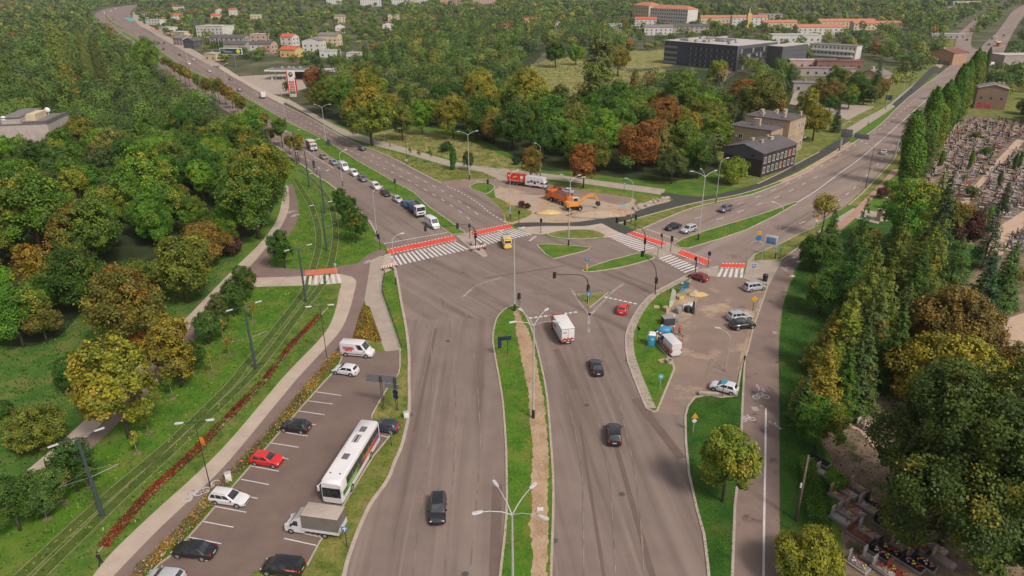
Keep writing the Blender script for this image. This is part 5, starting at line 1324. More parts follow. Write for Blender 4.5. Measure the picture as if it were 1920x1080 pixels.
for (x, y) in ((Lx * .31, 1.0), (Lx * .72, 16)): part('bigdish', 'satellite_dish', lambda b: (b.ball((0, 0, 1.6), 1.0, 2, (1, .5, 1)), b.tube([(0, 0, 0), (0, 0, 1.2)], .12, 6)), DISH, rf, (x, y, H + .2))
face_windows(root, 'r', Lx, 18.5, (2.5, 5.5, 8.5), 4, 1.2, 1.4, sub=False, x0=5, x1=15)
A, B = at(1824.6, 203), at(1855, 205)
d = B - A; h = math.atan2(d.y, d.x)
root, rf = building('brick_house', A, h, 11.5, 9.0, 9.0, wall_mat('brick_tan', (0.23, 0.145, 0.10)), R_GREY, 'tan brick house gable with red graffiti, right of the poplars', 'gable', 1.6, axis='y', chimneys=((7.5, 3, 10.2, 1.5), (9.5, 7, 9.8, 1.1)))
part('graffiti', 'graffiti', lambda b: (b.box((2.2, -.02, 1.6), (1.9, .05, 2.2)), b.box((5.2, -.02, 1.4), (2.2, .05, 1.6))), plain('graffiti_red', (.45, .03, .06), .6, .3, 2), root)
part('verge_trim', 'verge_board', lambda b: (b.box((2.9, -.32, 9.95), (6.1, .12, .25), 0, 0, 1, 0, -math.atan2(1.6, 5.75)), b.box((8.6, -.32, 9.95), (6.1, .12, .25), 0, 0, 1, 0, math.atan2(1.6, 5.75))), FRAME_W, rf)
face_windows(root, 'f', 11.5, 9, (4.8,), 3, .7, .9, sub=False)
A, B = at(1600, 162), at(1655, 168)
d = B - A; h = math.atan2(d.y, d.x)
root, rf = building('mural_house', A, h, 14, 13, 6.5, W_TAN, R_GREY, 'tan gabled house with a yellow and white mural behind the tall dark tree', 'gable', 2.6, axis='y', chimneys=((7, 3, 9.4, 2.0), (9, 8, 8.6, 1.2)))
part('mural', 'mural', lambda b: ring(b, Vector((6.5, -.05, 4.8)), 2.0, Vector((1, 0, 0)), Vector((0, 0, 1)), .7, 18), plain('mural_yellow', (.50, .30, .05), .8, .3, 1.5), root)
part('muralw', 'mural', lambda b: b.disc((7.0, -.03, 4.7), 1.5, 'Y', 18, .06), plain('mural_white', (.45, .42, .38), .8, .2, 1.5), root)
face_windows(root, 'r', 14, 13, (2.2, 5.0), 4, 1.0, 1.5)
H = 9.0
A, h, Lx = corners((1519, 82), (1607, 87), H)
root, rf = building('apartment_house', A, h, Lx, 11, H, W_WHITE, R_GREY, 'long white two storey house with balconies right of the office block', 'flat', cat='apartment building')
face_windows(root, 'f', Lx, 11, (7.2, 3.6), 12, 1.4, 1.7)
for z in (5.2, 1.8): part(('balc', z), 'balcony', lambda b: b.box((Lx * .5, -.7, z), (Lx * .9, 1.3, 1.1), .02), W_WHITE, root)
A, B = at(1741, 118), at(1778, 122)
d = B - A; h = math.atan2(d.y, d.x)
root, rf = building('corner_house', A, h, 16, 14, 7.5, wall_mat('brick_orange', (.33, .20, .12)), R_BROWN, 'orange tan house at the far bend of the north-east road', 'gable', 2.0, axis='y', chimneys=((5, 5, 9, 1.5), (9, 9, 9, 1.2)))
part('gfence', 'ground_floor_band', lambda b: b.box((8, -.08, 1.3), (13, .2, 2.4)), R_GREY, root)
building('depot_hall', at(1880, 122), 0.02, 40, 14, 6, W_GREYW, R_PALE, 'grey hall at the right frame edge beyond the white van', 'flat', cat='hall')
H = 17.0
A, h, Lx = corners((1220, 15), (1290, 18), H)
root, rf = building('hospital', A, h, Lx, 18, H, W_WHITE, R_ORANGE, 'large pale building with pink red hipped roof at the top of the picture', 'hip', 4.0, cat='building')
face_windows(root, 'f', Lx, 18, (3, 7, 11, 15), 16, 1.6, 1.9, sub=False)
A, h, Lx = corners((1187, 9), (1217, 11), 19)
root, rf = building('hospital', A, h, Lx, 20, 19, W_CREAM, R_ORANGE, 'cream wing with orange roof left of the large pale building', 'hip', 4.0, cat='building')
face_windows(root, 'f', Lx, 20, (6, 11, 15.5), 6, 1.6, 1.9, sub=False)
SMALL = [
 (300, 62, 16, 12, 5, -.5, W_WHITE, R_PALE, 'flat', 'low white shop with flat roof beside the far north-west road'),
 (322, 70, 22, 10, 4.5, -.55, W_CREAM, R_PALE, 'flat', 'low pale workshop row beside the far north-west road'),
 (370, 70, 34, 18, 9, -.35, W_WHITE, R_PALE, 'flat', 'big white flat roofed factory behind the roadside shops'),
 (326, 84, 15, 10, 5, -.6, W_GREYW, R_GREY, 'gable', 'grey gabled hall on the roadside left of the spruce'),
 (345, 90, 14, 10, 5, -.5, W_DARK2, R_DARK, 'gable', 'dark fronted hall with white sign on the roadside'),
 (395, 84, 34, 12, 5, -.2, W_GREYW, R_DARK, 'gable', 'long dark roofed hall behind the thuja hedge'),
 (420, 96, 20, 10, 4.5, -.2, W_GREYW, R_DARK, 'gable', 'grey roofed house behind the billboard'),
 (384, 113, 12, 8, 4, -.45, W_CREAM, R_PALE, 'flat', 'small beige flat roofed kiosk left of the billboard'),
 (470, 100, 11, 9, 5.5, -.2, W_WHITE, R_DARK, 'gable', 'white house with dark gable right of the billboard'),
 (488, 100, 11, 9, 6, -.3, W_PINK, R_DARK, 'gable', 'pinkish brick house beside the white dark gabled one'),
 (470, 80, 16, 9, 6, -.1, W_PINK, R_PALE, 'flat', 'flat roofed pink block behind the dark gabled houses'),
 (528, 92, 12, 10, 8, -.35, W_WHITE, R_RED, 'gable', 'tall white house with red tile roof behind the rust coloured garden tree'),
 (526, 107, 14, 10, 4.5, -.35, W_YEL, R_RED, 'gable', 'low yellow house with red hipped roof above the fuel station'),
 (568, 97, 16, 11, 7, -.2, W_WHITE, R_GREY, 'gable', 'white house with grey roof above the fuel station'),
 (598, 86, 18, 11, 7, -.2, W_CREAM, R_GREY, 'gable', 'cream house with grey roof right of the white one'),
 (600, 108, 14, 9, 4, -.1, W_WHITE, R_PALE, 'flat', 'low white flat roofed garage behind the fuel station'),
 (650, 113, 10, 8, 4, -.1, W_WHITE, R_PALE, 'flat', 'small white outbuilding beside the wood'),
 (322, 37, 14, 10, 5, .1, W_WHITE, R_RED, 'gable', 'white house with red roof near the far road bend'),
 (324, 21, 18, 12, 6, .1, W_WHITE, R_BROWN, 'gable', 'white house with brown roof near the top left'),
 (405, 28, 14, 10, 6, .1, W_WHITE, R_RED, 'gable', 'house with bright red roof among far gardens'),
 (396, 36, 14, 9, 4, .1, W_CREAM, R_RED, 'gable', 'low house with orange red roof among far gardens'),
 (430, 30, 12, 9, 7, .1, W_WHITE, R_RED, 'gable', 'narrow white house with red roof among far gardens'),
 (470, 38, 14, 9, 6, 0, W_CREAM, R_PALE, 'flat', 'cream block among the far gardens'),
 (266, 34, 22, 14, 5, -.2, W_WHITE, R_BROWN, 'hip', 'roadside inn with brown hipped roof at the far bend'),
 (274, 46, 26, 12, 5, -.4, W_WHITE, R_PALE, 'flat', 'long white roadside shop at the far bend'),
 (90, 72, 26, 14, 4, 0, W_WHITE, R_GREY, 'flat', 'low grey roofed hall in the far left trees'),
 (12, 84, 30, 14, 4, 0, W_WHITE, R_PALE, 'flat', 'low pale hall at the far left edge'),
 (150, 54, 26, 8, 4, -.4, W_CREAM, R_PALE, 'flat', 'pale pavilion beside the far end of the tree row'),
 (630, 63, 10, 9, 6, .3, W_WHITE, R_DARK, 'gable', 'white house with steep dark gable in the far gardens'),
 (628, 42, 14, 9, 6, .1, W_CREAM, R_GREY, 'gable', 'cream house with grey roof in the far gardens'),
 (728, 41, 14, 10, 7, 0, W_CREAM, R_PALE, 'flat', 'cream cube house in the far gardens'),
 (718, 57, 13, 9, 5, .2, W_WHITE, R_BROWN, 'gable', 'house with purple brown roof at the edge of the birch wood'),
 (935, 60, 16, 9, 4.5, .1, W_WHITE, R_RED, 'gable', 'white house with red roof beyond the birch wood'),
 (978, 47, 20, 9, 4.5, 0, W_WHITE, R_RED, 'gable', 'long red roof among the trees beyond the birch wood'),
 (1041, 60, 9, 8, 7, .4, W_CREAM, R_DARK, 'gable', 'narrow cream gabled house above the yellow field'),
 (1027, 72, 14, 8, 4, .3, W_GREYW, R_DARK, 'gable', 'grey barn above the yellow field'),
 (1143, 62, 13, 9, 7, .1, W_WHITE, R_PALE, 'flat', 'white cube house left of the hospital'),
 (1190, 54, 24, 12, 8, -.1, W_WHITE, R_RED, 'gable', 'white house with bright red roof below the hospital'),
 (1208, 66, 28, 11, 6, -.1, W_WHITE, R_GREY, 'gable', 'grey roofed row house below the hospital'),
 (1256, 62, 40, 12, 5, -.05, W_GREYW, R_DARK, 'gable', 'grey roofed hall behind the dark office block'),
 (1313, 48, 48, 12, 7, -.05, W_CREAM, R_ORANGE, 'gable', 'long low building with orange roof right of the hospital'),
 (1372, 50, 40, 12, 8, -.05, W_WHITE, R_ORANGE, 'gable', 'white building with red roof beside the yellow chimney tower'),
 (1420, 42, 30, 12, 8, -.05, W_GREYW, R_GREY, 'flat', 'grey box building behind the yellow chimney tower'),
 (1430, 56, 36, 10, 6, -.05, W_CREAM, R_ORANGE, 'gable', 'orange roofed building right of the yellow chimney tower'),
 (1494, 66, 44, 14, 6, -.08, W_WHITE, R_ORANGE, 'gable', 'orange roofed market hall beyond the white two storey house'),
 (1535, 54, 60, 14, 6, -.05, W_CREAM, R_ORANGE, 'gable', 'long orange roof behind the rust tree by the market hall'),
 (1600, 56, 50, 12, 5, -.05, W_CREAM, R_ORANGE, 'gable', 'long orange roof at the edge of the far wood'),
 (1446, 86, 40, 14, 7, -.1, W_WHITE, R_PALE, 'flat', 'white annex roof behind the dark office block'),
 (1480, 128, 30, 8, 4, -.15, W_PINK, R_PALE, 'flat', 'row of pink garages right of the office block'),
 (1490, 142, 34, 7, 3.5, -.15, W_GREYW, R_GREY, 'flat', 'long grey garage row in front of the pink one'),
 (1530, 130, 28, 9, 4, -.15, W_BRICK, R_BROWN, 'flat', 'brick garage row below the white two storey house'),
 (1486, 172, 16, 8, 3.5, -.15, W_GREYW, R_GREY, 'flat', 'grey shed at the depot yard edge'),
 (1685, 24, 30, 14, 5, 0, W_WHITE, R_PALE, 'flat', 'white roof among the far wood on the right'),
 (1780, 14, 60, 20, 7, 0, W_WHITE, R_PALE, 'flat', 'long white hall near the far hilltop road'),
 (1760, 26, 26, 12, 6, 0, W_GREYW, R_GREY, 'gable', 'grey house near the far hilltop road'),
 (1745, 73, 30, 8, 3.5, -.1, W_GREYW, R_PALE, 'flat', 'pale shed roof beside the far bend of the road'),
 ]
for k, (x, lab) in enumerate(((612, 'pale apartment block on the skyline above the fuel station road'), (676, 'white apartment block on the skyline, second from left'), (735, 'white apartment block on the skyline beside a taller spruce'), (770, 'wide white apartment block on the skyline'), (826, 'orange and white block on the skyline'), (884, 'pink white block on the skyline, right of the orange one'))):
 SMALL.append((x, 12 if k else 8, 34 + 8 * (k % 3), 14, 14 + 3 * (k % 2), 0.05, W_PINK if k in (4, 5) else W_WHITE, R_PALE, 'flat', lab))
for k, (x, y, w, dp, H, hh, wl_, rf_, kd, lab) in enumerate(SMALL):
 H = H * 1.25
 root, rf = building('house' if H < 12 and w < 26 else 'building', at(x, y), hh, w, dp, H, wl_, rf_, lab, kd, 2.2 if kd == 'gable' else 2.5, 'house' if w < 26 and H < 12 else 'building', 'xy'[(k % 3 == 1) and kd == 'gable' and w < 20], None, True, ((w * .4, dp * .5, H + (2 if kd != 'flat' else .2), 1.2),) if w < 22 else ())
 n = max(2, int(w / 4.5))
 rows = [1.7 + 3.1 * i for i in range(max(1, int(H / 3.1)))]
 face_windows(root, 'f', w, dp, rows, n, 1.3, 1.4, sub=False)
 if y > 70: face_windows(root, 'r', w, dp, rows, max(1, int(dp / 4)), 1.2, 1.4, sub=False)
p = at(1402, 54)
t = empty('chimney_tower', p, 0, 'tall yellow chimney tower among the orange roofs', 'tower')
b = MB(); b.box((0, 0, 8), (5, 5, 16), .1, 0, .85); b.build('tower_shaft', W_YEL, t)
b = MB(); b.box((0, 0, 18.5), (1.4, 1.4, 5), .05, 0, .6); b.build('mast', W_CREAM, t)
p0 = at(505, 150); h = -0.12
st = empty('fuel_station', p0, h, 'fuel station with flat white edged canopy and glazed shop beside the north-west road', 'fuel station')
part('canopy', 'canopy', lambda b: b.box((13, 6, 5.4), (30, 13, .5), .05), R_GREY, st)
part('fascia', 'fascia', lambda b: (b.box((13, -.55, 5.4), (30.3, .12, .8)), b.box((-2.1, 6, 5.4), (.12, 13, .8)), b.box((28.1, 6, 5.4), (.12, 13, .8))), FRAME_W, st)
for i in range(3): part('post', 'post', lambda b: b.box((0, 0, 2.6), (.4, .4, 5.2)), FRAME_W, st, (3 + 10 * i, 3, 0))
for i in range(3):
 pm = part('pump', 'fuel_pump', lambda b: b.box((0, 0, 1.0), (.7, 1.2, 2.0), .06), C_RED if i else C_WHITE, st, (1 + 10 * i, 2, 0)); part('pscr', 'display', lambda b: b.box((0, -.61, 1.4), (.5, .04, .5)), GLASS_B, pm)
part('shop', 'shop', lambda b: b.box((22, 16, 2.2), (26, 8, 4.4), .03), W_GREYW, st)
part('shopg', 'shop_window', lambda b: b.box((22, 11.95, 1.8), (24, .1, 2.8)), GLASS_B, st)
part('shopr', 'roof', lambda b: b.box((22, 16, 4.5), (26.6, 8.6, .25), .03), R_PALE, st)
for i in range(4): part('rac', 'air_unit', lambda b: b.box((0, 0, .6), (1.4, 1.2, 1.1), .1), AC, st, (6 + 3.5 * i, 7 + (i % 2) * 2, 5.7))
KEEP_OUT += [(p0.x + 13, p0.y + 5, 20), (p0.x + 24, p0.y + 14, 14)]
building('car_wash', at(597, 150), -.1, 14, 8, 4.5, W_GREYW, R_PALE, 'pale roofed car wash at the right of the fuel station', 'flat', cat='building')
p = at(551, 182)
sg = empty('price_sign', p, R(-6), 'tall red and white fuel price sign with round dark emblem', 'sign')
part('totem', 'panel', lambda b: b.box((0, 0, 6.6), (4.2, .7, 13.0), .06), FRAME_W, sg)
part('totr', 'red_edge', lambda b: (b.box((-2.0, 0, 6.6), (.5, .8, 13.1)), b.box((2.0, 0, 5.0), (.4, .8, 9.8))), C_RED, sg)
part('tote', 'round_emblem', lambda b: b.disc((0, -.38, 11.2), 1.15, 'Y', 22, .1), plain('emblem_brown', (.06, .035, .02), .4, .1), sg)
part('totg', 'emblem_ring', lambda b: b.disc((.1, -.45, 11.4), .55, 'Y', 16, .1), plain('emblem_gold', (.50, .33, .08), .4, .1), sg)
for i, v_ in enumerate(('5.99', '6.49', '6.19', '2.89')):
 z = 7.6 - 1.25 * i
 pp = part('price', 'price_panel', lambda b: b.box((0, -.38, 0), (2.6, .08, .95)), C_RED, sg, (0, 0, z))
 text(v_, .95, pp, PLATE, (0, -.43, 0), (R(90), 0, 0))
part('pgreen', 'green_panel', lambda b: b.box((0, -.38, 2.4), (3.0, .08, 1.3)), plain('panel_green', (.04, .16, .07), .5, .1), sg)
p = at(442, 126)
bb = empty('billboard', p, R(-10), 'dark green roadside billboard with a yellow disc on a single post', 'billboard')
part('bbp', 'post', lambda b: b.tube([(0, .4, 0), (0, .4, 8.6)], .35, 8), STEEL, bb)
part('bbb', 'board', lambda b: b.box((-1.5, 0, 10.4), (16.5, .5, 4.2), .05), FRAME_W, bb)
bf = part('bbf', 'poster', lambda b: b.box((-1.5, -.27, 10.4), (15.6, .06, 3.5)), plain('poster_green', (.012, .05, .045), .5, .3, .4), bb)
part('bby', 'yellow_disc', lambda b: b.disc((4.0, -.32, 10.5), 1.45, 'Y', 20, .06), plain('poster_yellow', (.50, .50, .03), .5, .1), bf)
text('NOWE', .9, bf, PLATE, (-7, -.33, 11.1), (R(90), 0, 0)); text('MIESZKANIA', 1.1, bf, PLATE, (-3.6, -.33, 10.0), (R(90), 0, 0))
for k, (x, y) in enumerate(((287, 58), (296, 62), (306, 64), (316, 68))):
 t = empty('awning', at(x, y), -.5, ('first', 'second', 'third', 'fourth')[k] + ' orange awning from the far end of the roadside shops', 'awning')
 part('awr', 'canopy', lambda b: b.loft([[(-3, -2, 2.6), (3, -2, 2.6), (3, 2, 2.6), (-3, 2, 2.6)], [(-.3, -.2, 4), (.3, -.2, 4), (.3, .2, 4), (-.3, .2, 4)]], False), R_ORANGE, t)
 for sx in (-2.8, 2.8):
  for sy in (-1.8, 1.8): part('awp', 'post', lambda b: b.tube([(0, 0, 0), (0, 0, 2.7)], .06, 5), STEEL, t, (sx, sy, 0))
W_LEFT = [(-300, 630), (60, 640), (175, 550), (330, 475), (465, 440), (520, 365), (528, 322), (480, 277), (420, 235), (345, 188), (295, 152), (245, 112), (200, 80), (-300, 82)]
W_MID = [(605, 215), (690, 250), (760, 232), (870, 245), (950, 282), (1010, 312), (1080, 318), (1200, 333), (1290, 332), (1340, 305), (1352, 255), (1390, 215), (1340, 190), (1240, 178), (1190, 178), (1120, 198), (1020, 200), (965, 172), (975, 130), (1000, 100), (930, 75), (760, 70), (700, 95), (640, 140), (605, 180)]
for x_, y_ in ((1262, 150), (1290, 152), (1320, 156), (1350, 158), (1375, 160), (1400, 160)):
 p_ = at(x_, y_); KEEP_OUT.append((p_.x, p_.y, 13))
n1 = scatter(W_LEFT, 8.6, 105, ['broad', 'broad', 'dome', 'oval'], list('GGgggggGbbgbdly'), 'left wood', 'trees of the left wood', seed=3)
n2 = scatter(W_MID, 9.0, 95, ['broad', 'broad', 'dome', 'oval', 'birch'], list('GGgggbyyyblwdo'), 'central wood', 'trees of the central wood', seed=4)
n3 = scatter([(1505, 200), (1600, 150), (1700, 120), (1760, 60), (1790, 60), (1770, 110), (1700, 165), (1640, 195), (1560, 215)], 10, 14, ['broad', 'oval', 'dome'], list('GgGlo'), 'roadside gardens', 'garden trees north of the road', seed=5)
n4 = scatter([(1860, 190), (1960, 170), (2000, 260), (1960, 240), (1895, 215)], 8, 8, ['broad', 'dome'], list('rgKG'), 'grove', 'trees behind the cemetery', seed=6)
n5 = scatter([(1580, 560), (1700, 480), (1830, 470), (1900, 560), (1790, 610), (1640, 650), (1590, 640)], 8, 8, ['spruce', 'larch'], list('dGlt'), 'conifer belt', 'conifers of the cemetery', seed=7)
print('TREES', N_TREES, n1, n2, n3, n4, n5)
def far_woods():
 global rng
 rng = np.random.default_rng(5)
 ROADS = [px_line(NW_L, 3), px_line(NW_R, 3), px_line(NE_N, 3), px_line([(1838, 150), (1838, 92), (1867, 63), (1898, 22), (1917, 10)], 3), px_line([(1945, 8), (1903, 55), (1877, 108)], 3), px_line([(447, 148), (560, 140), (575, 165), (492, 174)], 2)]
 seg = np.array([[*a.xy, *b.xy] for L_ in ROADS for a, b in zip(L_, L_[1:])])
 open_px = [[(440, 118), (560, 118), (580, 165), (505, 178), (400, 130)], [(975, 108), (1060, 96), (1120, 108), (1260, 88), (1260, 150), (1110, 195), (1000, 192)], W_LEFT, W_MID,
 [(1480, 165), (1600, 190), (1650, 200), (1590, 228), (1470, 240)], [(1500, 120), (1640, 112), (1700, 130), (1640, 205), (1500, 170)], [(1690, 380), (1722, 330), (1810, 215), (1960, 232), (2100, 330), (2000, 480), (1800, 450)]]
 open_w = [to_poly(q) for q in open_px]
 P = []
 y = 190.0
 while y < 2600:
  sp = 9.0 if y < 480 else (11.0 if y < 800 else (14.0 if y < 1300 else 19.0))
  half = 0.80 * y + 60
  x = -half
  while x < half:
   P.append((x + rng.uniform(-.4, .4) * sp, y + rng.uniform(-.4, .4) * sp, sp)); x += sp
  y += sp
 P = np.array(P)
 keep = np.ones(len(P), bool)
 ab = seg[:, 2:] - seg[:, :2]
 ll = (ab ** 2).sum(1) + 1e-6
 for i, q in enumerate(P):
  t = np.clip(((q[:2] - seg[:, :2]) * ab).sum(1) / ll, 0, 1)
  d = np.sqrt((((seg[:, :2] + ab * t[:, None]) - q[:2]) ** 2).sum(1)).min()
  if d < 9: keep[i] = False
 roads = [to_poly(NW_L + NW_R[:18]), to_poly(NE_N[6:] + [(1905, 2), (1887, 14), (1860, 27), (1830, 52), (1822, 70), (1822, 88), (1838, 150), (1710, 232)]), to_poly([(1838, 150), (1838, 92), (1867, 63), (1917, 10), (1945, 8), (1903, 55), (1877, 108)])]
 PL = np.array(PLACED); KO = np.array(KEEP_OUT) if KEEP_OUT else np.zeros((0, 3))
 patchy = np.sin(P[:, 0] * 0.021 + 1.3) + np.sin(P[:, 1] * 0.017) + np.sin((P[:, 0] + P[:, 1]) * 0.009 + 2)
 for i, q in enumerate(P):
  if not keep[i]: continue
  if q[1] < 330 and from_world(q[:2])[1] > 170 and not any(inside(q[:2], w) for w in open_w[2:4]): keep[i] = False; continue
  if any(inside(q[:2], w) for w in roads) or any(inside(q[:2], w) for w in open_w[:2] + open_w[4:]): keep[i] = False; continue
  if ((PL[:, :2] - q[:2]) ** 2).sum(1).min() < 36: keep[i] = False; continue
  if len(KO) and ((((KO[:, :2] - q[:2]) ** 2).sum(1)) < (KO[:, 2] + 2) ** 2).any(): keep[i] = False; continue
  if not any(inside(q[:2], w) for w in open_w[2:4]):
   if rng.random() < (0.30 if patchy[i] > -0.6 else 0.62): keep[i] = False
 P = P[keep]
 cols = np.array([(0.064, 0.115, 0.020), (0.090, 0.150, 0.022), (0.048, 0.085, 0.022), (0.17, 0.185, 0.028), (0.20, 0.15, 0.028), (0.22, 0.11, 0.028), (0.10, 0.135, 0.026), (0.065, 0.10, 0.030), (0.11, 0.115, 0.045)])
 pr = np.array([.23, .22, .12, .12, .02, .012, .17, .07, .038])
 co, ti, tc = [], [], []
 for x, y, sp in P:
  d = math.hypot(x, y)
  r = sp * rng.uniform(0.42, 0.66); h = rng.uniform(7.0, 15.0) * (0.8 if sp < 10 else 1.0)
  if rng.random() < 0.05: r *= 0.45; h *= 1.5
  ix, iy = from_world((x, y))
  if (250 < ix < 740 and 8 < iy < 130) or (1180 < ix < 1640 and 14 < iy < 140):
   if ix < 800 and rng.random() < .22: continue
   h = rng.uniform(3.5, 7.5) if rng.random() < (.85 if ix < 800 else .6) else rng.uniform(8, 13); r = min(r, 4.5)
  n = 420 if d < 420 else (260 if d < 620 else (120 if d < 900 else (55 if d < 1400 else 26)))
  ls = max(0.55, d / 1280 * 2.5) * (1.0 if d < 900 else 1.3)
  nl = 6
  lc = unit(rng.normal(size=(nl, 3)) + np.array([0, -0.1, 0.4])) * np.array([r * .42, r * .42, h * .20]) + np.array([0, 0, h * .58])
  k = rng.integers(0, nl, n)
  dr = unit(rng.normal(size=(n, 3)) + np.array([0, -.15, 0.40]))
  p = lc[k] + dr * np.array([r * .60, r * .60, h * .26]) * rng.uniform(.88, 1.06, (n, 1))
  p[:, 2] = np.maximum(p[:, 2], 0.5)
  nr = unit(dr + np.array([0, 0, .25]) + rng.normal(size=(n, 3)) * .22)
  lt = .5 + (rng.random(nl) - .5) * .5
  q, t = quads(p + np.array([x, y, 0]), nr, ls, np.stack([lt[k], .35 + .4 * rng.random(n), np.full(n, .2 + .75 * rng.random() ** 3)], 1), 0.9)
  c = cols[rng.choice((0, 1, 1, 6, 7)) if inside((x, y), open_w[2]) else rng.choice(len(cols), p=pr)] * rng.uniform(.7, 1.35)
  co.append(q); ti.append(t); tc.append(np.tile(c, (len(q), 1)))
 co, ti, tc = np.concatenate(co), np.concatenate(ti), np.concatenate(tc)
 print('FAR', len(P), len(co) // 4)
 o = link('distant_woodland', leaf_mesh('distant_woodland', co, ti, LEAF_FAR, tc))
 tag(o, 'mass of green and autumn coloured trees covering the far suburb', kind='stuff')
far_woods()
# ================================================================== VEHICLES
SPEC = dict(
 hatch=(4.1, 1.78, 1.48, 0.95, 0.92, 0.70, 0.32, (-0.47, 0.26), (-0.36, 0.05), 0.93, (-0.30, 0.32), 2),
 sedan=(4.65, 1.82, 1.45, 0.93, 0.90, 0.68, 0.33, (-0.36, 0.25), (-0.20, 0.04), 0.95, (-0.29, 0.31), 2),
 estate=(4.6, 1.80, 1.50, 0.94, 0.91, 0.68, 0.32, (-0.485, 0.24), (-0.42, 0.04), 0.94, (-0.29, 0.31), 3),
 suv=(4.5, 1.88, 1.70, 1.08, 1.05, 0.82, 0.37, (-0.48, 0.26), (-0.40, 0.08), 1.06, (-0.30, 0.31), 3),
 mpv=(4.4, 1.82, 1.68, 1.02, 1.00, 0.75, 0.33, (-0.485, 0.32), (-0.43, 0.12), 1.02, (-0.29, 0.32), 3),
 smallvan=(4.4, 1.82, 1.84, 1.08, 1.02, 0.78, 0.33, (-0.495, 0.30), (-0.48, 0.10), 1.08, (-0.30, 0.32), 1),
 van=(5.4, 2.02, 2.38, 1.25, 1.20, 0.85, 0.35, (-0.495, 0.36), (-0.485, 0.20), 1.25, (-0.31, 0.33), 1),
 )
def half_ring(w, zt, zb):
 h = [(0.80 * w, zb), (0.97 * w, zb + 0.10), (1.0 * w, zb + 0.34), (0.985 * w, zt - 0.11), (0.88 * w, zt)]
 return h + [(-y, z) for y, z in h[::-1]]
def car_body(b, sp):
 L, W, H, belt, hood, nose, wr, br, rr, tail, wb, ns = sp
 w = W / 2
 st = [(-0.5, .80, tail * .74), (-0.488, .92, tail * .92), (-0.45, .985, tail), (-0.2, 1, belt), (0.1, 1, belt), (br[1] - .01, .995, belt - .01), (0.38, .97, (hood + nose) / 2 + .04), (0.455, .91, nose), (0.488, .83, nose * .82), (0.5, .74, nose * .66)]
 zb = 0.22 if wr < .36 else 0.28
 b.loft([[(x * L, y, z) for y, z in half_ring(w * hw, zt, zb)] for x, hw, zt in st])
def cabin_ring(x0, x1, w, z, r=0.12):
 pts = []
 for cx, cy, a0 in ((x1 - r, w - r, 0), (x0 + r, w - r, 90), (x0 + r, -w + r, 180), (x1 - r, -w + r, 270)):
  for a in (0, 45, 90):
   t = R(a0 + a)
   pts.append((cx + r * math.cos(t), cy + r * math.sin(t), z))
 return pts
def car_cabin(b, sp):
 L, W, H, belt, hood, nose, wr, br, rr, tail, wb, ns = sp
 w = W / 2
 zr = H - 0.05
 b.loft([cabin_ring(br[0] * L, br[1] * L, w * .95, belt - .04, .14), cabin_ring(rr[0] * L, rr[1] * L, w * (.77 if H < 1.8 else .86), zr, .12), cabin_ring(rr[0] * L + .10, rr[1] * L - .12, w * (.68 if H < 1.8 else .80), H, .12)])
def glass_quad(b, A, B, C, D, ins, off, th=0.012):
 """pane on the face A B C D (bottom-left, bottom-right, top-right, top-left)"""
 A, B, C, D = (Vector(p) for p in (A, B, C, D))
 f = lambda u, v: (A.lerp(B, u)).lerp(D.lerp(C, u), v)
 n = (B - A).cross(D - A).normalized()
 u0, u1, v0, v1 = ins
 P = [f(u0, v0), f(u1, v0), f(u1, v1), f(u0, v1)]
 b.poly([p + n * off for p in P], th, -n)
def frames(sp):
 L, W, H, belt, hood, nose, wr, br, rr, tail, wb, ns = sp
 w = W / 2; k = .77 if H < 1.8 else .86
 zb, zr = belt - .04, H - .05
 return (lambda x, y, z: Vector((x, y, z))), br[0] * L, br[1] * L, rr[0] * L, rr[1] * L, w * .95, w * k, zb, zr
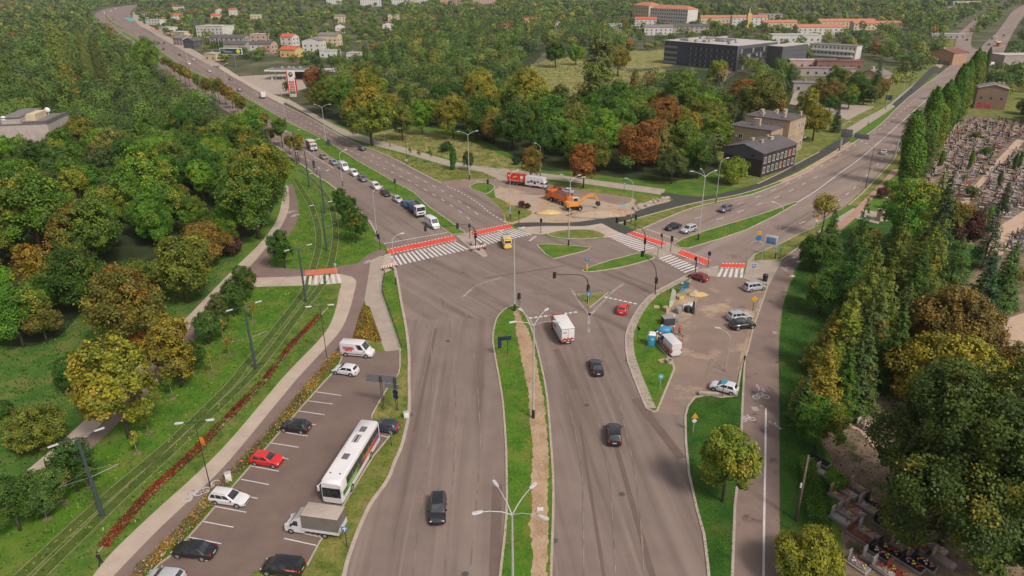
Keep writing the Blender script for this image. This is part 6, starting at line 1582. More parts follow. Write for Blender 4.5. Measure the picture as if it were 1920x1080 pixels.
def make_vehicle(kind, col, loc, rz, label, cat='car', group=None, name=None, extras=None, z=0.05, scale=1.0, detail=2, rails=False):
 sp = SPEC[kind]
 L, W, H, belt, hood, nose, wr, br, rr, tail, wb, ns = sp
 w = W / 2
 root = empty(name or {'van': 'delivery_van', 'smallvan': 'small_van', 'suv': 'sport_utility_car', 'mpv': 'family_car'}.get(kind, 'car'), (loc[0], loc[1], z), rz, label, cat, group, scale)
 body = part(('body', kind), 'body', lambda b: car_body(b, sp), col, root)
 part(('cabin', kind), 'roof', lambda b: car_cabin(b, sp), col, root)
 V, xb0, xb1, xr0, xr1, wbt, wrf, zb, zr = frames(sp)
 def fr(b): glass_quad(b, (xb1, -wbt + .08, zb), (xb1, wbt - .08, zb), (xr1, wrf - .06, zr), (xr1, -wrf + .06, zr), (.05, .95, .14, .93), .012)
 part(('ws', kind), 'windscreen', fr, GLASS, root, ang=None)
 if kind != 'van' and kind != 'smallvan':
  def re(b): glass_quad(b, (xb0, wbt - .08, zb), (xb0, -wbt + .08, zb), (xr0, -wrf + .06, zr), (xr0, wrf - .06, zr), (.07, .93, .28, .92), .012)
  part(('rw', kind), 'rear_window', re, GLASS, root, ang=None)
 if detail >= 1:
  cuts = {1: [(.73, .94)], 2: [(.10, .48), (.52, .92)], 3: [(.06, .28), (.31, .61), (.64, .93)]}[ns]
  for s in (1, -1):
   for i, (u0, u1) in enumerate(cuts):
    def sd(b, s=s, u0=u0, u1=u1):
     q = ((xb0 + .1, s * wbt, zb), (xb1 - .1, s * wbt, zb), (xr1 - .06, s * wrf, zr), (xr0 + .06, s * wrf, zr))
     if s < 0: glass_quad(b, q[0], q[1], q[2], q[3], (u0, u1, .16, .92), .012)
     else: glass_quad(b, q[1], q[0], q[3], q[2], (1 - u1, 1 - u0, .16, .92), .012)
    part(('sw', kind, s, i), 'side_window', sd, GLASS, root, ang=None)
 for fx in wb:
  for s in (1, -1):
   wh = part(('wheel', kind), 'wheel', lambda b: b.disc((0, 0, 0), wr, 'Y', 16, .21), TYRE, root, (fx * L, s * (w - .085), wr))
   if detail >= 2:
    part(('rim', kind), 'rim', lambda b: (b.disc((0, 0, 0), wr * .66, 'Y', 12, .225), b.disc((0, 0, 0), wr * .18, 'Y', 8, .24)), RIM, wh)
    part(('arch', kind), 'wheel_arch', lambda b: b.disc((0, 0, 0), wr * 1.17, 'Y', 18, .02), PLASTIC, root, (fx * L, s * (w - .004), wr + .02))
 for s in (1, -1):
  part(('hl', kind, s), 'headlight', lambda b: b.box((.462 * L, s * w * .66, nose * .86), (.14, w * .42, .13), .03, s * R(-22)), LAMPW, root)
  part(('tl', kind, s), 'tail_light', lambda b: b.box((-.488 * L, s * w * .80, tail * .88), (.10, .20, .26 if kind != 'van' else .5), .02), LAMPR, root)
  if detail >= 2:
   part(('mir', kind, s), 'mirror', lambda b: b.box((br[1] * L - .28, s * (w + .08), belt + .06), (.12, .20, .15), .03), PLASTIC if col is C_WHITE else col, root)
 if detail >= 1:
  part(('pl', kind), 'number_plate', lambda b: b.box((-.497 * L, 0, tail * .66), (.03, .50, .12)), PLATE, root)
  part(('gr', kind), 'grille', lambda b: b.box((.497 * L, 0, nose * .62), (.03, w * 1.1, .14), .01), PLASTIC, root)
  part(('bp', kind), 'bumper', lambda b: b.box((-.485 * L, 0, .36), (.12, W * .90, .16), .03), PLASTIC, root)
  part(('bpf', kind), 'bumper', lambda b: b.box((.475 * L, 0, .34), (.12, W * .84, .15), .03), PLASTIC, root)
 if rails:
  for s in (1, -1):
   part(('rail', kind, s), 'roof_rail', lambda b: b.tube([(xr0 + .1, s * wrf * .9, H - .02), (xr0 + .2, s * wrf * .9, H + .05), (xr1 - .3, s * wrf * .9, H + .05), (xr1 - .15, s * wrf * .9, H - .02)], .02, 5), STEEL, root)
 if kind == 'van' and detail >= 1:
  for s in (1, -1):
   part(('strip', s), 'side_moulding', lambda b: b.box((-.03 * L, s * (w + .004), .62), (.55 * L, .03, .12), .01), PLASTIC, root)
 return root
def spot(f, r):
 a, b = at(*f), at(*r)
 d = a - b
 return (a + b) / 2, math.atan2(d.y, d.x)
def car(kind, f, r, col, label, cat='car', group=None, **k):
 c, h = spot(f, r)
 return make_vehicle(kind, col, c, h, label, cat, group, **k)
PARK = 'vehicles in the left car park'
v = car('van', (703, 668), (640, 662), C_WHITE, 'long white panel van with red writing at the top of the left car park', 'van', PARK)
RED_INK = plain('red_lettering', (0.50, 0.02, 0.03), 0.5, 0.05)
for i, t in enumerate(('RADOMSKI', 'TRANSPORT', 'SERWIS')):
 text(t, 0.36, v, RED_INK, (-1.1, -1.0 - .004 + .05 * 0, 1.72 - .28 * i), (R(80), 0, 0), off=.012)
car('hatch', (628, 697), (670, 703), C_WHITE, 'white hatchback parked next to the long white van', 'car', PARK)
car('hatch', (530, 803), (580, 809), C_BLACK, 'black hatchback parked nose to the flower strip', 'car', PARK)
car('hatch', (528, 872), (475, 865), C_RED, 'bright red hatchback parked tail to the flower strip', 'car', PARK)
car('estate', (466, 946), (398, 936), C_WHITE, 'white estate car parked beside the lamp and the bicycle marks', 'car', PARK, rails=True)
car('sedan', (330, 1035), (403, 1043), C_BLACK, 'black saloon car parked near the bottom of the left car park', 'car', PARK)
v = car('mpv', (491, 1066), (574, 1076), C_BLACK, 'black van like car with red and white rear lettering, bottom of the car park', 'car', PARK)
for s in (1, -1):
 part(('band', s), 'red_panel', lambda b: b.box((-1.25, s * .86, 1.12), (1.5, .05, .20), .01, 0, 1, s * R(-14)), RED_INK, v)
 text('KURIER 24H', 0.17, v, PLATE, (-1.25, s * .90, 1.12), (R(90 - 14 * 1), 0, 0 if s < 0 else math.pi))
car('hatch', (272, 1088), (350, 1096), C_SILVER, 'silver hatchback cut by the bottom edge of the picture', 'car', PARK)
v = car('hatch', (697, 804), (746, 809), C_DKBLUE, 'dark blue car with yellow green door patches behind the coach', 'car', PARK)
LIME = plain('lime_patch', (0.42, 0.50, 0.10), 0.4, 0.05)
part('patch1', 'door_patch', lambda b: b.box((.55, -.895, .66), (.8, .02, .42)), LIME, v)
part('patch2', 'door_patch', lambda b: b.box((-.55, -.895, .72), (.9, .02, .22)), LIME, v)
part('redtail', 'tail_panel', lambda b: b.box((-1.92, 0, .88), (.12, 1.62, .22), .02), C_RED, v)
YARD = 'vehicles on the work yard'
car('hatch', (1297, 520), (1321, 528), C_WINE, 'dark red car in the top corner of the work yard by the crossing', 'car', YARD)
car('mpv', (1431, 541), (1397, 546), C_SILVER, 'silver family car nosing up to the kerb by the small crossing', 'car', YARD)
car('suv', (1408, 597), (1364, 602), C_SILVER, 'silver sport utility car parked beside the black one', 'car', YARD, rails=True)
car('suv', (1413, 612), (1370, 617), C_BLACK, 'black sport utility car parked beside the silver one', 'car', YARD, rails=True)
car('hatch', (1330, 726), (1384, 740), C_WHITE, 'white hatchback at the yard exit behind the round blue sign', 'car', YARD)
v = car('van', (1240, 641), (1267, 669), C_WHITE, 'white panel van with big red STRABAG letters on the work yard', 'van', YARD)
text('STRABAG', 1.0, v, plain('letter_red', (.60, .015, .02), .5, .05), (-.45, 1.05, 1.05), (R(88), 0, math.pi), sx=1.12, off=.03)
DRIVE = 'vehicles driving on the junction'
car('suv', (820, 987), (823, 938), C_BLACK, 'black sport utility car driving towards the viewer on the left carriageway', 'car', DRIVE, rails=True)
car('suv', (1150, 800), (1152, 842), C_BLACK, 'black sport utility car nearest the viewer on the right carriageway', 'car', DRIVE)
car('sedan', (1113, 680), (1122, 708), C_BLACK, 'black car behind the red and white box lorry', 'car', DRIVE)
car('hatch', (1172, 574), (1164, 593), C_RED, 'bright red small car on the slip lane by the triangle island', 'car', DRIVE)
v = car('van', (944, 447), (955, 474), C_YELLOW, 'yellow ambulance crossing the junction beside the tall lamp', 'ambulance', DRIVE, scale=0.98, name='ambulance')
BEAC = plain('beacon_blue', (0.06, 0.16, 0.45), 0.2, 0.05); AMB_R = plain('ambulance_red', (0.5, 0.05, 0.02), 0.4, 0.05)
part('beac', 'beacon_bar', lambda b: b.box((.75, 0, 2.44), (.3, 1.4, .14), .03), BEAC, v)
part('beacr', 'beacon_bar', lambda b: b.box((-2.5, 0, 2.40), (.2, 1.3, .12), .03), AMB_R, v)
part('amwin', 'rear_window', lambda b: b.box((-2.66, 0, 1.75), (.06, 1.4, .55), .02), GLASS, v)
for s in (1, -1):
 part(('amst', s), 'red_stripe', lambda b: b.box((-.4, s * 1.0, 1.0), (4.0, .05, .14)), AMB_R, v)
 part(('amw', s), 'side_window', lambda b: b.box((-.9, s * .935, 1.75), (2.2, .06, .5), .02), GLASS, v)
car('suv', (1346, 401), (1372, 391), C_GREY, 'dark grey car coming down the north-east road past the soil heap', 'car', DRIVE)
car('sedan', (1247, 434), (1275, 425), C_BLACK, 'black car waiting at the stop line beside the silver one', 'car', DRIVE)
car('suv', (1277, 440), (1304, 430), C_SILVER, 'silver car waiting at the stop line beside the green median', 'car', DRIVE)
car('sedan', (1662, 283), (1652, 293), C_SILVER, 'silver car climbing the north-east road under the sign gantry', 'car', DRIVE)
car('mpv', (671, 277), (686, 286), C_BLACK, 'black people carrier driving away on the north-west road', 'car', DRIVE)
QUEUE = 'vehicles queueing on the north-west road'
def q(kind, x, y, col, label, cat='car', **k):
 return car(kind, (x + 8, y + 5.2), (x - 8, y - 5.2), col, label, cat, QUEUE, detail=1 if y < 300 else 2, **k)
q('van', 811, 425, C_WHITE, 'white van heading the queue at the stop line', 'van')
q('hatch', 762, 388, C_BLUE, 'dark blue car hidden behind the blue tipper lorry')
q('hatch', 746, 378, C_SILVER, 'silver hatchback third in the queue')
q('sedan', 723, 366, C_BLACK, 'black car in the queue between silver hatchback and white small van')
q('smallvan', 705, 354, C_WHITE, 'white small van in the middle of the queue', 'van')
q('suv', 680, 339, C_GREY, 'dark grey car in the queue behind the white small van')
q('smallvan', 664, 329, C_WHITE, 'white rounded small car behind the dark grey one', 'van')
q('van', 645, 318, C_WHITE, 'tall white van in the rear half of the queue', 'van')
q('sedan', 626, 308, C_SBLUE, 'blue grey saloon behind the tall white van')
q('sedan', 607, 297, C_BEIGE, 'brown beige saloon behind the blue grey one')
FAR_G = 'distant cars on the two roads'
for x, y, dx, dy, k, c, l in ((449, 171, -7, -4, 'suv', C_GREY, 'dark pickup car behind the white box van on the far road'), (433, 150, -7, -4, 'sedan', C_GREY, 'grey car driving away past the fuel station lawn'), (393, 135, -7, -4, 'sedan', C_SILVER, 'silver car driving away near the billboard'),
 (355, 121, 7, 4, 'smallvan', C_WHITE, 'white small van on the far north-west road'), (363, 113, -7, -4, 'sedan', C_SILVER, 'pale car on the far lane beyond the white small van'), (337, 104, -7, -4, 'sedan', C_BLACK, 'black car on the far lane beyond the pale car'),
 (307, 93, -7, -4, 'sedan', C_BLACK, 'black car alone left of two blue cars far away'), (308, 82, -7, -4, 'hatch', C_DKBLUE, 'dark blue car, right one of a far pair'), (298, 82, -7, -4, 'hatch', C_DKBLUE, 'dark blue car, left one of a far pair'),
 (213, 37, -6, -3, 'sedan', C_BLACK, 'tiny black car at the far road bend'), (212, 31, -6, -3, 'suv', C_GREY, 'tiny grey car at the far road bend'), (196, 25, 6, 3, 'van', C_WHITE, 'white lorry shape at the far road bend, left'), (208, 22, 6, 3, 'van', C_WHITE, 'white van at the far road bend, middle'), (217, 17, 6, 3, 'van', C_WHITE, 'white van at the far road bend, farthest'),
 (1813, 76, 1, 5, 'sedan', C_BLACK, 'black car on the far left lane beyond the poplars'), (1812, 100, 5, 1, 'sedan', C_BLACK, 'black car crossing behind the poplar tops'), (1854, 85, 3, 5, 'sedan', C_DKBLUE, 'dark blue car beside the far orange bus'), (1860, 74, 3, 5, 'sedan', C_BLACK, 'black car beyond the two white cars'),
 (1868, 71, 3, 5, 'hatch', C_WHITE, 'white car, upper of two beyond the far bus'), (1868, 78, 3, 5, 'hatch', C_WHITE, 'white car, lower of two beyond the far bus'), (1882, 68, 3, 5, 'suv', C_GREY, 'grey car at the right of the far carriageway'), (1874, 18, 3, 4, 'sedan', C_WHITE, 'white car on the far hilltop'), (1882, 14, 3, 4, 'sedan', C_GREY, 'grey car on the far hilltop'),
 (1047, 361, 8, 4, 'hatch', C_WINE, 'dark red car parked behind the orange dump truck')):
 car(k, (x + dx, y + dy), (x - dx, y - dy), c, l, 'van' if k in ('van', 'smallvan') else 'car', FAR_G, detail=1 if y > 90 else 0)
car('hatch', (1054, 361), (1070, 363), C_SILVER, 'silver car parked at the edge of the building site', 'car')
car('van', (1842, 124), (1868, 123), C_WHITE, 'white van standing across the far junction beyond the poplars', 'van', FAR_G, detail=1)
def wheels(root, xs, w, r=0.5, width=0.3, twin=()):
 for x in xs:
  for s in (1, -1):
   wh = part(('twheel', r, width), 'wheel', lambda b: b.disc((0, 0, 0), r, 'Y', 18, width), TYRE, root, (x, s * (w - width / 2), r))
   part(('trim', r, width), 'rim', lambda b: b.disc((0, 0, 0), r * .55, 'Y', 12, width + .02), RIM, wh)
def lorry_cab(root, x0, x1, w, z0, z1, col, key, slope=0.18, dark=True):
 """x0 rear, x1 front of the cab"""
 L_ = x1 - x0
 prof = [(x0, z0), (x1 - .02, z0), (x1, z0 + .5), (x1 - .03, z0 + (z1 - z0) * .45), (x1 - slope, z1 - .1), (x1 - slope - .15, z1), (x0, z1)]
 def body(b):
  rings = []
  for y, k in ((-w, .97), (-w + .06, 1), (w - .06, 1), (w, .97)):
   cz = (z0 + z1) / 2
   rings.append([(x0 + (x - x0) * (1 if k == 1 else .98), y, cz + (z - cz) * k) for x, z in prof])
  b.loft(rings, False)
 part((key, 'cab'), 'cab', body, col, root)
 za, zb_ = z0 + (z1 - z0) * .5, z1 - .16
 part((key, 'ws'), 'windscreen', lambda b: glass_quad(b, (x1 - .03, -w + .1, za), (x1 - .03, w - .1, za), (x1 - slope, w - .14, zb_), (x1 - slope, -w + .14, zb_), (0, 1, .02, .98), .015), GLASS, root, ang=None)
 for s in (1, -1):
  part((key, 'dw', s), 'side_window', lambda b: b.box((x1 - slope - L_ * .36, s * (w + .002), (za + zb_) / 2 + .02), (L_ * .5, .03, (zb_ - za) * .85), .01), GLASS, root)
  part((key, 'hl', s), 'headlight', lambda b: b.box((x1 - .0, s * (w - .28), z0 + .32), (.06, .36, .2), .02), LAMPW, root)
  part((key, 'mi', s), 'mirror', lambda b: b.box((x1 - .15, s * (w + .16), zb_ - .1), (.12, .14, .5), .03), PLASTIC, root)
 part((key, 'bm'), 'bumper', lambda b: b.box((x1 - .03, 0, z0 + .05), (.16, w * 1.96, .3), .04), PLASTIC if dark else col, root)
 part((key, 'gr'), 'grille', lambda b: b.box((x1 + .005, 0, z0 + .62), (.04, w * 1.2, .3), .01), PLASTIC, root)
def chassis(root, x0, x1, z=.75, key='c'):
 part((key, 'chassis'), 'chassis', lambda b: (b.box(((x0 + x1) / 2, .42, z), (x1 - x0, .12, .24)), b.box(((x0 + x1) / 2, -.42, z), (x1 - x0, .12, .24)), b.box(((x0 + x1) / 2, 0, z - .02), (x1 - x0 - .2, .7, .1))), CHASSIS, root)
BOXW = plain('box_white', (0.58, 0.55, 0.54), 0.5, 0.06, 1.2)
c, h = spot((1043, 611), (1066, 651))
v = empty('box_lorry', (c.x, c.y, .05), h, 'white box lorry with red cab and red fruit print on its rear doors', 'lorry', DRIVE)
lorry_cab(v, 1.9, 3.7, 1.05, .45, 2.55, C_RED, 'boxcab'); chassis(v, -3.4, 2.2, .7, 'box')
wheels(v, (2.85, -1.9), 1.08, .42, .26)
cb = part('cargo', 'cargo_box', lambda b: b.box((-.85, 0, 2.02), (5.2, 2.3, 2.35), .04), BOXW, v)
part('cargofr', 'door_frame', lambda b: (b.box((-3.465, 0, 2.0), (.03, .03, 2.3)), b.box((-3.465, 1.12, 2.0), (.04, .06, 2.3)), b.box((-3.465, -1.12, 2.0), (.04, .06, 2.3)), b.box((-3.465, 0, 3.14), (.04, 2.3, .06)), b.box((-3.465, 0, .88), (.04, 2.3, .08))), STEEL, cb)
FRUIT = plain('fruit_print', (0.42, 0.03, 0.015), 0.5, 0.6, 7.0)
def fruit(b):
 random.seed(4)
 for i in range(9): b.disc((-3.468, -.85 + .21 * i, 1.18 + .12 * math.sin(i * 2.1) + .05), .13 + .05 * (i % 3), 'X', 12, .012)
part('fruit', 'fruit_print', fruit, FRUIT, cb)
part('emblem', 'round_emblem', lambda b: ring(b, Vector((-3.47, .55, 2.5)), .28, Vector((0, 1, 0)), Vector((0, 0, .55)), .03, 18), FRUIT, cb)
text('Sady', 0.3, cb, FRUIT, (-3.478, .55, 2.5), (R(90), 0, R(-90)))
for s in (1, -1):
 part(('sideprint', s), 'side_print', lambda b: [b.disc((1.2 - .5 * i, s * 1.152, 1.6 + .25 * math.sin(i)), .25, 'Y', 10, .012) for i in range(3)], FRUIT, cb)
part('boxtl', 'tail_light', lambda b: (b.box((-3.42, .9, .72), (.06, .3, .14)), b.box((-3.42, -.9, .72), (.06, .3, .14))), LAMPR, v)
part('boxnp', 'number_plate', lambda b: b.box((-3.44, 0, .62), (.03, .52, .13)), PLATE, v)
TARP = plain('tarpaulin_side', (0.135, 0.115, 0.10), 0.75, 0.12, 0.8)
TARP_T = plain('tarpaulin_top', (0.33, 0.27, 0.23), 0.75, 0.12, 0.8)
c, h = spot((532, 986), (650, 1003))
v = empty('tarpaulin_lorry', (c.x, c.y, .05), h, 'white lorry with grey tarpaulin body parked in front of the coach', 'lorry', PARK)
def tcab(b):
 prof = [(.75, .35), (3.05, .35), (3.1, .8), (2.95, 1.1), (2.5, 1.25), (1.75, 2.15), (1.2, 2.35), (.75, 2.9)]
 b.loft([[(x, y, z if z > .5 else z) for x, z in prof] if abs(y) < .99 else [(x - .06, y, z * .985) for x, z in prof] for y in (-1.0, -.93, .93, 1.0)], False)
part('tcab', 'cab', tcab, C_WHITE, v)
part('tws', 'windscreen', lambda b: glass_quad(b, (2.5, -.82, 1.25), (2.5, .82, 1.25), (1.75, .76, 2.15), (1.75, -.76, 2.15), (.04, .96, .06, .95), .012), GLASS, v, ang=None)
for s in (1, -1):
 part(('tdw', s), 'side_window', lambda b: b.poly([(2.2, s * 1.004, 1.28), (1.35, s * 1.004, 1.28), (1.35, s * 1.004, 1.95), (1.75, s * 1.004, 1.95)], .012, (0, s, 0)), GLASS, v)
 part(('thl', s), 'headlight', lambda b: b.box((2.98, s * .72, .98), (.2, .3, .2), .04), LAMPW, v)
 part(('tmi', s), 'mirror', lambda b: b.box((2.1, s * 1.14, 1.45), (.16, .2, .3), .04), PLASTIC, v)
part('tbm', 'bumper', lambda b: b.box((3.05, 0, .5), (.16, 1.9, .3), .05), PLASTIC, v)
chassis(v, -3.3, 1.2, .62, 'tarp'); wheels(v, (2.3, -1.7), 1.02, .36, .24)
part('tbed', 'loading_bed', lambda b: (b.box((-1.3, 0, .86), (4.3, 2.2, .14), .02), b.box((-1.3, 1.1, 1.06), (4.3, .04, .36)), b.box((-1.3, -1.1, 1.06), (4.3, .04, .36)), b.box((-3.44, 0, 1.15), (.05, 2.2, .6))), C_WHITE, v)
def tside(b):
 n = 15
 for s in (1, -1):
  top, mid, bot = [], [], []
  for i in range(n):
   x = -3.42 + 4.24 * i / (n - 1)
   bot.append((x, s * 1.125, 1.22)); mid.append((x, s * (1.10 + .025 * math.sin(i * 1.7) - .03 * math.sin(math.pi * i / (n - 1))), 2.0)); top.append((x, s * 1.05, 3.0))
  V = [[b.bm.verts.new(p) for p in row] for row in (bot, mid, top)]
  for a, c_ in zip(V, V[1:]):
   for j in range(n - 1): b.bm.faces.new((a[j], a[j + 1], c_[j + 1], c_[j]))
 for x in (-3.42, .82): b.poly([(x, -1.1, 1.22), (x, 1.1, 1.22), (x, 1.05, 3.0), (x, -1.05, 3.0)])
part('tside', 'tarpaulin_side', tside, TARP, v)
part('ttop', 'tarpaulin_top', lambda b: b.loft([[(-3.46, -1.07, 2.98), (.86, -1.07, 2.98), (.86, 1.07, 2.98), (-3.46, 1.07, 2.98)], [(-3.3, -.9, 3.07), (.7, -.9, 3.07), (.7, .9, 3.07), (-3.3, .9, 3.07)]], False), TARP_T, v)
COACHW = plain('coach_white', (0.60, 0.56, 0.56), 0.35, 0.04, 0.8)
def coach_print():
 m, nt, bs, out = nodes_of('coach_print')
 sx = nt.nodes.new('ShaderNodeSeparateXYZ'); nt.links.new(objc(nt), sx.inputs[0])
 f = nt.nodes.new('ShaderNodeMapRange'); f.inputs[1].default_value = -6; f.inputs[2].default_value = 6
 nt.links.new(sx.outputs[0], f.inputs[0])
 nt.links.new(ramp(nt, f.outputs[0], [(0.0, (0.12, 0.05, 0.25)), (0.2, (0.40, 0.04, 0.05)), (0.36, (0.50, 0.13, 0.03)), (0.50, (0.14, 0.02, 0.10)), (0.56, (0.05, 0.03, 0.03)), (0.66, (0.10, 0.30, 0.02)), (0.85, (0.07, 0.24, 0.015)), (1.0, (0.02, 0.06, 0.012))]), bs.inputs['Base Color'])
 bs.inputs['Roughness'].default_value = .35
 return m
c, h = spot((629, 941), (694, 833))
v = empty('coach', (c.x, c.y, .05), h, 'long white coach with roof hatches and rainbow side stripe in the left car park', 'coach', PARK)
LC, WC = 12.2, 1.27
def coach_body(b):
 prof = [(.80, .35), (1.0, .5), (1.0, 1.9), (.985, 3.0), (.93, 3.3), (.80, 3.42)]
 ringp = lambda x, k, zk: [(x, y * WC * k, .35 + (z - .35) * zk) for y, z in prof] + [(x, -y * WC * k, .35 + (z - .35) * zk) for y, z in prof[::-1]]
 b.loft([ringp(-LC / 2, .96, .97), ringp(-LC / 2 + .15, 1, 1), ringp(LC / 2 - .7, 1, 1), ringp(LC / 2 - .3, .99, .985), ringp(LC / 2, .93, .90)])
part('cbody', 'body', coach_body, COACHW, v)
CP = coach_print()
for s in (1, -1):
 for i in range(6):
  part(('cwin', s, i), 'side_window', lambda b: b.box((-4.9 + i * 1.72, s * (WC - .004), 2.42), (1.66, .05, 1.05), .02), GLASS, v)
 part(('cprint', s), 'colour_stripe', lambda b: b.box((0, s * (WC + .003), 1.52), (11.4, .03, .66)), CP, v)
 text('www.tour-bus.pl', .36, v, PLATE, (3.0, s * (WC + .022), 1.52), (R(90), 0, 0 if s < 0 else math.pi))
 part(('cmir', s), 'mirror', lambda b: (b.tube([(LC / 2 - .3, s * 1.1, 3.1), (LC / 2 + .25, s * 1.35, 2.9)], .04, 5), b.box((LC / 2 + .28, s * 1.4, 2.55), (.18, .22, .75), .05)), C_WHITE, v)
 part(('chl', s), 'headlight', lambda b: b.box((LC / 2 - .06, s * .9, .8), (.16, .4, .24), .04), LAMPW, v)
part('cws', 'windscreen', lambda b: b.loft([[(LC / 2 + .03, -1.1, 1.15), (LC / 2 + .03, 1.1, 1.15), (LC / 2 - .06, 1.12, 1.15), (LC / 2 - .06, -1.12, 1.15)], [(LC / 2 + .02, -1.1, 2.4), (LC / 2 + .02, 1.1, 2.4), (LC / 2 - .08, 1.12, 2.4), (LC / 2 - .08, -1.12, 2.4)], [(LC / 2 - .14, -1.0, 3.12), (LC / 2 - .14, 1.0, 3.12), (LC / 2 - .4, 1.05, 3.12), (LC / 2 - .4, -1.05, 3.12)]], False), GLASS, v, ang=None)
part('crw', 'rear_window', lambda b: b.box((-LC / 2 + .01, 0, 2.5), (.06, 2.0, .8), .02), GLASS, v)
wheels(v, (3.4, -2.7), WC + .01, .5, .3)
HATCH = plain('hatch_grey', (0.11, 0.10, 0.11), 0.6, 0.2, 3)
for x in (-4.0, 1.5): part(('hatch', x), 'roof_hatch', lambda b: b.box((x, 0, 3.46), (1.0, .78, .10), .03), HATCH, v)
ac = part('ac', 'air_conditioner', lambda b: b.box((-1.6, 0, 3.48), (3.2, 1.7, .16), .06), COACHW, v)
part('acg', 'grille', lambda b: [b.box((-1.9, -.33 + .22 * i, 3.57), (1.6, .11, .03)) for i in range(4)], HATCH, ac)
part('acf', 'fan', lambda b: [b.disc((-2.4 + .36 * i, 0, 3.585), .15, 'Z', 12, .03) for i in range(4)], PLASTIC, ac)
for s in (1, -1): part(('cdot', s), 'roof_vent', lambda b: b.disc((4.6, s * .6, 3.43), .10, 'Z', 10, .08), PLASTIC, v)
c, h = spot((797, 414), (766, 388))
v = empty('tipper_lorry', (c.x, c.y, .05), h, 'white cabbed tipper lorry with blue load box in the queue', 'lorry', QUEUE)
lorry_cab(v, 1.9, 3.9, 1.2, .6, 2.9, C_WHITE, 'tipcab'); chassis(v, -3.8, 2.2, .9, 'tip'); wheels(v, (3.0, -1.4, -2.7), 1.22, .5, .32)
TIPB = plain('tipper_blue', (0.06, 0.14, 0.30), 0.5, 0.25, 2); SOIL = plain('load_soil', (0.10, 0.06, 0.04), 0.95, 0.4, 3)
def tipbox(b, x0, x1, w, z0, z1, t=.08):
 b.box(((x0 + x1) / 2, 0, z0), (x1 - x0, 2 * w, t)); b.box(((x0 + x1) / 2, w, (z0 + z1) / 2), (x1 - x0, t, z1 - z0)); b.box(((x0 + x1) / 2, -w, (z0 + z1) / 2), (x1 - x0, t, z1 - z0))
 b.box((x0, 0, (z0 + z1) / 2), (t, 2 * w - t, z1 - z0)); b.box((x1, 0, (z0 + z1) / 2 + .15), (t, 2 * w - t, z1 - z0 + .3))
 for i in range(5):
  for s in (1, -1): b.box((x0 + (x1 - x0) * (i + .5) / 5, s * (w + .06), (z0 + z1) / 2), (.1, .06, z1 - z0))
part('tipb', 'load_box', lambda b: tipbox(b, -3.8, 1.6, 1.2, 1.2, 2.5), TIPB, v)
part('tipl', 'load', lambda b: b.loft([[(-3.7, -1.1, 2.0), (1.5, -1.1, 2.0), (1.5, 1.1, 2.0), (-3.7, 1.1, 2.0)], [(-2.6, -.5, 2.5), (.6, -.5, 2.55), (.5, .5, 2.5), (-2.5, .5, 2.6)]]), SOIL, v)
c, h = spot((594, 287), (577, 275))
v = empty('box_lorry', (c.x, c.y, .05), h, 'white cabbed lorry with brown curtain box at the end of the queue', 'lorry', QUEUE)
lorry_cab(v, 1.5, 3.2, 1.05, .5, 2.6, C_WHITE, 'qcab'); chassis(v, -3.3, 1.8, .7, 'qb'); wheels(v, (2.4, -2.0), 1.08, .42, .26)
part('qbox', 'cargo_box', lambda b: b.box((-.95, 0, 2.05), (4.7, 2.3, 2.4), .04), plain('curtain_brown', (0.20, 0.105, 0.07), .7, .1), v)
part('qtop', 'box_roof', lambda b: b.box((-.95, 0, 3.27), (4.74, 2.34, .06), .01), C_WHITE, v)
c, h = spot((486, 180), (499, 188))
v = empty('box_van', (c.x, c.y, .05), h, 'white box van driving away opposite the fuel station', 'van', FAR_G)
lorry_cab(v, 1.5, 3.2, 1.0, .45, 2.2, C_WHITE, 'fcab'); wheels(v, (2.3, -1.6), 1.02, .38, .25); chassis(v, -2.9, 1.8, .6, 'fb')
part('fbox', 'cargo_box', lambda b: b.box((-.8, 0, 1.95), (4.4, 2.2, 2.3), .04), C_WHITE, v)
c, h = spot((1862, 93), (1880, 80))
v = empty('city_bus', (c.x, c.y, .05), h, 'orange and yellow city bus on the far right carriageway', 'bus', FAR_G)
part('obus', 'body', lambda b: b.box((0, 0, 1.75), (12, 2.5, 2.8), .15), plain('bus_orange', (.52, .16, .03), .4, .1), v)
part('obust', 'roof', lambda b: b.box((0, 0, 3.18), (11.6, 2.3, .12), .04), plain('bus_cream', (.55, .45, .30), .5, .1), v)
for s in (1, -1): part(('obw', s), 'side_window', lambda b: b.box((0, s * 1.245, 2.2), (11, .04, .9)), GLASS, v)
part('obws', 'windscreen', lambda b: b.box((6.0, 0, 2.0), (.05, 2.2, 1.4)), GLASS, v)
wheels(v, (4, -3.2), 1.26, .48, .3)
c, h = spot((1022, 355), (958, 347))
v = empty('camper_lorry', (c.x + 2.6, c.y - .3, .06), h, 'white camper lorry with black print parked in front of the orange olive tree', 'lorry')
lorry_cab(v, 1.3, 3.3, 1.05, .45, 2.0, C_WHITE, 'campcab', .55); wheels(v, (2.4, -1.6), 1.06, .38, .25); chassis(v, -3.0, 1.8, .6, 'camp')
cp = part('campb', 'living_box', lambda b: b.loft([[(x, y, z) for x, z in ((-3.2, .7), (1.4, .7), (1.5, 2.0), (2.5, 2.2), (2.4, 3.0), (-3.2, 3.1))] for y in (-1.12, 1.12)], False), C_WHITE, v)
for s in (1, -1):
 part(('campp', s), 'black_print', lambda b: [b.box((-2.2 + 1.0 * i, s * 1.13, 1.6 + .3 * (i % 2)), (.75, .03, .45 + .2 * (i % 3))) for i in range(4)], PLASTIC, cp)
r_ = Matrix.Rotation(h, 3, 'Z') @ Vector((-6.6, .2, 0))
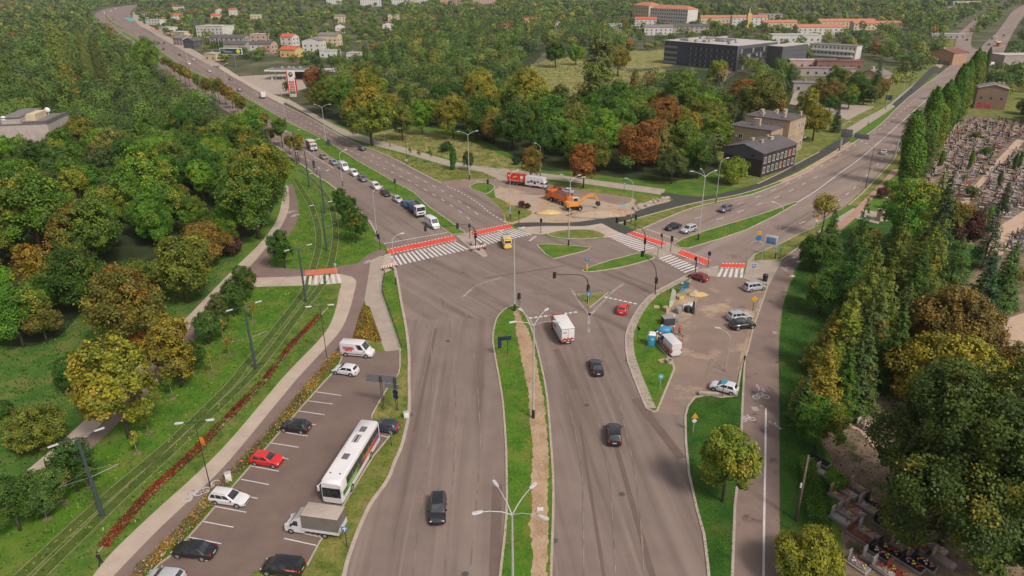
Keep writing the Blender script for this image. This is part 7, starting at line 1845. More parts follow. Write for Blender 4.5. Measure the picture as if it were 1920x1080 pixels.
v = empty('advert_trailer', (c.x + 2.6 + r_.x, c.y - .3 + r_.y, .06), h, 'red advertising trailer hitched behind the white camper lorry', 'trailer')
part('tra', 'trailer_bed', lambda b: (b.box((0, 0, .62), (5.6, 2.1, .16), .02), b.box((3.1, 0, .55), (1.2, .12, .1))), CHASSIS, v)
bd = part('trb', 'red_board', lambda b: b.loft([[(x, y, z) for x, z in ((-2.8, .9), (2.8, .9), (2.8, 3.3), (-2.8, 3.3))] for y in (-.5, .5)], False), C_RED, v)
YEL = plain('yellow_print', (.65, .38, .03), .5, .05)
for s in (1, -1):
 part(('trp', s), 'print', lambda b: (b.box((-.3, s * .51, 2.4), (1.5, .03, .3), 0, 0, 1, 0, R(-20)), b.box((1.9, s * .51, 1.4), (1.0, .03, .35))), YEL, bd)
 part(('trw', s), 'white_print', lambda b: (b.box((1.9, s * .512, 2.4), (.9, .03, .9)), b.box((-2.2, s * .512, 2.6), (.7, .03, .3), 0, 0, 1, 0, R(30))), PLATE, bd)
 text('TWOJA REKLAMA', .42, bd, PLATE, (-.6, s * .525, 1.3), (R(90), 0, 0 if s < 0 else math.pi))
wheels(v, (-.5, .5), 1.06, .35, .22)
c, h = spot((1026, 372), (1072, 388))
v = empty('dump_truck', (c.x, c.y, .06), h, 'orange four axle dump truck loaded with soil on the building site', 'truck')
lorry_cab(v, 2.6, 4.6, 1.25, .7, 3.0, C_ORANGE, 'dumpcab'); chassis(v, -4.4, 3.0, 1.0, 'dump'); wheels(v, (3.6, 1.9, -2.0, -3.4), 1.28, .52, .34)
part('dumpb', 'load_box', lambda b: tipbox(b, -4.5, 2.3, 1.25, 1.4, 2.9), C_ORANGE, v)
part('dumpl', 'load', lambda b: b.loft([[(-4.4, -1.15, 2.4), (2.2, -1.15, 2.4), (2.2, 1.15, 2.4), (-4.4, 1.15, 2.4)], [(-3.2, -.5, 3.0), (1.2, -.5, 3.05), (1.1, .5, 3.0), (-3.1, .5, 3.1)]]), SOIL, v)
DIG = plain('digger_yellow', (0.62, 0.23, 0.02), 0.5, 0.12, 2)
p = at(1076, 394); h = math.atan2(*reversed(tuple((at(1112, 391) - p).xy)))
v = empty('excavator', (p.x, p.y, .06), h, 'yellow orange wheeled excavator digging beside the dump truck', 'excavator')
part('exu', 'undercarriage', lambda b: (b.box((0, 0, .9), (3.6, 1.6, .4), .05), b.box((1.9, 0, .7), (.15, 2.4, .5), .03)), CHASSIS, v)
wheels(v, (-1.3, 1.3), 1.25, .52, .4)
part('exh', 'upper_body', lambda b: (b.loft([[(x, y, z) for x, z in ((-2.3, 1.3), (1.0, 1.3), (1.0, 2.0), (-.4, 2.25), (-2.1, 2.3), (-2.35, 1.9))] for y in (-1.2, 1.2)], False), b.box((-1.9, 0, 1.6), (.9, 2.4, .9), .12)), DIG, v)
cbn = part('exc', 'cab', lambda b: b.box((.45, .72, 2.35), (1.5, .95, 1.7), .08), C_WHITE, v)
part('exg', 'window', lambda b: (b.box((1.19, .72, 2.5), (.04, .82, 1.1)), b.box((.45, 1.19, 2.6), (1.2, .04, .9)), b.box((.45, .25, 2.6), (1.2, .04, .9))), GLASS, cbn)
def boom(b):
 def arm(p0, p1, w0, w1, y=-.25):
  d = (Vector(p1) - Vector(p0)); n = Vector((-d.z, 0, d.x)).normalized()
  P = [Vector(p0) + n * w0, Vector(p0) - n * w0, Vector(p1) - n * w1, Vector(p1) + n * w1]
  b.poly([q + Vector((0, y - .17, 0)) for q in P], .34, (0, 1, 0))
 arm((.6, 0, 1.7), (3.0, 0, 3.5), .24, .32); arm((3.0, 0, 3.5), (5.6, 0, 3.7), .32, .2); arm((5.3, 0, 4.0), (6.6, 0, 1.9), .24, .14)
part('exb', 'boom', boom, DIG, v)
part('exk', 'bucket', lambda b: b.loft([[(6.9, y, 1.9), (6.2, y, 1.7), (5.9, y, 1.1), (6.3, y, .7), (7.0, y, .9)] for y in (-.8, .3)], False), CHASSIS, v)
part('exr', 'ram', lambda b: b.tube([(1.2, -.25, 1.6), (2.6, -.25, 2.7)], .08, 6), STEEL, v)
part('exr2', 'ram', lambda b: b.tube([(3.4, -.25, 3.95), (5.2, -.25, 4.2)], .08, 6), STEEL, v)
# ================================================================== LAMPS, MASTS, SIGNALS, SIGNS
GALV = plain('galvanised_grey', (0.42, 0.40, 0.39), 0.5, 0.1, 3, 0.2)
MASTB = plain('mast_black', (0.020, 0.022, 0.026), 0.5, 0.2, 3)
MASTD = plain('mast_anthracite', (0.045, 0.055, 0.065), 0.5, 0.2, 3)
LAMPH = plain('lamp_head', (0.43, 0.41, 0.41), 0.4, 0.1, 4)
BLUE_S = plain('sign_blue', (0.02, 0.16, 0.38), 0.4, 0.08); YEL_S = plain('sign_yellow', (0.62, 0.30, 0.02), 0.4, 0.08); RED_S = plain('sign_red', (0.50, 0.03, 0.03), 0.4, 0.08); WHITE_S = plain('sign_white', (0.60, 0.58, 0.56), 0.4, 0.06); BACK_S = plain('sign_back_grey', (0.14, 0.13, 0.135), 0.5, 0.1)
TURQ = plain('sign_turquoise', (0.06, 0.34, 0.42), 0.4, 0.06); NAVY = plain('sign_navy', (0.012, 0.02, 0.05), 0.45, 0.1)
SIG = plain('signal_housing', (0.012, 0.013, 0.014), 0.55, 0.1)
def lamp(px, py, H, arms, label, col=GALV, group=None, r=.11, reach=1.9, foot=True, rise=.9, base=None):
 """arms: headings (radians) of the lamp arms"""
 p = base if base is not None else at(px, py)
 t = empty('street_lamp', (p.x, p.y, .02), 0, label, 'street lamp', group)
 part(('pole', H, r), 'pole', lambda b: b.tube([(0, 0, 0), (0, 0, H * .5), (0, 0, H)], r, 8, r * .55), col, t)
 if foot: part(('foot', r), 'pole_foot', lambda b: b.tube([(0, 0, 0), (0, 0, 1.5)], r * 1.35, 8), MASTB, t)
 for a in arms:
  am = part(('arm', H, reach, rise), 'arm', lambda b: b.tube([(0, 0, H - .05), (reach * .35, 0, H + rise * .55), (reach * .75, 0, H + rise * .9), (reach, 0, H + rise)], .055, 6, .035), col, t, (0, 0, 0), a)
  part(('head', H, reach, rise), 'lamp_head', lambda b: b.loft([[(reach - .1 + .95 * k, s * .20 * w, H + rise + .03 + z * .09) for s, z in ((1, 0), (.7, 1), (-.7, 1), (-1, 0), (-.6, -.6), (.6, -.6))] for k, w in ((0, .35), (.3, .9), (.8, 1), (1, .6))]), LAMPH, am)
 return t
four = [R(55), R(125), R(200), R(-20)]
lamp(1000, 785, 14.6, four, 'tall four headed lamp in the middle of the bare soil strip on the centre median', r=.16, reach=2.6, rise=1.0)
p = at(960, 965, 14.6); lamp(0, 0, 14.6, [R(52), R(118), R(197), R(-30)], 'nearest four headed lamp at the bottom edge on the centre median', r=.17, reach=2.6, rise=1.0, base=Vector((p.x, p.y, 0)))
lamp(965, 584, 14.6, [R(50), R(170)], 'tall lamp with dark foot at the upper tip of the centre median', r=.15, reach=2.0)
lamp(1066, 461, 15, [R(40), R(130), R(0)], 'tall three headed lamp on the small triangular lawn island', r=.14, reach=2.4)
lamp(1309, 450, 15, [R(30), R(160), R(95)], 'tall three headed lamp on the north-east median with a cable nest', r=.14, reach=2.6)
lamp(612, 272, 13.5, [R(20), R(160)], 'two armed lamp on the north-west median near the banner', r=.13, reach=2.4)
lamp(880, 337, 13.5, [R(20), R(170)], 'two armed lamp on the verge of the site entrance', r=.13, reach=2.4)
for x, y, H, a, l in ((742, 533, 9.5, R(25), 'curved single lamp beside the zebra at the ramp'), (707, 444, 11, R(30), 'single armed lamp on the kerb above the red crossing'), (643, 349, 9.5, R(35), 'single armed lamp beside the first dark tree by the queue'), (594, 328, 10, R(35), 'single armed lamp with banner left of the queue'),
 (1183, 418, 10, R(140), 'single armed lamp between the fresh path and the road'), (1342, 380, 11, R(20), 'single armed lamp with dark foot on the north verge'), (1453, 486, 11.5, R(150), 'single armed lamp on the small verge by the parking board'), (763, 304, 10, R(150), 'dark single armed lamp on the verge by the young trees'),
 (1013, 331, 9, R(140), 'pale single armed lamp beside the orange olive tree'), (957, 412, 11.5, R(30), 'tall single lamp with yellow sign at the site corner'), (1489, 318, 9, R(20), 'single lamp on the north verge in front of the timber house'), (1573, 283, 9, R(20), 'single lamp at the gantry foot'),
 (1623, 352, 11.5, R(150), 'dark single lamp on the south kerb of the north-east road'), (1627, 236, 9, R(60), 'single lamp on the footway beyond the gantry'), (1690, 186, 11, R(20), 'single lamp at the end of the fresh path'), (1708, 172, 11, R(30), 'single lamp beyond the fresh path end'), (1660, 205, 10, R(30), 'single lamp in front of the mural house')):
 lamp(x, y, H, (a,), l, MASTB if 'dark single' in l else GALV, r=.09, reach=1.7)
for i, (x, y) in enumerate(((1803, 50), (1817, 40), (1828, 33), (1844, 22), (1858, 14), (535, 226), (160, 40), (298, 96), (355, 128), (425, 160))):
 lamp(x, y, 11, (R(30),), 'distant lamp pole beside one of the two far roads', GALV, 'distant lamp poles', r=.12, reach=2.0)
lamp(1360, 697, 6.2, (R(150),), 'white curved lamp in the middle of the work yard bays', GALV, r=.08, reach=1.6, foot=False)
lamp(396, 919, 9.8, (R(10), R(190)), 'black lamp with orange cloth on the cycle path edge', MASTB, r=.07, reach=1.3, rise=.1, foot=False)
lamp(614, 678, 9.8, (R(10), R(190)), 'black lamp at the bend of the cycle path by the white hatchback', MASTB, r=.07, reach=1.3, rise=.1, foot=False)
part('rag', 'cloth', lambda b: b.loft([[(.1, -.15, 7.8), (.5, -.1, 7.9), (.55, .1, 7.4), (.2, .1, 7.2)], [(.2, -.1, 6.9), (.6, -.1, 6.9), (.55, .12, 6.4), (.3, .1, 6.5)]]), plain('cloth_orange', (.6, .16, .02), .8, .3), bpy.data.objects['street_lamp.%03d' % (max(int(o.name[-3:]) for o in bpy.data.objects if o.name.startswith('street_lamp.')) - 1)])
def tram_mast(px, py, label, H=10.5, arms=True, h=R(40)):
 p = at(px, py)
 t = empty('tram_mast', (p.x, p.y, 0), h, label, 'tram mast')
 part(('tm', H), 'pole', lambda b: b.tube([(0, 0, 0), (0, 0, H)], .24, 8, .14), MASTD, t)
 for s in (1, -1):
  part(('tml', H, s), 'arm', lambda b: b.tube([(0, 0, H - .1), (0, 0, H + .5), (s * 2.1, 0, H + .55)], .05, 5), MASTD, t)
  part(('tmh', H, s), 'lamp_head', lambda b: b.box((s * 2.2, 0, H + .55), (1.0, .26, .12), .03), LAMPH, t)
  part(('tmc', H, s), 'bracket', lambda b: b.tube([(0, 0, 5.6), (s * 2.9, .2, 5.75)], .03, 5), STEEL, t)
  part(('tmd', H, s), 'stay', lambda b: b.tube([(0, 0, 6.6), (s * 2.9, .2, 5.8)], .018, 5), STEEL, t)
 return p
TM = [tram_mast(193, 968, 'tall anthracite tram mast with double lamp in the lower left foreground'), tram_mast(480, 692, 'tram mast between the tracks beside the dark tree row'), tram_mast(574, 566, 'tram mast beside the red tram crossing'), tram_mast(613, 470, 'tram mast on the lawn inside the tram curve'),
 tram_mast(609, 400, 'tram mast on the upper half of the tram curve'), tram_mast(580, 351, 'tram mast at the start of the tram curve below the queue'), tram_mast(557, 308, 'tram mast beside the golden street tree')]
wb = MB()
for a, b_ in zip(TM, TM[1:]):
 for s in (1, -1):
  d = (b_ - a).normalized(); nn = Vector((-d.y, d.x, 0)) * 2.5 * s
  wb.tube([a + nn + Vector((0, 0, 5.75)), (a + b_) / 2 + nn + Vector((0, 0, 5.45)), b_ + nn + Vector((0, 0, 5.75))], .018, 4, cap=False)
tag(wb.build('contact_wire', MASTB), 'thin overhead contact wires strung along the tram track', 'overhead wire', kind='stuff')
def signal_head(parent, loc, rz, n=3):
 s = part(('sig', n), 'signal_head', lambda b: b.box((0, 0, 0), (.34, .40, .36 * n), .05), SIG, parent, loc, rz)
 for i in range(n):
  part(('lens', i, n), 'lens', lambda b: b.disc((.18, 0, (n - 1) * .18 - .36 * i), .12, 'X', 12, .05), (plain('lens_red', (.10, .01, .01), .3, .1), plain('lens_amber', (.10, .05, .005), .3, .1), plain('lens_green', (.01, .06, .03), .3, .1))[i if n == 3 else (0, 2)[i]], s)
 part(('board', n), 'backing_board', lambda b: b.box((-.1, 0, 0), (.03, .62, .40 * n + .1), .02), SIG, s)
 return s
def signal_post(px, py, rz, label, H=3.2, n=3, extra=None):
 p = at(px, py)
 t = empty('traffic_signal', (p.x, p.y, .05), rz, label, 'traffic light')
 part(('sp', H), 'post', lambda b: b.tube([(0, 0, 0), (0, 0, H)], .075, 7), MASTB, t)
 signal_head(t, (.2, 0, H - .3), 0, n)
 if extra == 'round': part('sround', 'round_sign', lambda b: b.disc((.06, 0, 1.9), .36, 'X', 16, .04), BACK_S, t)
 return t
for x, y, a, n, e, l in ((713, 468, 150, 3, None, 'signal post at the left kerb of the red crossing'), (881, 447, 110, 2, None, 'walker signal post on the paved island between the zebras'), (973, 584, -75, 3, 'round', 'signal post with round sign at the tip of the centre median'), (1014, 437, 60, 2, None, 'walker signal post at the right end of the second zebra'),
 (1190, 431, 40, 3, None, 'signal post on the verge right of the fresh path'), (1240, 466, 150, 2, None, 'walker signal post at the left of the zebra island'), (1257, 473, 45, 3, None, 'signal post on the paved zebra island'), (1303, 512, 200, 2, None, 'walker signal post beside the dark red car'), (1327, 502, 60, 2, None, 'slim signal post on the paved corner by the small zebra'),
 (742, 360, 120, 3, None, 'signal post on the north-west median behind the queue'), (915, 361, 90, 3, None, 'signal post on the small green island of the site entrance'), (973, 421, 60, 2, None, 'signal post at the corner of the fresh path')):
 signal_post(x, y, R(a), l, 3.4, n, e)
def mast_arm(base, tip, H, label, heads, face):
 p, q = at(*base), at(*tip, H)
 d = Vector((q.x - p.x, q.y - p.y, 0)); L_ = d.length
 t = empty('signal_mast', (p.x, p.y, .05), math.atan2(d.y, d.x), label, 'traffic light')
 b = MB(); b.tube([(0, 0, 0), (0, 0, H * .62), (.35, 0, H * .84), (1.2, 0, H * .97), (2.4, 0, H), (L_, 0, H + .1)], .12, 8, .06); b.build('mast', MASTB, t)
 rz = math.atan2(d.y, d.x)
 for k, (u, z) in enumerate(heads):
  signal_head(t, (L_ * u, 0, z if u == 0 else H - .1), face - rz, 3)
 return t
mast_arm((1102, 566), (1040, 516), 5.6, 'black signal mast arm reaching left from the triangle island', ((1, 0), (0, 2.8)), R(-80))
mast_arm((1208, 475), (1157, 412), 5.6, 'black signal mast arm over the north-east lanes', ((1, 0), (.72, 0), (0, 2.8)), R(40))
mast_arm((892, 464), (797, 428), 5.6, 'black signal mast arm over the north-west lanes', ((1, 0), (.36, 0), (0, 2.8)), R(120))
mast_arm((1228, 552), (1204, 476), 5.6, 'black signal mast arm beside the work yard lawn', ((1, 0), (0, 2.8)), R(-120))
def sign_post(px, py, rz, H, label, plates, col=GALV, cat='road sign'):
 """plates: (shape, size, z, material, front material or None)"""
 p = at(px, py)
 t = empty('road_sign', (p.x, p.y, .05), rz, label, cat)
 part(('rs', H), 'post', lambda b: b.tube([(0, 0, 0), (0, 0, H)], .05, 6), col, t)
 for sh, s, z, m, fm in plates:
  if sh == 'o': o = part(('o', s), 'round_plate', lambda b: b.disc((.07, 0, 0), s, 'X', 18, .03), m, t, (0, 0, z))
  elif sh == 'q': o = part(('q', s), 'square_plate', lambda b: b.box((.07, 0, 0), (.03, s * 2, s * 2), .01), m, t, (0, 0, z))
  elif sh == 'd': o = part(('d', s), 'diamond_plate', lambda b: b.box((.07, 0, 0), (.03, s * 1.5, s * 1.5), .01, 0, 1, R(45)), m, t, (0, 0, z))
  elif sh == 't': o = part(('t', s), 'triangle_plate', lambda b: b.poly([(.07, -s, -s * .7), (.07, s, -s * .7), (.07, 0, s)], .03, (1, 0, 0)), m, t, (0, 0, z))
  else: o = part(('r', s), 'plate', lambda b: b.box((.07, 0, 0), (.03, s[0], s[1]), .01), m, t, (0, 0, z))
  if fm: part(('sym', sh, str(s)), 'symbol', lambda b: (b.box((.10, 0, -.05), (.02, .10, .5)), b.box((.10, .10, .12), (.02, .10, .34), 0, 0, 1, R(45)), b.box((.10, -.10, .12), (.02, .10, .34), 0, 0, 1, R(-45))), fm, o)
 return t
S = R(-90)
t = sign_post(1100, 507, R(-110), 2.9, 'blue keep right disc on a yellow bollard at the lens island', (('o', .42, 2.5, BLUE_S, WHITE_S),)); part('ybol', 'bollard', lambda b: b.tube([(0, 0, 0), (0, 0, 1.2)], .22, 10), YEL_S, t)
t = sign_post(892, 461, R(-100), 3.6, 'no entry disc above a blue plate inside the striped barriers', (('o', .45, 3.2, RED_S, None), ('q', .32, 2.3, BLUE_S, WHITE_S))); part('bar', 'bar', lambda b: b.box((.10, 0, 3.2), (.02, .6, .16)), WHITE_S, t)
sign_post(956, 411, R(-95), 4.4, 'yellow diamond with blue plate under it at the site corner', (('d', .55, 4.0, YEL_S, None), ('q', .40, 2.9, BLUE_S, WHITE_S)))
sign_post(1103, 569, S, 2.8, 'round blue arrow sign on the triangle island', (('o', .45, 1.9, BLUE_S, WHITE_S),))
sign_post(1237, 730, S, 2.6, 'round turquoise sign on the tip of the yard lawn', (('o', .42, 2.2, TURQ, WHITE_S),))
sign_post(1354, 744, S, 2.9, 'turquoise round sign in front of the white hatchback at the yard exit', (('o', .45, 2.6, TURQ, None),), MASTB)
sign_post(1299, 811, S, 3.0, 'orange triangle over a small white disc on the road side island', (('t', .50, 2.7, YEL_S, None), ('o', .30, 1.9, WHITE_S, None)))
sign_post(1411, 583, S, 2.7, 'yellow diamond sign on black post at the yard kerb', (('d', .60, 2.4, YEL_S, None),), MASTB)
sign_post(1410, 520, S, 2.8, 'blue square walker sign by the small zebra', (('q', .36, 2.5, BLUE_S, WHITE_S),))
sign_post(1461, 487, S, 2.6, 'small green sign on the verge by the path', (('q', .3, 2.4, plain('sign_green', (.04, .2, .12), .4, .05), None),), MASTB)
sign_post(1529, 428, S, 3.0, 'yellow sign over a white disc under the thin yellowing tree', (('d', .5, 2.7, YEL_S, None), ('o', .32, 1.9, WHITE_S, None)), MASTB)
sign_post(1195, 642, R(20), 2.8, 'small navy sign seen edge on in the yard lawn', (('r', (.9, .5), 2.6, NAVY, None),), MASTB)
sign_post(734, 836, S, 2.4, 'thin black post with a small plate behind the coach', (('r', (.3, .4), 2.2, BACK_S, None),), MASTB)
sign_post(651, 1025, S, 2.7, 'blue parking sign behind the tarpaulin lorry', (('q', .36, 2.5, BLUE_S, WHITE_S),), MASTB)
sign_post(1304, 512, S, 2.6, 'blue walker sign beside the zebra near the dark red car', (('q', .32, 2.9, BLUE_S, WHITE_S),), MASTB)
sign_post(1233, 480, R(-60), 2.6, 'blue walker sign on the island end of the north zebra', (('q', .32, 2.3, BLUE_S, WHITE_S),), MASTB)
sign_post(1168, 404, S, 3.0, 'blue disc sign at the edge of the fresh path', (('o', .42, 2.6, TURQ, WHITE_S),))
sign_post(1170, 360, S, 2.6, 'blue round path sign on the footway above the site', (('o', .38, 2.3, BLUE_S, WHITE_S),), MASTB)
sign_post(763, 312, S, 2.4, 'pink toned round sign back on the north-west verge', (('o', .45, 2.0, plain('sign_pink', (.45, .25, .28), .5, .1), None),), MASTB)
sign_post(631, 515, S, 2.6, 'blue triangle plate at the red tram crossing', (('t', .42, 2.3, BLUE_S, WHITE_S),))
sign_post(722, 262, S, 2.4, 'small pale sign on the meadow edge', (('q', .32, 2.1, WHITE_S, None),))
p = at(1427, 493)
t = empty('arched_sign', (p.x, p.y, .05), R(175), 'arched grey post carrying a blue disc and a yellow sign', 'road sign')
part('arch', 'post', lambda b: b.tube([(0, 0, 0), (0, 0, 3.6), (.4, 0, 4.6), (1.4, 0, 5.0), (2.4, 0, 4.7), (2.9, 0, 3.9), (3.0, 0, 0)], .07, 7), GALV, t)
part('adisc', 'round_plate', lambda b: b.disc((1.3, .1, 5.6), .6, 'Y', 18, .04), BLUE_S, t); part('ayel', 'yellow_plate', lambda b: b.box((1.3, .1, 6.7), (.9, .04, .9), .02), YEL_S, t); part('aup', 'upright', lambda b: b.tube([(1.3, 0, 4.9), (1.3, 0, 7.0)], .05, 6), GALV, t)
p = at(1442, 479)
t = empty('information_board', (p.x, p.y, .05), R(-35), 'white framed blue information board on two posts by the north-east road', 'sign')
for s in (-.9, .9): part(('ibp', s), 'post', lambda b: b.tube([(s, 0, 0), (s, 0, 3.0)], .06, 6), GALV, t)
part('ibb', 'board', lambda b: b.box((0, -.08, 3.4), (2.6, .08, 2.5), .03), WHITE_S, t); part('ibf', 'blue_panel', lambda b: b.box((0, -.135, 3.45), (2.0, .04, 1.5), .01), plain('panel_blue_grey', (.09, .20, .33), .5, .3, 1.5), t)
p, q_ = at(719, 767), at(745, 770)
d = q_ - p
t = empty('direction_sign', (p.x, p.y, .05), math.atan2(d.y, d.x), 'large grey backed direction board on posts by the car park verge', 'road sign')
for x in (0, d.length): part(('dsp', x), 'post', lambda b: (b.tube([(x - .12, 0, 0), (x - .12, 0, 5.4)], .05, 6), b.tube([(x + .12, 0, 0), (x + .12, 0, 5.4)], .05, 6)), MASTB, t)
for i in range(3): part(('dsb', i), 'panel', lambda b: b.box((.1, .1, 4.55 + .42 * i), (4.6, .05, .40)), BACK_S, t)
part('dsb2', 'small_panel', lambda b: b.box((1.6, .1, 3.9), (2.2, .05, .7)), BACK_S, t)
for z in (2.4, 3.1): part(('dsr', z), 'round_plate', lambda b: b.disc((d.length, -.12, z), .42, 'Y', 16, .04), NAVY, t)
p = at(952, 666)
t = empty('direction_sign', (p.x, p.y, .1), R(10), 'navy blue L shaped direction sign in the grass of the centre median', 'road sign')
part('nsp', 'post', lambda b: b.tube([(0, 0, 0), (0, 0, 3.4)], .05, 6), MASTB, t); part('nsb', 'board', lambda b: b.box((-.5, -.08, 3.1), (2.2, .05, .7), .02), NAVY, t); part('nsb2', 'side_board', lambda b: b.box((-1.3, -.08, 2.1), (.6, .05, 1.3), .02), NAVY, t)
for x, y, l in ((616, 283, 'dark banner stand on the north-west median'), (589, 326, 'dark banner stand by the left kerb of the queue')):
 p = at(x, y); t = empty('banner', (p.x, p.y, .05), R(-20), l, 'banner'); part('bnp', 'post', lambda b: b.tube([(0, 0, 0), (0, 0, 4.4)], .05, 6), MASTB, t); part('bnb', 'panel', lambda b: b.box((.5, 0, 3.0), (1.3, .08, 2.3), .02), plain('banner_navy', (.05, .07, .11), .6, .3, 1), t)
p, q_ = at(1575, 283), at(1677, 297)
d = q_ - p; L_ = d.length
t = empty('sign_gantry', (p.x, p.y, .05), math.atan2(d.y, d.x), 'grey sign gantry spanning the north-east road', 'gantry')
for x in (0, L_): part(('gp', round(x)), 'post', lambda b: b.tube([(x, 0, 0), (x, 0, 6.2)], .2, 8), GALV, t)
for z in (5.5, 6.1): part(('gb', z), 'beam', lambda b: b.tube([(0, 0, z), (L_, 0, z)], .09, 6), GALV, t)
part('gbr', 'bracing', lambda b: [b.tube([(L_ * i / 14, 0, 5.5 + .6 * (i % 2)), (L_ * (i + 1) / 14, 0, 6.1 - .6 * (i % 2))], .05, 4) for i in range(14)], GALV, t)
for x, w, hh, z in ((1.2, 3.6, 2.8, 6.2), (6.0, 4.6, 1.7, 5.8)): part(('gs', x), 'sign_panel', lambda b: b.box((x, -.25, z), (w, .10, hh), .02), BACK_S, t)
for x, y, l in ((1605, 190, 'wide dark advert frame by the depot entrance'), (1664, 195, 'small dark advert frame by the path end')):
 p = at(x, y); t = empty('advert_sign', (p.x, p.y, .05), 0, l, 'sign'); part('afp', 'post', lambda b: (b.tube([(-1.2, 0, 0), (-1.2, 0, 2)], .08, 6), b.tube([(1.2, 0, 0), (1.2, 0, 2)], .08, 6)), MASTB, t); part(('afb', x > 1640), 'panel', lambda b: b.box((0, -.1, 2.9), (5.5 if x < 1640 else 3.0, .2, 2.2), .03), NAVY, t)
def barrier(px, py, rz, w, label):
 p = at(px, py)
 t = empty('traffic_barrier', (p.x, p.y, .12), rz, label, 'barrier', 'striped barrier boards')
 part(('bb', w), 'board', lambda b: b.box((0, 0, .75), (w, .06, .5), .01), WHITE_S, t)
 n = max(2, int(w / .45))
 for i in range(n): part(('bs', w, i), 'stripe', lambda b: b.box((-w / 2 + w * (i + .5) / n, 0, .75), (w / n * .42, .075, .44), 0, 0, 1, 0, 0), RED_S, t)
 for s in (1, -1): part(('bf', w, s), 'foot', lambda b: (b.box((s * w * .38, 0, .06), (.25, .8, .12), .02), b.box((s * w * .38, 0, .3), (.06, .05, .5))), PLASTIC, t)
for x, y, a, w, l in ((891, 470, 15, 2.4, 'striped barrier board at the lower side of the no entry post'), (903, 468, 25, 2.2, 'striped barrier board right of the no entry post'), (885, 462, 100, 2.0, 'striped barrier board left of the no entry post'), (906, 461, 110, 1.8, 'striped barrier board behind the no entry post'), (727, 506, 20, 2.6, 'striped barrier board at the end of the paved strip by the ramp'), (738, 502, 40, 1.8, 'striped barrier board next to the curved lamp by the zebra')):
 barrier(x, y, R(a), w, l)
for x, y, z_, l in ((762, 783, .9, 'short white post at the left kerb of the main road'), (430, 903, 1.3, 'white box cabinet beside the cycle path')):
 p = at(x, y); t = empty('utility_cabinet', (p.x, p.y, .05), R(20), l, 'cabinet'); part(('uc', z_), 'cabinet', lambda b: b.box((0, 0, z_ / 2), (.7, .4, z_), .04), WHITE_S, t); part(('ucl', z_), 'lid', lambda b: b.box((0, 0, z_ + .03), (.78, .48, .08), .02), GALV, t)
p, q_ = at(1492, 977), at(1516, 854, 8.5)
t = empty('wooden_pole', (p.x, p.y, 0), 0, 'bare leaning wooden pole on the grass beside the near graves', 'pole')
b = MB(); b.tube([(0, 0, -.3), (q_.x - p.x, q_.y - p.y, 8.5)], .17, 9, .12); b.build('pole', plain('weathered_wood', (.11, .078, .055), .9, .4, 5), t)
b = MB(); b.box(((q_.x - p.x) * .55 - .2, (q_.y - p.y) * .55, 4.7), (.16, .16, .6), .03); b.build('fuse_box', WHITE_S, t)
for i in range(3):
 p = at(534 + 6 * i, 172); t = empty('flag_pole', (p.x, p.y, 0), 0, 'thin white flag pole in front of the fuel station', 'flag pole', 'flag poles of the fuel station'); part('fp', 'pole', lambda b: b.tube([(0, 0, 0), (0, 0, 9)], .1, 6, .05), WHITE_S, t)
pts = px_line([(722, 514), (717, 545), (726, 575), (740, 615), (753, 656)], 3)
t = empty('railing', (pts[0].x, pts[0].y, 0), 0, 'dark low railing along the paved ramp', 'railing')
b = MB(); b.tube([q - pts[0] + Vector((0, 0, .9)) for q in pts], .04, 5); b.build('hand_rail', MASTB, t)
for q, _ in walk(pts, 2.2): part('rp', 'post', lambda b: b.tube([(0, 0, 0), (0, 0, .9)], .035, 5), MASTB, t, q - pts[0])
b = MB(); b.tube([q - pts[0] + Vector((0, 0, .45)) for q in pts], .03, 5); b.build('lower_rail', MASTB, t)
for k, (x, y) in enumerate(((1649, 414), (1660, 413), (1663, 392))):
 p = at(x, y); t = empty('gate_pillar', (p.x, p.y, 0), R(20), ('left', 'middle', 'rear')[k] + ' stone pillar of the cemetery gate', 'pillar'); part('gpil', 'pillar', lambda b: b.box((0, 0, 1.4), (1.3, 1.3, 2.8), .06), CHIM, t); part('gcap', 'cap', lambda b: b.box((0, 0, 2.9), (1.55, 1.55, .25), .04), CHIM, t)
wallp = px_line([(1700, 349), (1742, 293), (1795, 235), (1812, 213)], 4)
t = empty('cemetery_wall', (wallp[0].x, wallp[0].y, 0), 0, 'pale wall between the poplar row and the grave field', 'wall')
o = ribbon('wall_body', [q - wallp[0] for q in wallp], .4, CHIM, -.2, 1.6, False, None, t); o = ribbon('coping', [q - wallp[0] for q in wallp], .55, CEMPATH, 1.4, .12, False, None, t)
# ================================================================== WORK YARD, SITE, PEOPLE, GRAVES, PLANTING
TOI = plain('toilet_blue', (0.03, 0.20, 0.36), 0.5, 0.1, 2)
p = at(1221, 648); t = empty('portable_toilet', (p.x, p.y, .1), R(-12), 'blue portable toilet with white roof beside the white van with red letters', 'portable toilet')
part('tb', 'cabin', lambda b: b.box((0, 0, 1.05), (1.15, 1.15, 2.1), .06), TOI, t); part('tr', 'roof', lambda b: b.loft([[(-.62, -.62, 2.1), (.62, -.62, 2.1), (.62, .62, 2.1), (-.62, .62, 2.1)], [(-.4, -.4, 2.36), (.4, -.4, 2.36), (.4, .4, 2.36), (-.4, .4, 2.36)]]), WHITE_S, t)
dr = part('td', 'door', lambda b: b.box((0, -.59, 1.05), (.8, .05, 1.85), .02), plain('toilet_door', (.04, .26, .45), .5, .1), t); part('tl', 'notice', lambda b: b.box((.1, -.625, 1.4), (.3, .02, .3)), WHITE_S, dr); part('ts', 'side_wall', lambda b: b.box((-.59, 0, 1.1), (.04, 1.0, 1.9), .02), WHITE_S, t)
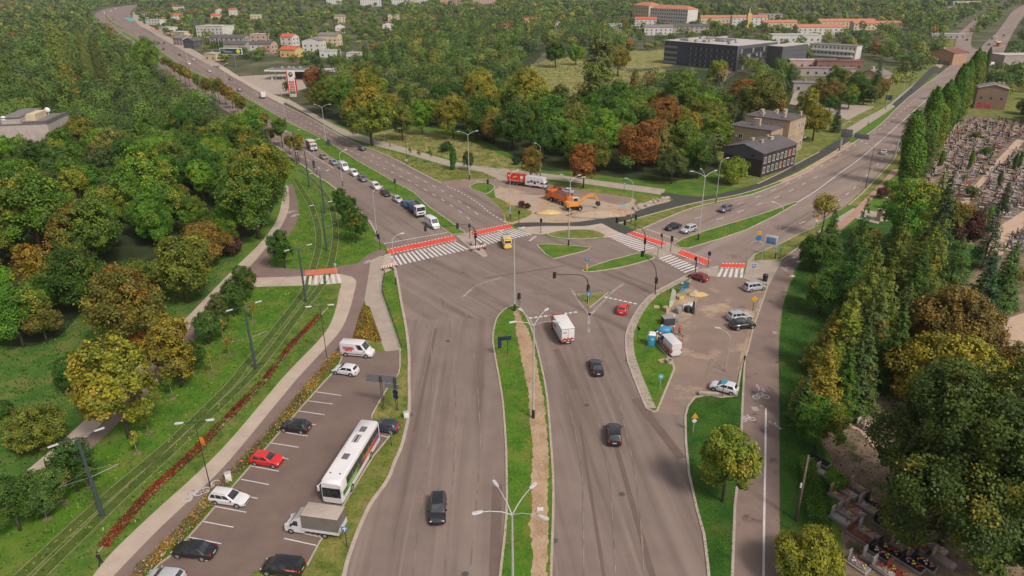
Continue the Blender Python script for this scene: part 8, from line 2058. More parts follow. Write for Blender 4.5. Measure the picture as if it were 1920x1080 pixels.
def feather(px, py, tip, H, col, label):
 p, q_ = at(px, py), at(*tip, H); d = Vector((q_.x - p.x, q_.y - p.y, 0))
 t = empty('feather_flag', (p.x, p.y, .1), 0, label, 'flag')
 b = MB(); b.tube([(0, 0, 0), d * .3 + Vector((0, 0, H * .5)), d * .7 + Vector((0, 0, H * .9)), d + Vector((0, 0, H))], .03, 5, .015); b.build('pole', GALV, t)
 b = MB(); u = d.normalized() if d.length > .1 else Vector((1, 0, 0))
 L1 = [d * .1 * k + Vector((0, 0, H * z)) for k, z in ((.6, .18), (2, .45), (4.5, .72), (7.5, .92), (10, 1.0))]
 w = [.5, .8, .9, .7, .1]
 V = [(b.bm.verts.new(c), b.bm.verts.new(c + Vector((w_, .12 * math.sin(i * 2), -.25)))) for i, (c, w_) in enumerate(zip(L1, w))]
 for a_, c_ in zip(V, V[1:]): b.bm.faces.new((a_[0], a_[1], c_[1], c_[0]))
 o = b.build('cloth', col, t); md = o.modifiers.new('thickness', 'SOLIDIFY'); md.thickness = .02
PALEF = plain('flag_pale_green', (.46, .50, .40), .7, .1); BLUEF = plain('flag_blue', (.05, .30, .50), .6, .2, 2)
feather(1253, 582, (1262, 541), 4.6, PALEF, 'pale curved feather flag in the yard lawn, lower one'); feather(1271, 545, (1277, 531), 3.0, PALEF, 'short pale feather flag beside the blue banners')
for x, y, tip, l in ((1275, 551, (1285, 529), 'blue banner sheet, left of the pair by the yard lawn'), (1281, 545, (1287, 528), 'blue banner sheet, right of the pair by the yard lawn')): feather(x, y, tip, 3.0, BLUEF, l)
WOODP = plain('pallet_wood', (.42, .30, .18), .85, .2, 4)
def pallet(px, py, rz, label, n=1):
 p = at(px, py); t = empty('pallet', (p.x, p.y, .1), rz, label, 'pallet')
 for k in range(n):
  for i in range(6): part(('plank', i, k), 'plank', lambda b: b.box((-.55 + .22 * i, 0, .13 + .15 * k), (.14, 1.0, .03)), WOODP, t)
  for i in range(3): part(('bearer', i, k), 'bearer', lambda b: b.box((0, -.44 + .44 * i, .06 + .15 * k), (1.25, .1, .1)), WOODP, t)
pallet(1242, 678, R(20), 'wooden pallet lying on the lawn by the concrete ring'); pallet(1249, 583, R(40), 'stack of pallets with boards at the foot of the curved flag', 5); pallet(1231, 577, R(80), 'lone pallet on the yard lawn near the signal mast'); pallet(1274, 559, R(10), 'pallet stack loaded with yellow sacks below the blue banners', 3)
p = at(1254, 681); t = empty('concrete_ring', (p.x, p.y, .1), 0, 'grey concrete manhole ring at the edge of the yard lawn', 'concrete ring')
def rng_(b):
 n = 18
 for r0, z0, z1 in ((.55, 0, .6),):
  rings = [[(r * math.cos(6.283 * i / n), r * math.sin(6.283 * i / n), z) for i in range(n)] for r, z in ((.55, 0), (.55, .6), (.42, .6), (.42, .0))]
  b.loft(rings, False, False)
part('cr', 'ring', rng_, KERB, t)
def heap(name, px, py, r, h, mat, label, cat, seed=1, z=.05):
 random.seed(seed); p = at(px, py)
 t = empty(name, (p.x, p.y, z), 0, label, cat)
 b = MB(); n = 18; rings = []
 for k in range(6):
  f = k / 5
  rings.append([(r[0] * (1 - f * .97) * math.cos(6.283 * i / n) * (1 + .14 * math.sin(i * 3.1 + k)), r[1] * (1 - f * .97) * math.sin(6.283 * i / n) * (1 + .14 * math.cos(i * 2.3 + k)), h * math.sin(f * 1.57) + random.uniform(-.06, .06) * h) for i in range(n)])
 b.loft(rings); b.build('heap', mat, t)
 return t
heap('soil_heap', 1118, 404, (7.5, 2.8), 1.3, SITE_DIRT, 'long low heap of brown soil in front of the digger', 'soil heap', 2); heap('soil_heap', 1150, 399, (5.5, 2.6), 1.0, DIRT, 'brown soil heap at the right end of the dig', 'soil heap', 3)
SAND = ground_mat('sand', [(.3, (.40, .27, .12)), (.7, (.52, .37, .18))], .6, 6, .3)
heap('sand_heap', 1028, 400, (3.6, 1.7), .9, SAND, 'yellow sand heap left of the digger', 'sand heap', 5); heap('sand_heap', 1308, 553, (2.0, 1.2), .5, SAND, 'small sand heap in the work yard', 'sand heap', 6)
for k, (x, y) in enumerate(((1193, 390), (1199, 387), (1205, 385), (1212, 384), (1219, 381), (1226, 379), (1234, 377), (1243, 374), (1250, 373), (1200, 391), (1190, 393), (1214, 386))):
 random.seed(k); p = at(x, y); t = empty('stone_slab', (p.x, p.y, .05), random.random() * 3, 'pale stone slab dumped along the fresh tar path', 'stone', 'stone slabs along the fresh path')
 part(('slab', k % 3), 'stone', lambda b: b.box((0, 0, .3), (1.5 + .4 * (k % 3), 1.0, .5), .1, 0, .8, .1), PAVE_G, t)
for k, (x, y) in enumerate(((978, 389), (988, 391))): tree_at(at(x, y), .55, 'shrub', 'p', ('left', 'right')[k] + ' dark red small bush on the site corner verge')
def bags(px, py, sc, mat, label, n=4, seed=1):
 random.seed(seed); p = at(px, py); t = empty('rubble_bags', (p.x, p.y, .06), 0, label, 'building rubble')
 for k in range(n):
  part(('bag', k, sc, seed), 'bag', lambda b: b.box((0, 0, .45 * sc), (1.0 * sc, .9 * sc, .9 * sc), .18 * sc, k * .7, .85), mat[k % len(mat)], t, (random.uniform(-1, 1) * sc * 1.2, random.uniform(-.7, .7) * sc, 0))
SACK = plain('sack_white', (.48, .46, .45), .8, .15, 2); DKSACK = plain('sheet_dark', (.04, .038, .04), .7, .3, 2); GRSACK = plain('sack_grey', (.22, .2, .2), .8, .2, 2)
bags(1283, 583, 1.25, (SACK, GRSACK, SACK, DKSACK), 'pile of white and dark big bags in the middle of the yard edge', 5, 2); bags(1264, 601, 1.0, (GRSACK, SACK, GRSACK), 'grey and white bags beside the dark container', 4, 3); bags(1290, 537, .9, (GRSACK, plain('sack_brown', (.18, .10, .08), .8, .2, 2)), 'brown bags right of the blue banners', 3, 4); bags(1274, 563, .7, (plain('sack_yellow', (.52, .36, .12), .8, .2, 2),), 'yellow sacks on the pallet below the blue banners', 3, 5)
p = at(1252, 608); t = empty('waste_container', (p.x, p.y, .06), R(10), 'dark open tool container above the portable toilet', 'container')
part('wc', 'box', lambda b: b.box((0, 0, .7), (2.0, 1.4, 1.3), .05), DKSACK, t); part('wl', 'lid', lambda b: b.box((0, .1, 1.4), (2.1, 1.5, .1), .03), GRSACK, t)
p = at(1299, 588); t = empty('wrapped_sign', (p.x, p.y, .06), R(-90), 'tall post wrapped in dark sheet beside the big bags', 'road sign')
part('wsp', 'post', lambda b: b.tube([(0, 0, 0), (0, 0, 4.6)], .05, 6), GALV, t); part('wsh', 'sheet', lambda b: b.loft([[(.45 * math.cos(a), .35 * math.sin(a), 0) for a in np.linspace(0, 5.6, 9)], [(.15 * math.cos(a), .15 * math.sin(a), 2.4) for a in np.linspace(0, 5.6, 9)]]), DKSACK, t); part('wst', 'plate', lambda b: b.poly([(.06, -.35, 4.2), (.06, .35, 4.2), (.06, 0, 4.8)], .03, (1, 0, 0)), WHITE_S, t)
p = at(1241, 622); t = empty('timber_stack', (p.x, p.y, .1), R(60), 'red and white boards leaning behind the portable toilet', 'boards')
for i in range(4): part(('tbd', i), 'plank', lambda b: b.box((0, -.5 + .3 * i, .3 + .05 * i), (3.2, .22, .06)), (RED_S, WHITE_S)[i % 2], t)
p = at(1247, 624); t = empty('tarp_pile', (p.x, p.y, .08), 0, 'blue tarpaulin heap between toilet and van', 'tarpaulin'); part('tpl', 'sheet', lambda b: b.ball((0, 0, .45), 1.0, 2, (1.5, .9, .7)), TOI, t)
for k, (x, y) in enumerate(((1320, 741), (1337, 742))):
 p = at(x, y); t = empty('concrete_block', (p.x, p.y, .1), R(-10), ('left', 'right')[k] + ' grey concrete block on the grass edge at the yard exit', 'concrete block'); part('cblk', 'block', lambda b: b.box((0, 0, .22), (1.6, .6, .45), .05), PAVE_G, t)
p = at(1434, 527); t = empty('waste_bin', (p.x, p.y, .05), 0, 'dark round waste bin at the corner by the silver family car', 'bin'); part('wb', 'bin', lambda b: b.tube([(0, 0, 0), (0, 0, 1.3)], .45, 12, .52), PLASTIC, t); part('wbt', 'lid', lambda b: b.ball((0, 0, 1.3), .5, 2, (1, 1, .5)), PLASTIC, t)
p = at(1013, 956); sheet('manhole_slab', [p + Vector(v) for v in ((-.35, -.3, 0), (.35, -.3, 0), (.35, .3, 0), (-.35, .3, 0))], WHITE, 0.125)
MANH = plain('manhole_iron', (.07, .06, .055), .7, .3, 6)
for x, y in ((1040, 1014), (770, 778), (1176, 676), (1166, 927), (872, 1077), (868, 511), (840, 640), (1100, 760), (1220, 470), (700, 395)):
 p = at(x, y); sheet('manhole_cover', [p + Vector((math.cos(a), math.sin(a), 0)) * .38 for a in np.linspace(0, 5.9, 14)], MANH, 0.040)
TARPATCH = ground_mat('tar_repair', [(.3, (.118, .081, .067)), (.7, (.145, .10, .083))], .5, 8, .15)
for x, y, w, l, a in ((1232, 800, 1.2, 14, 105), (1060, 690, 1.0, 12, 100), (800, 700, .5, 30, 90), (1190, 960, .6, 26, 92), (930, 1000, 1.2, 16, 90), (1120, 1000, .35, 40, 90), (985, 510, .4, 18, 20)):
 p = at(x, y); u = Vector((math.cos(R(a)), math.sin(R(a)), 0)) * l / 2; v_ = Vector((-math.sin(R(a)), math.cos(R(a)), 0)) * w / 2
 sheet('tar_patch', [p - u - v_, p + u - v_, p + u + v_, p - u + v_], TARPATCH, 0.0385 + .0002 * (w + l))
SKIN = plain('skin', (.38, .22, .15), .6, .05); HAIR = plain('hair_dark', (.02, .015, .012), .7, .1)
def person(px, py, rz, label, top, legs, pose='walk', hair=HAIR, z=.06, legs2=None, hat=None):
 p = at(px, py)
 t = empty('person', (p.x, p.y, z), rz, label, 'person')
 st = .22 if pose == 'walk' else .06
 J = dict(pel=(0, 0, .95), ch=(.02, 0, 1.25), sh=(.03, 0, 1.43), nk=(.04, 0, 1.53), hd=(.06, 0, 1.66), hl=(0, .10, .90), kl=(st * .8, .11, .50), al=(st, .11, .09), tl=(st + .16, .12, .05), hr=(0, -.10, .90), kr=(-st * .4, -.11, .50), ar=(-st - .1, -.11, .12), tr=(-st + .06, -.12, .06),
 sl=(.03, .19, 1.41), el=(-.08, .25, 1.14), wl_=(.04 if pose == 'walk' else .22, .24, .90 if pose == 'walk' else 1.05), fl=(.08 if pose == 'walk' else .30, .23, .82 if pose == 'walk' else 1.06), sr=(.03, -.19, 1.41), er=(.0, -.26, 1.14), wr=(.16, -.24, .93 if pose == 'walk' else 1.08), fr=(.22, -.23, .86 if pose == 'walk' else 1.10))
 if pose == 'bend':
  for k_, v_ in dict(ch=(.25, 0, 1.12), sh=(.40, 0, 1.18), nk=(.50, 0, 1.17), hd=(.62, 0, 1.16), sl=(.40, .19, 1.16), el=(.46, .22, .86), wl_=(.56, .18, .62), fl=(.60, .16, .54), sr=(.40, -.19, 1.16), er=(.46, -.22, .86), wr=(.56, -.18, .62), fr=(.60, -.16, .54)).items(): J[k_] = v_
 names = list(J); idx = {k_: i for i, k_ in enumerate(names)}
 E_ = [('pel', 'ch'), ('ch', 'sh'), ('sh', 'nk'), ('nk', 'hd'), ('pel', 'hl'), ('hl', 'kl'), ('kl', 'al'), ('al', 'tl'), ('pel', 'hr'), ('hr', 'kr'), ('kr', 'ar'), ('ar', 'tr'), ('sh', 'sl'), ('sl', 'el'), ('el', 'wl_'), ('wl_', 'fl'), ('sh', 'sr'), ('sr', 'er'), ('er', 'wr'), ('wr', 'fr')]
 rad = dict(pel=.15, ch=.155, sh=.13, nk=.06, hd=.105, hl=.10, kl=.075, al=.05, tl=.045, hr=.10, kr=.075, ar=.05, tr=.045, sl=.075, el=.05, wl_=.035, fl=.04, sr=.075, er=.05, wr=.035, fr=.04)
 me = bpy.data.meshes.new('body'); me.from_pydata([J[k_] for k_ in names], [(idx[a], idx[b]) for a, b in E_], [])
 o = link('body', me)
 md = o.modifiers.new('skin', 'SKIN'); md.use_smooth_shade = True
 for k_, d_ in zip(names, me.skin_vertices[0].data): d_.radius = (rad[k_], rad[k_]); d_.use_root = k_ == 'pel'
 sb = o.modifiers.new('smooth', 'SUBSURF'); sb.levels = 1; sb.render_levels = 1
 dg = bpy.context.evaluated_depsgraph_get(); dg.update()
 m2 = bpy.data.meshes.new_from_object(o.evaluated_get(dg)); o.modifiers.clear(); o.data = m2
 m2.materials.clear()
 for m_ in (top, legs, SKIN, PLASTIC): m2.materials.append(m_)
 hd, fl, fr = Vector(J['hd']), Vector(J['fl']), Vector(J['fr'])
 for f in m2.polygons:
  c = f.center; f.use_smooth = True
  if (c - hd).length < .15 or (c - fl).length < .09 or (c - fr).length < .09: f.material_index = 2
  elif c.z < .10: f.material_index = 3
  elif c.z < .93 and abs(c.y) < .2 and c.x < .32: f.material_index = 1
 o.parent = t
 b = MB(); b.ball(hd + Vector((-.02, 0, .035)), .118, 2, (1, .95, .95)); b.build('hair' if not hat else 'helmet', hat or hair, t, smooth=True)
 return t
CL_BLACK = plain('cloth_black', (.012, .012, .014), .85, .2); CL_ORANGE = plain('cloth_hi_vis', (.62, .10, .015), .7, .1); CL_RED = plain('cloth_red', (.42, .02, .02), .8, .1); CL_NAVY = plain('cloth_navy', (.02, .025, .04), .85, .2); CL_GREY = plain('cloth_grey', (.16, .15, .15), .85, .2)
person(190, 1060, R(60), 'person in black walking on the footway in the lower left corner', CL_BLACK, CL_BLACK)
person(1273, 629, R(-60), 'worker in red jacket and dark trousers behind the white van', CL_RED, CL_NAVY, 'stand', hat=CL_RED)
person(1280, 638, R(200), 'worker in orange trousers bending over beside the van', CL_GREY, CL_ORANGE, 'bend')
person(1262, 629, R(20), 'worker in orange jacket next to the blue tarpaulin', CL_ORANGE, CL_ORANGE, 'stand', hat=WHITE_S)
person(732, 276, R(150), 'person in dark clothes on the footway above the north-west verge', CL_NAVY, CL_BLACK)
person(1705, 162, R(60), 'person in pale top on the fresh path end', CL_GREY, CL_NAVY)
STONE = [plain('grave_granite_black', (.020, .018, .02), .25, .3, 3), plain('grave_stone_pale', (.33, .275, .25), .6, .2, 2), plain('grave_stone_pink', (.30, .20, .17), .5, .2, 2), plain('grave_granite_red', (.20, .05, .03), .35, .25, 3), plain('grave_stone_grey', (.17, .15, .15), .5, .2, 2), plain('grave_terrazzo', (.28, .24, .22), .7, .3, 5)]
FLW = [plain('flowers_white', (.55, .50, .45), .8, .3, 9), plain('flowers_pink', (.48, .16, .20), .8, .4, 9), plain('flowers_yellow', (.55, .42, .06), .8, .3, 9), plain('flowers_red', (.45, .03, .03), .8, .3, 9), plain('flowers_orange', (.52, .20, .05), .8, .3, 9)]
SNAME = ['black granite', 'pale stone', 'pinkish stone', 'red granite', 'grey stone', 'terrazzo']
FNAME = ['white', 'pink', 'yellow', 'red', 'orange']
def grave(p, h, st, fl, label, group=None, s=1.0, hs=None, near=False, k=0):
 t = empty('grave', (p.x, p.y, .02), h, label, 'grave', group, s)
 part('gk', 'kerb', lambda b: b.box((0, 0, .12), (2.1, 1.05, .26), .03), STONE[4] if st != 4 else STONE[5], t)
 part('gs', 'slab', lambda b: b.box((.08, 0, .32), (1.75, .80, .16), .03), STONE[st], t)
 part(('gh', k % 3), 'headstone', lambda b: (b.box((-.88, 0, .75), (.16, .85 - .1 * (k % 3), 1.0 + .15 * (k % 3)), .05, 0, .92 if k % 3 else 1.0)), STONE[hs if hs is not None else st], t)
 if fl is not None:
  n = 3 if near else 1
  for i in range(n):
   part(('gf', near, i + (k % 4) * (not near)), 'flowers', lambda b: [b.ball((-.55 + .5 * i + .12 * j, (-.2 + .2 * ((i + j + k) % 3)), .50 + .04 * (j % 2)), .11 if near else .15, 1, (1, 1, .8)) for j in range(3)], FLW[(fl + i) % 5 if near else fl], t)
 if near and k % 2: part(('gl', k), 'lantern', lambda b: b.tube([(.55, .22, .40), (.55, .22, .64)], .07, 8), STONE[3], t)
 return t
g0, g1 = at(1558, 970), at(1587, 988)
GH = math.atan2(*reversed(tuple((g1 - g0).xy)))
NEARG = [(1538, 868, 0, None, 'black granite grave farthest up by the hedge edge'), (1546, 893, 1, None, 'pale grave left of the lime green bush'), (1572, 935, 2, 2, 'pinkish grave with yellow flowers below the lime green bush'), (1588, 927, 1, 3, 'pale grave with red flowers right of the pinkish one'), (1610, 920, 2, 1, 'pale pink grave with many pink flowers at the upper path'),
 (1575, 978, 1, None, 'wide pale grave at the left end of the second row'), (1588, 968, 5, 1, 'terrazzo grave second from left in the second row'), (1603, 962, 2, 3, 'pinkish grave third from left in the second row'), (1626, 956, 1, 0, 'pale grave with white flowers in the second row'), (1640, 948, 0, 2, 'black grave with yellow bunch at the back of the second row'),
 (1657, 988, 0, None, 'large plain black granite slab in the middle of the near graves'), (1669, 983, 4, 0, 'grey slab with white flowers beside the large black one'), (1682, 976, 0, 1, 'black grave covered in pink flowers at the path end'), (1610, 1008, 3, None, 'red granite grave left of the flower filled one'), (1627, 1003, 1, 2, 'pale kerbed grave filled with yellow flowers'),
 (1717, 1022, 3, 4, 'dark red grave with orange flowers inside a grey frame'), (1690, 1030, 2, 0, 'pinkish slab with a white vase at its foot'), (1636, 1055, 5, None, 'plain tan slab at the lower left of the near graves'), (1650, 1042, 0, 0, 'black grave with white and red flowers behind the tan slab'), (1667, 1036, 0, 2, 'black grave with yellow bouquet, third row'),
 (1767, 1054, 2, None, 'plain pink slab at the right end beneath the huge tree'), (1682, 1078, 3, 2, 'bright red granite grave at the bottom edge'), (1732, 1060, 0, 4, 'black grave with orange flowers at the bottom edge'), (1607, 1062, 4, 0, 'grey grave hidden by white flower bunches'), (1709, 1062, 0, 1, 'black grave with pink flowers at the bottom edge'), (1700, 1002, 4, 3, 'small grey grave with red candle beside the red framed one'), (1752, 1030, 1, 0, 'pale low grave below the grey frame'), (1655, 1072, 5, 3, 'terrazzo grave with red flowers near the bottom edge')]
for k, (x, y, st, fl, l) in enumerate(NEARG): grave(at(x, y), GH + math.pi * 0, st, fl, l, None, 1.12, None, True, k)
for k, (x, y) in enumerate(((1620, 803), (1632, 808), (1870, 612), (1905, 720), (1912, 800))): grave(at(x, y), GH + .3 * k, 1 + k % 2, 0, ('pale grave beside the pale path behind the bushy tree, left one', 'pale grave beside the pale path behind the bushy tree, right one', 'grave at the sandy path by the right edge, upper', 'grave at the sandy path by the right edge, middle', 'grave at the right edge beside the huge tree')[k], None, 1.0, None, True, k)
FIELD = to_poly([(1692, 378), (1722, 334), (1806, 226), (1880, 224), (1960, 242), (2080, 330), (2000, 470), (1885, 476), (1856, 440), (1800, 410), (1740, 400)])
PATHS = [to_poly([(1905, 258), (1860, 308), (1830, 343), (1810, 362), (1788, 402), (1814, 404), (1824, 366), (1845, 345), (1877, 310), (1927, 264)]), to_poly([(1925, 390), (1880, 418), (1858, 440), (1848, 480), (1882, 480), (1892, 450), (1927, 422)])]
fd = (at(1812, 213) - at(1700, 349)).normalized(); fn = Vector((fd.y, -fd.x, 0)); FH = math.atan2(fn.y, fn.x)
random.seed(31)
SPOTS = []
o0 = at(1700, 349)
for i in range(-30, 90):
 for j in range(-5, 50):
  q_ = o0 + fd * (i * 1.6 + random.uniform(-.45, .45)) + fn * (j * 2.9 + random.uniform(-.8, .8) + 2)
  if not inside(q_.xy, FIELD) or any(inside(q_.xy, w) for w in PATHS): continue
  ix, iy = from_world(q_.xy)
  if ix > 1945 or random.random() < .10: continue
  if any((q_.x - a) ** 2 + (q_.y - b_) ** 2 < (r * .30) ** 2 for a, b_, r in PLACED): continue
  SPOTS.append(q_)
SPOTS.sort(key=lambda q_: q_.length)
wts = [0, 0, 0, 1, 1, 2, 2, 3, 4, 4, 5, 5]
for k, q_ in enumerate(SPOTS[:260]):
 st, fl = random.choice(wts), random.choice((0, 1, 2, 3, 4, None, 0))
 lab = f'{SNAME[st]} grave' + (f' with {FNAME[fl]} flowers' if fl is not None else ' without flowers') + ' in the crowded grave field'
 grave(q_, FH + random.uniform(-.2, .2), st, fl, lab, 'graves of the field, ' + lab[:lab.index(' in the')], random.uniform(.9, 1.1), random.choice((None, 0, 1)), False, k)
def grave_stuff():
 b = {i: MB() for i in range(6)}; f = {i: MB() for i in range(5)}
 for q_ in SPOTS[260:]:
  st = random.choice(wts); u = fn
  b[st].box((q_.x, q_.y, .22), (random.uniform(1.5, 2.1), random.uniform(.7, 1.1), .46), 0, FH + random.uniform(-.25, .25))
  c = q_ - u * .88
  b[random.choice((st, 0, 1))].box((c.x, c.y, .85), (.2, random.uniform(.5, 1.0), random.uniform(.7, 1.4)), 0, FH + random.uniform(-.2, .2))
  if random.random() < .7:
   c = q_ + fd * random.uniform(-.3, .3) - u * .3
   f[random.randrange(5)].ball((c.x, c.y, .55), .24, 1, (1, 1, .7))
 root = None
 me_all = [(b[i].mesh('graves', STONE[i])) for i in range(6)] + [f[i].mesh('flowers', FLW[i]) for i in range(5)]
 bm = bmesh.new(); mats = []
 for k, me in enumerate(me_all):
  n0 = len(bm.faces); bm.from_mesh(me); bm.faces.ensure_lookup_table()
  for fc in bm.faces[n0:]: fc.material_index = k
  mats.append(me.materials[0])
 me = bpy.data.meshes.new('farther_graves'); bm.to_mesh(me); bm.free()
 for m_ in mats: me.materials.append(m_)
 tag(link('farther_graves', me), 'dense mass of small graves in the far part of the grave field', kind='stuff')
 print('GRAVES', len(SPOTS))
grave_stuff()
GR_MAT = leaf_mat('blades', [(0.1, (0.16, 0.14, 0.03)), (1.0, (0.26, 0.20, 0.05))], True)
def carpet(name, label, polys, density, size, cols, up=0.5, hgt=.10, z=0.0, seed=1, holes=(), acc=.9, probs=None):
 global rng
 rng = np.random.default_rng(seed)
 co, ti, tc = [], [], []
 cols = np.array(cols)
 for poly in polys:
  P = np.array(poly); x0, y0 = P.min(0); x1, y1 = P.max(0)
  n = int((x1 - x0) * (y1 - y0) * density)
  q_ = np.stack([rng.uniform(x0, x1, n), rng.uniform(y0, y1, n)], 1)
  ins = np.zeros(n, bool); a = P; b_ = np.roll(P, -1, 0)
  for (ax, ay), (bx, by) in zip(a, b_):
   cr = ((ay > q_[:, 1]) != (by > q_[:, 1])) & (q_[:, 0] < (bx - ax) * (q_[:, 1] - ay) / (by - ay + 1e-12) + ax)
   ins ^= cr
  q_ = q_[ins]
  for hl in holes:
   hp = np.array(hl); keep = np.ones(len(q_), bool); c_ = np.zeros(len(q_), bool)
   for (ax, ay), (bx, by) in zip(hp, np.roll(hp, -1, 0)): c_ ^= ((ay > q_[:, 1]) != (by > q_[:, 1])) & (q_[:, 0] < (bx - ax) * (q_[:, 1] - ay) / (by - ay + 1e-12) + ax)
   q_ = q_[~c_]
  n = len(q_)
  if not n: continue
  pt = .5 + .25 * (np.sin(q_[:, 0] * .9 + seed) + np.sin(q_[:, 1] * .7 + q_[:, 0] * .3)) + rng.normal(size=n) * .22
  keep = pt > .18
  q_, pt = q_[keep], pt[keep]; n = len(q_)
  p3 = np.stack([q_[:, 0], q_[:, 1], z + hgt * rng.uniform(.3, 1, n)], 1)
  nr = unit(rng.normal(size=(n, 3)) + np.array([0, -.3, up]))
  c = cols[rng.choice(len(cols), n, p=probs)] * (0.75 + .5 * np.clip(pt, 0, 1))[:, None]
  q4, t4 = quads(p3, nr, size, np.stack([np.clip(pt, 0, 1), rng.random(n), rng.random(n) * acc], 1), .55)
  co.append(q4); ti.append(t4); tc.append(np.repeat(c, 4, 0))
 o = link(name, leaf_mesh(name, np.concatenate(co), np.concatenate(ti), GR_MAT, np.concatenate(tc)))
 tag(o, label, kind='stuff')
W = lambda px: to_poly(px)
Wl = lambda px: [tuple(q_.xy) for q_ in px_line(px, 4)]
CYC = W([(-60, 1200), (0, 1090), (133, 990), (300, 850), (440, 715), (540, 600), (572, 540), (641, 535), (632, 578), (593, 641), (520, 718), (367, 888), (233, 1011), (172, 1080), (60, 1200)])
G1, G2, G3, G4 = (.045, .12, .008), (.075, .15, .012), (.11, .16, .02), (.03, .08, .008)
YL = (.20, .17, .045); BRN = (.22, .15, .06)
def strip(T, w, off=0.0):
 c = offset_line(px_line(T, 5), off); a = offset_line(c, w / 2); b_ = offset_line(c, -w / 2)
 return [tuple(q_.xy) for q_ in a] + [tuple(q_.xy) for q_ in b_[::-1]]
railholes = [strip(T1a, .30, .72 + s) for s in (-.72, .72)] + [strip(T2a, .30, s) for s in (-.72, .72)]
carpet('grass', 'rough tufted grass of the tram reserve', [CYC, W([(548, 335), (600, 345), (640, 400), (690, 440), (705, 470), (660, 492), (632, 500), (572, 506), (515, 500), (512, 485), (560, 430), (566, 390)]), W([(477, 540), (572, 540), (540, 598), (440, 712), (300, 848), (133, 988), (0, 1090), (-60, 1100), (60, 945), (215, 803), (330, 683), (420, 570)])], 6.0, .30, [G1, G2, (.14, .18, .025), YL, G4], seed=3, hgt=.16, holes=railholes, probs=[.34, .27, .2, .07, .12])
MED = [tuple(q_.xy) for q_ in px_line(MEDIAN, 4, True)]
SOILP = W([(964, 584), (980, 606), (990, 620), (1001, 655), (1009, 695), (1018, 742), (1025, 800), (1029, 850), (1028, 920), (1028, 980), (1024, 1120), (994, 1120), (996, 1080), (998, 1040), (995, 1000), (992, 985), (999, 945), (996, 905), (999, 850), (994, 790), (991, 740), (983, 700), (975, 660), (969, 630), (966, 600)])
carpet('grass', 'patchy mown grass of the centre median', [MED], 14, .17, [G1, G2, YL, G4, BRN], seed=4, z=.1, hgt=.08, holes=[SOILP], probs=[.38, .27, .13, .14, .08])
carpet('grass', 'thin grass straying over the bare soil strip', [SOILP], 4.0, .16, [G1, YL, BRN, (.28, .18, .10)], seed=5, z=.1, hgt=.06, probs=[.35, .25, .2, .2])
carpet('weeds', 'weeds and grass on the bare soil around the near graves', [W([(1560, 860), (1540, 830), (1565, 740), (1610, 715), (1720, 700), (1850, 800), (1960, 1000), (1960, 1120), (1620, 1120), (1560, 960)])], 3.0, .3, [(.03, .07, .01), (.05, .10, .014), (.10, .09, .03)], seed=25, hgt=.2)
YARDG = W([(1226, 771), (1213, 765), (1201, 737), (1190, 707), (1180, 680), (1175, 658), (1174, 633), (1179, 613), (1189, 594), (1202, 574), (1217, 558), (1234, 547), (1265, 531), (1293, 517), (1286, 534), (1266, 556), (1250, 587), (1246, 606), (1232, 624), (1232, 648), (1254, 672), (1262, 693), (1251, 720), (1231, 770)])
carpet('grass', 'bright lawn grass around the portable toilet', [YARDG], 12, .17, [G1, G2, YL, G4], seed=6, z=.09, hgt=.08, probs=[.44, .32, .08, .16])
carpet('grass', 'corner-darkened lawn grass on the roadside island and behind the cycle path', [W([(1331, 1120), (1325, 1060), (1318, 1003), (1304, 953), (1291, 890), (1286, 830), (1286, 780), (1292, 762), (1304, 748), (1380, 746), (1392, 745), (1390, 787), (1386, 860), (1377, 947), (1371, 1120)]), W([(1463, 1120), (1462, 760), (1461, 660), (1470, 573), (1482, 537), (1506, 490), (1560, 447), (1590, 520), (1560, 700), (1540, 830), (1555, 900), (1560, 1120)])], 8, .19, [(.018, .06, .005), (.03, .085, .007), (.05, .10, .01), YL], seed=7, z=.06, hgt=.12, probs=[.4, .34, .2, .06])  # blade colours carry the same painted-in corner darkening as the lawn below
carpet('grass', 'dry yellow green verge grass beside the main road and car park', [W([(766, 672), (751, 660), (750, 692), (732, 722), (714, 752), (700, 778), (737, 812), (702, 858), (662, 922), (602, 1017), (578, 1062), (532, 1140), (625, 1120), (642, 1080), (679, 972), (724, 900), (757, 810), (765, 740)]), W([(757, 600), (750, 560), (742, 515), (732, 506), (722, 520), (718, 545), (728, 578), (755, 655), (764, 664)])], 9, .20, [(.10, .14, .015), YL, (.15, .16, .03), G2, BRN], seed=8, z=.02, hgt=.12, probs=[.3, .22, .22, .16, .1])
carpet('weeds', 'rough weeds and grass on the clearing at the left edge', [W([(-200, 1100), (-200, 660), (60, 655), (180, 565), (330, 485), (465, 450), (410, 525), (300, 645), (158, 785), (53, 878), (0, 915), (-80, 1000)])], 3.5, .36, [(.022, .075, .012), (.04, .10, .015), (.07, .12, .02), (.12, .09, .04)], seed=9, hgt=.30, probs=[.4, .3, .2, .1])
carpet('grass', 'tall pale meadow grass between footway and central wood', [W([(690, 258), (740, 246), (870, 262), (960, 300), (1010, 326), (930, 318), (870, 304), (790, 287), (735, 272)]), W([(690, 272), (740, 288), (800, 303), (860, 317), (912, 324), (928, 335), (882, 334), (840, 338), (777, 316)])], 1.6, .5, [(.11, .14, .03), (.17, .17, .05), (.22, .18, .07), (.07, .11, .02)], seed=10, hgt=.4)
carpet('weeds', 'low weeds and dry grass between the graves of the field', [FIELD], .55, .55, [(.10, .13, .02), (.20, .15, .04), (.06, .10, .015), (.28, .14, .05)], seed=22, hgt=.7, holes=PATHS)
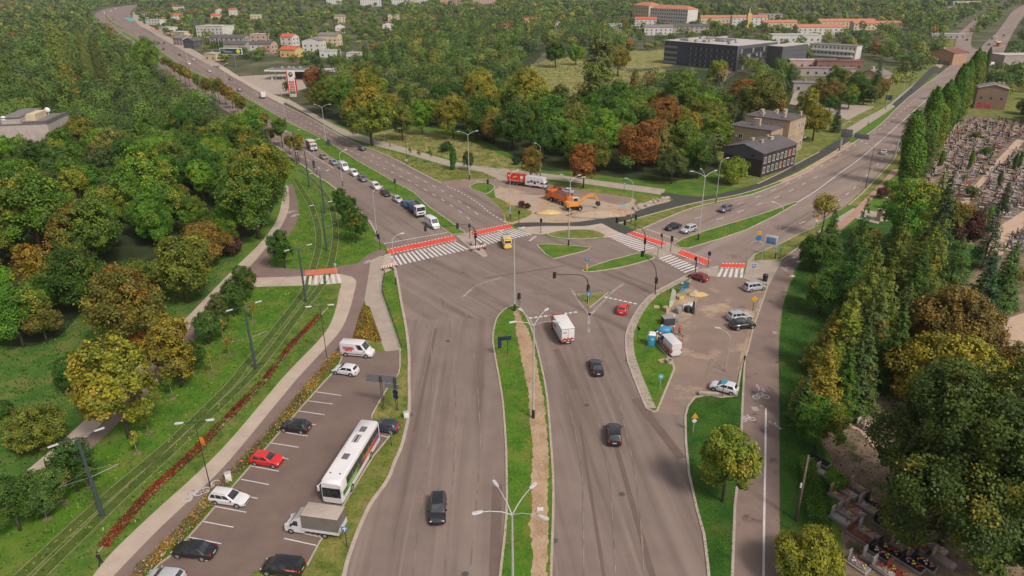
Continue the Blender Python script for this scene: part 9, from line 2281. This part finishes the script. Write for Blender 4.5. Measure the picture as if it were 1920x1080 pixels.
carpet('grass', 'tussocks of the dry meadow beyond the central wood', [W([(985, 122), (1060, 104), (1110, 112), (1200, 131), (1240, 122), (1245, 148), (1180, 173), (1100, 190), (1012, 190), (978, 160)])], .22, 1.1, [(.14, .17, .04), (.24, .20, .07), (.08, .13, .02), (.30, .22, .10)], seed=23, hgt=.5)
carpet('grass', 'mown grass of the north-west and north-east medians', [W(NWM + NWM2), W([(1266, 458), (1320, 436), (1380, 418), (1440, 400), (1492, 380), (1455, 403), (1400, 430), (1350, 447), (1290, 465)])], 3.5, .30, [G1, G2, G3], seed=12, z=.1, hgt=.08)
RP = px_line([(606, 592), (578, 622), (548, 655), (505, 712)], 5); RP2 = px_line([(500, 718), (434, 788), (364, 860), (300, 918), (246, 978), (205, 1028)], 5)
for k, pl in enumerate((RP, RP2)):
 a, b_ = pl, offset_line(pl, -1.15 - .2 * k)
 carpet('red_planting', 'strip of dark red ground cover along the tram track', [[tuple(q_.xy) for q_ in a] + [tuple(q_.xy) for q_ in b_[::-1]]], 110, .22, [(.17, .016, .012), (.12, .013, .012), (.20, .045, .018), (.09, .09, .015)], seed=14 + k, hgt=.38, up=.8, acc=0, probs=[.42, .28, .2, .1])
HL = px_line([(636, 664), (605, 700), (570, 742), (535, 785), (498, 826), (455, 872), (425, 905), (384, 952), (340, 1002), (290, 1050), (252, 1085)], 5)
a, b_ = offset_line(HL, .95), offset_line(HL, -.75)
carpet('flower_hedge', 'low hedge of rust, green and lilac flowers beside the car park', [[tuple(q_.xy) for q_ in a] + [tuple(q_.xy) for q_ in b_[::-1]]], 100, .24, [(.30, .12, .03), (.13, .17, .025), (.20, .13, .03), (.30, .20, .26), (.07, .12, .02)], acc=0, seed=16, hgt=.75, up=.6, probs=[.32, .27, .18, .10, .13])
carpet('flower_bed_plants', 'red and lime plants in the triangular bed by the ramp', [W([(683, 572), (692, 576), (714, 640), (705, 642), (690, 637), (663, 633), (674, 594)])], 60, .22, [(.26, .025, .014), (.22, .28, .02), (.08, .11, .015)], acc=0, seed=18, hgt=.4, up=.6)
HG = px_line([(1512, 870), (1520, 920), (1532, 985)], 4)
a, b_ = offset_line(HG, 1.0), offset_line(HG, -1.0)
t = carpet('hedge_leaves', 'bright green clipped hedge beside the leaning wooden pole', [[tuple(q_.xy) for q_ in a] + [tuple(q_.xy) for q_ in b_[::-1]]], 160, .20, [(.06, .14, .012), (.10, .18, .02), (.035, .09, .01)], seed=19, hgt=1.3, up=.6, acc=0)
# ================================================================== AIR
hz = MB(); hz.box((0, 1400, 28.7), (6400, 3400, 62.0))
hm = bpy.data.materials.new('haze_air'); hm.use_nodes = True
hn = hm.node_tree; hn.nodes.clear()
ho = hn.nodes.new('ShaderNodeOutputMaterial'); hv = hn.nodes.new('ShaderNodeVolumePrincipled')
hv.inputs['Color'].default_value = (0.93, 0.90, 0.90, 1); hv.inputs['Density'].default_value = 0.000065; hv.inputs['Anisotropy'].default_value = 0.2
hn.links.new(hv.outputs[0], ho.inputs['Volume'])
h_ = hz.build('haze', hm); tag(h_, 'thin pale haze over the whole scene', kind='stuff')
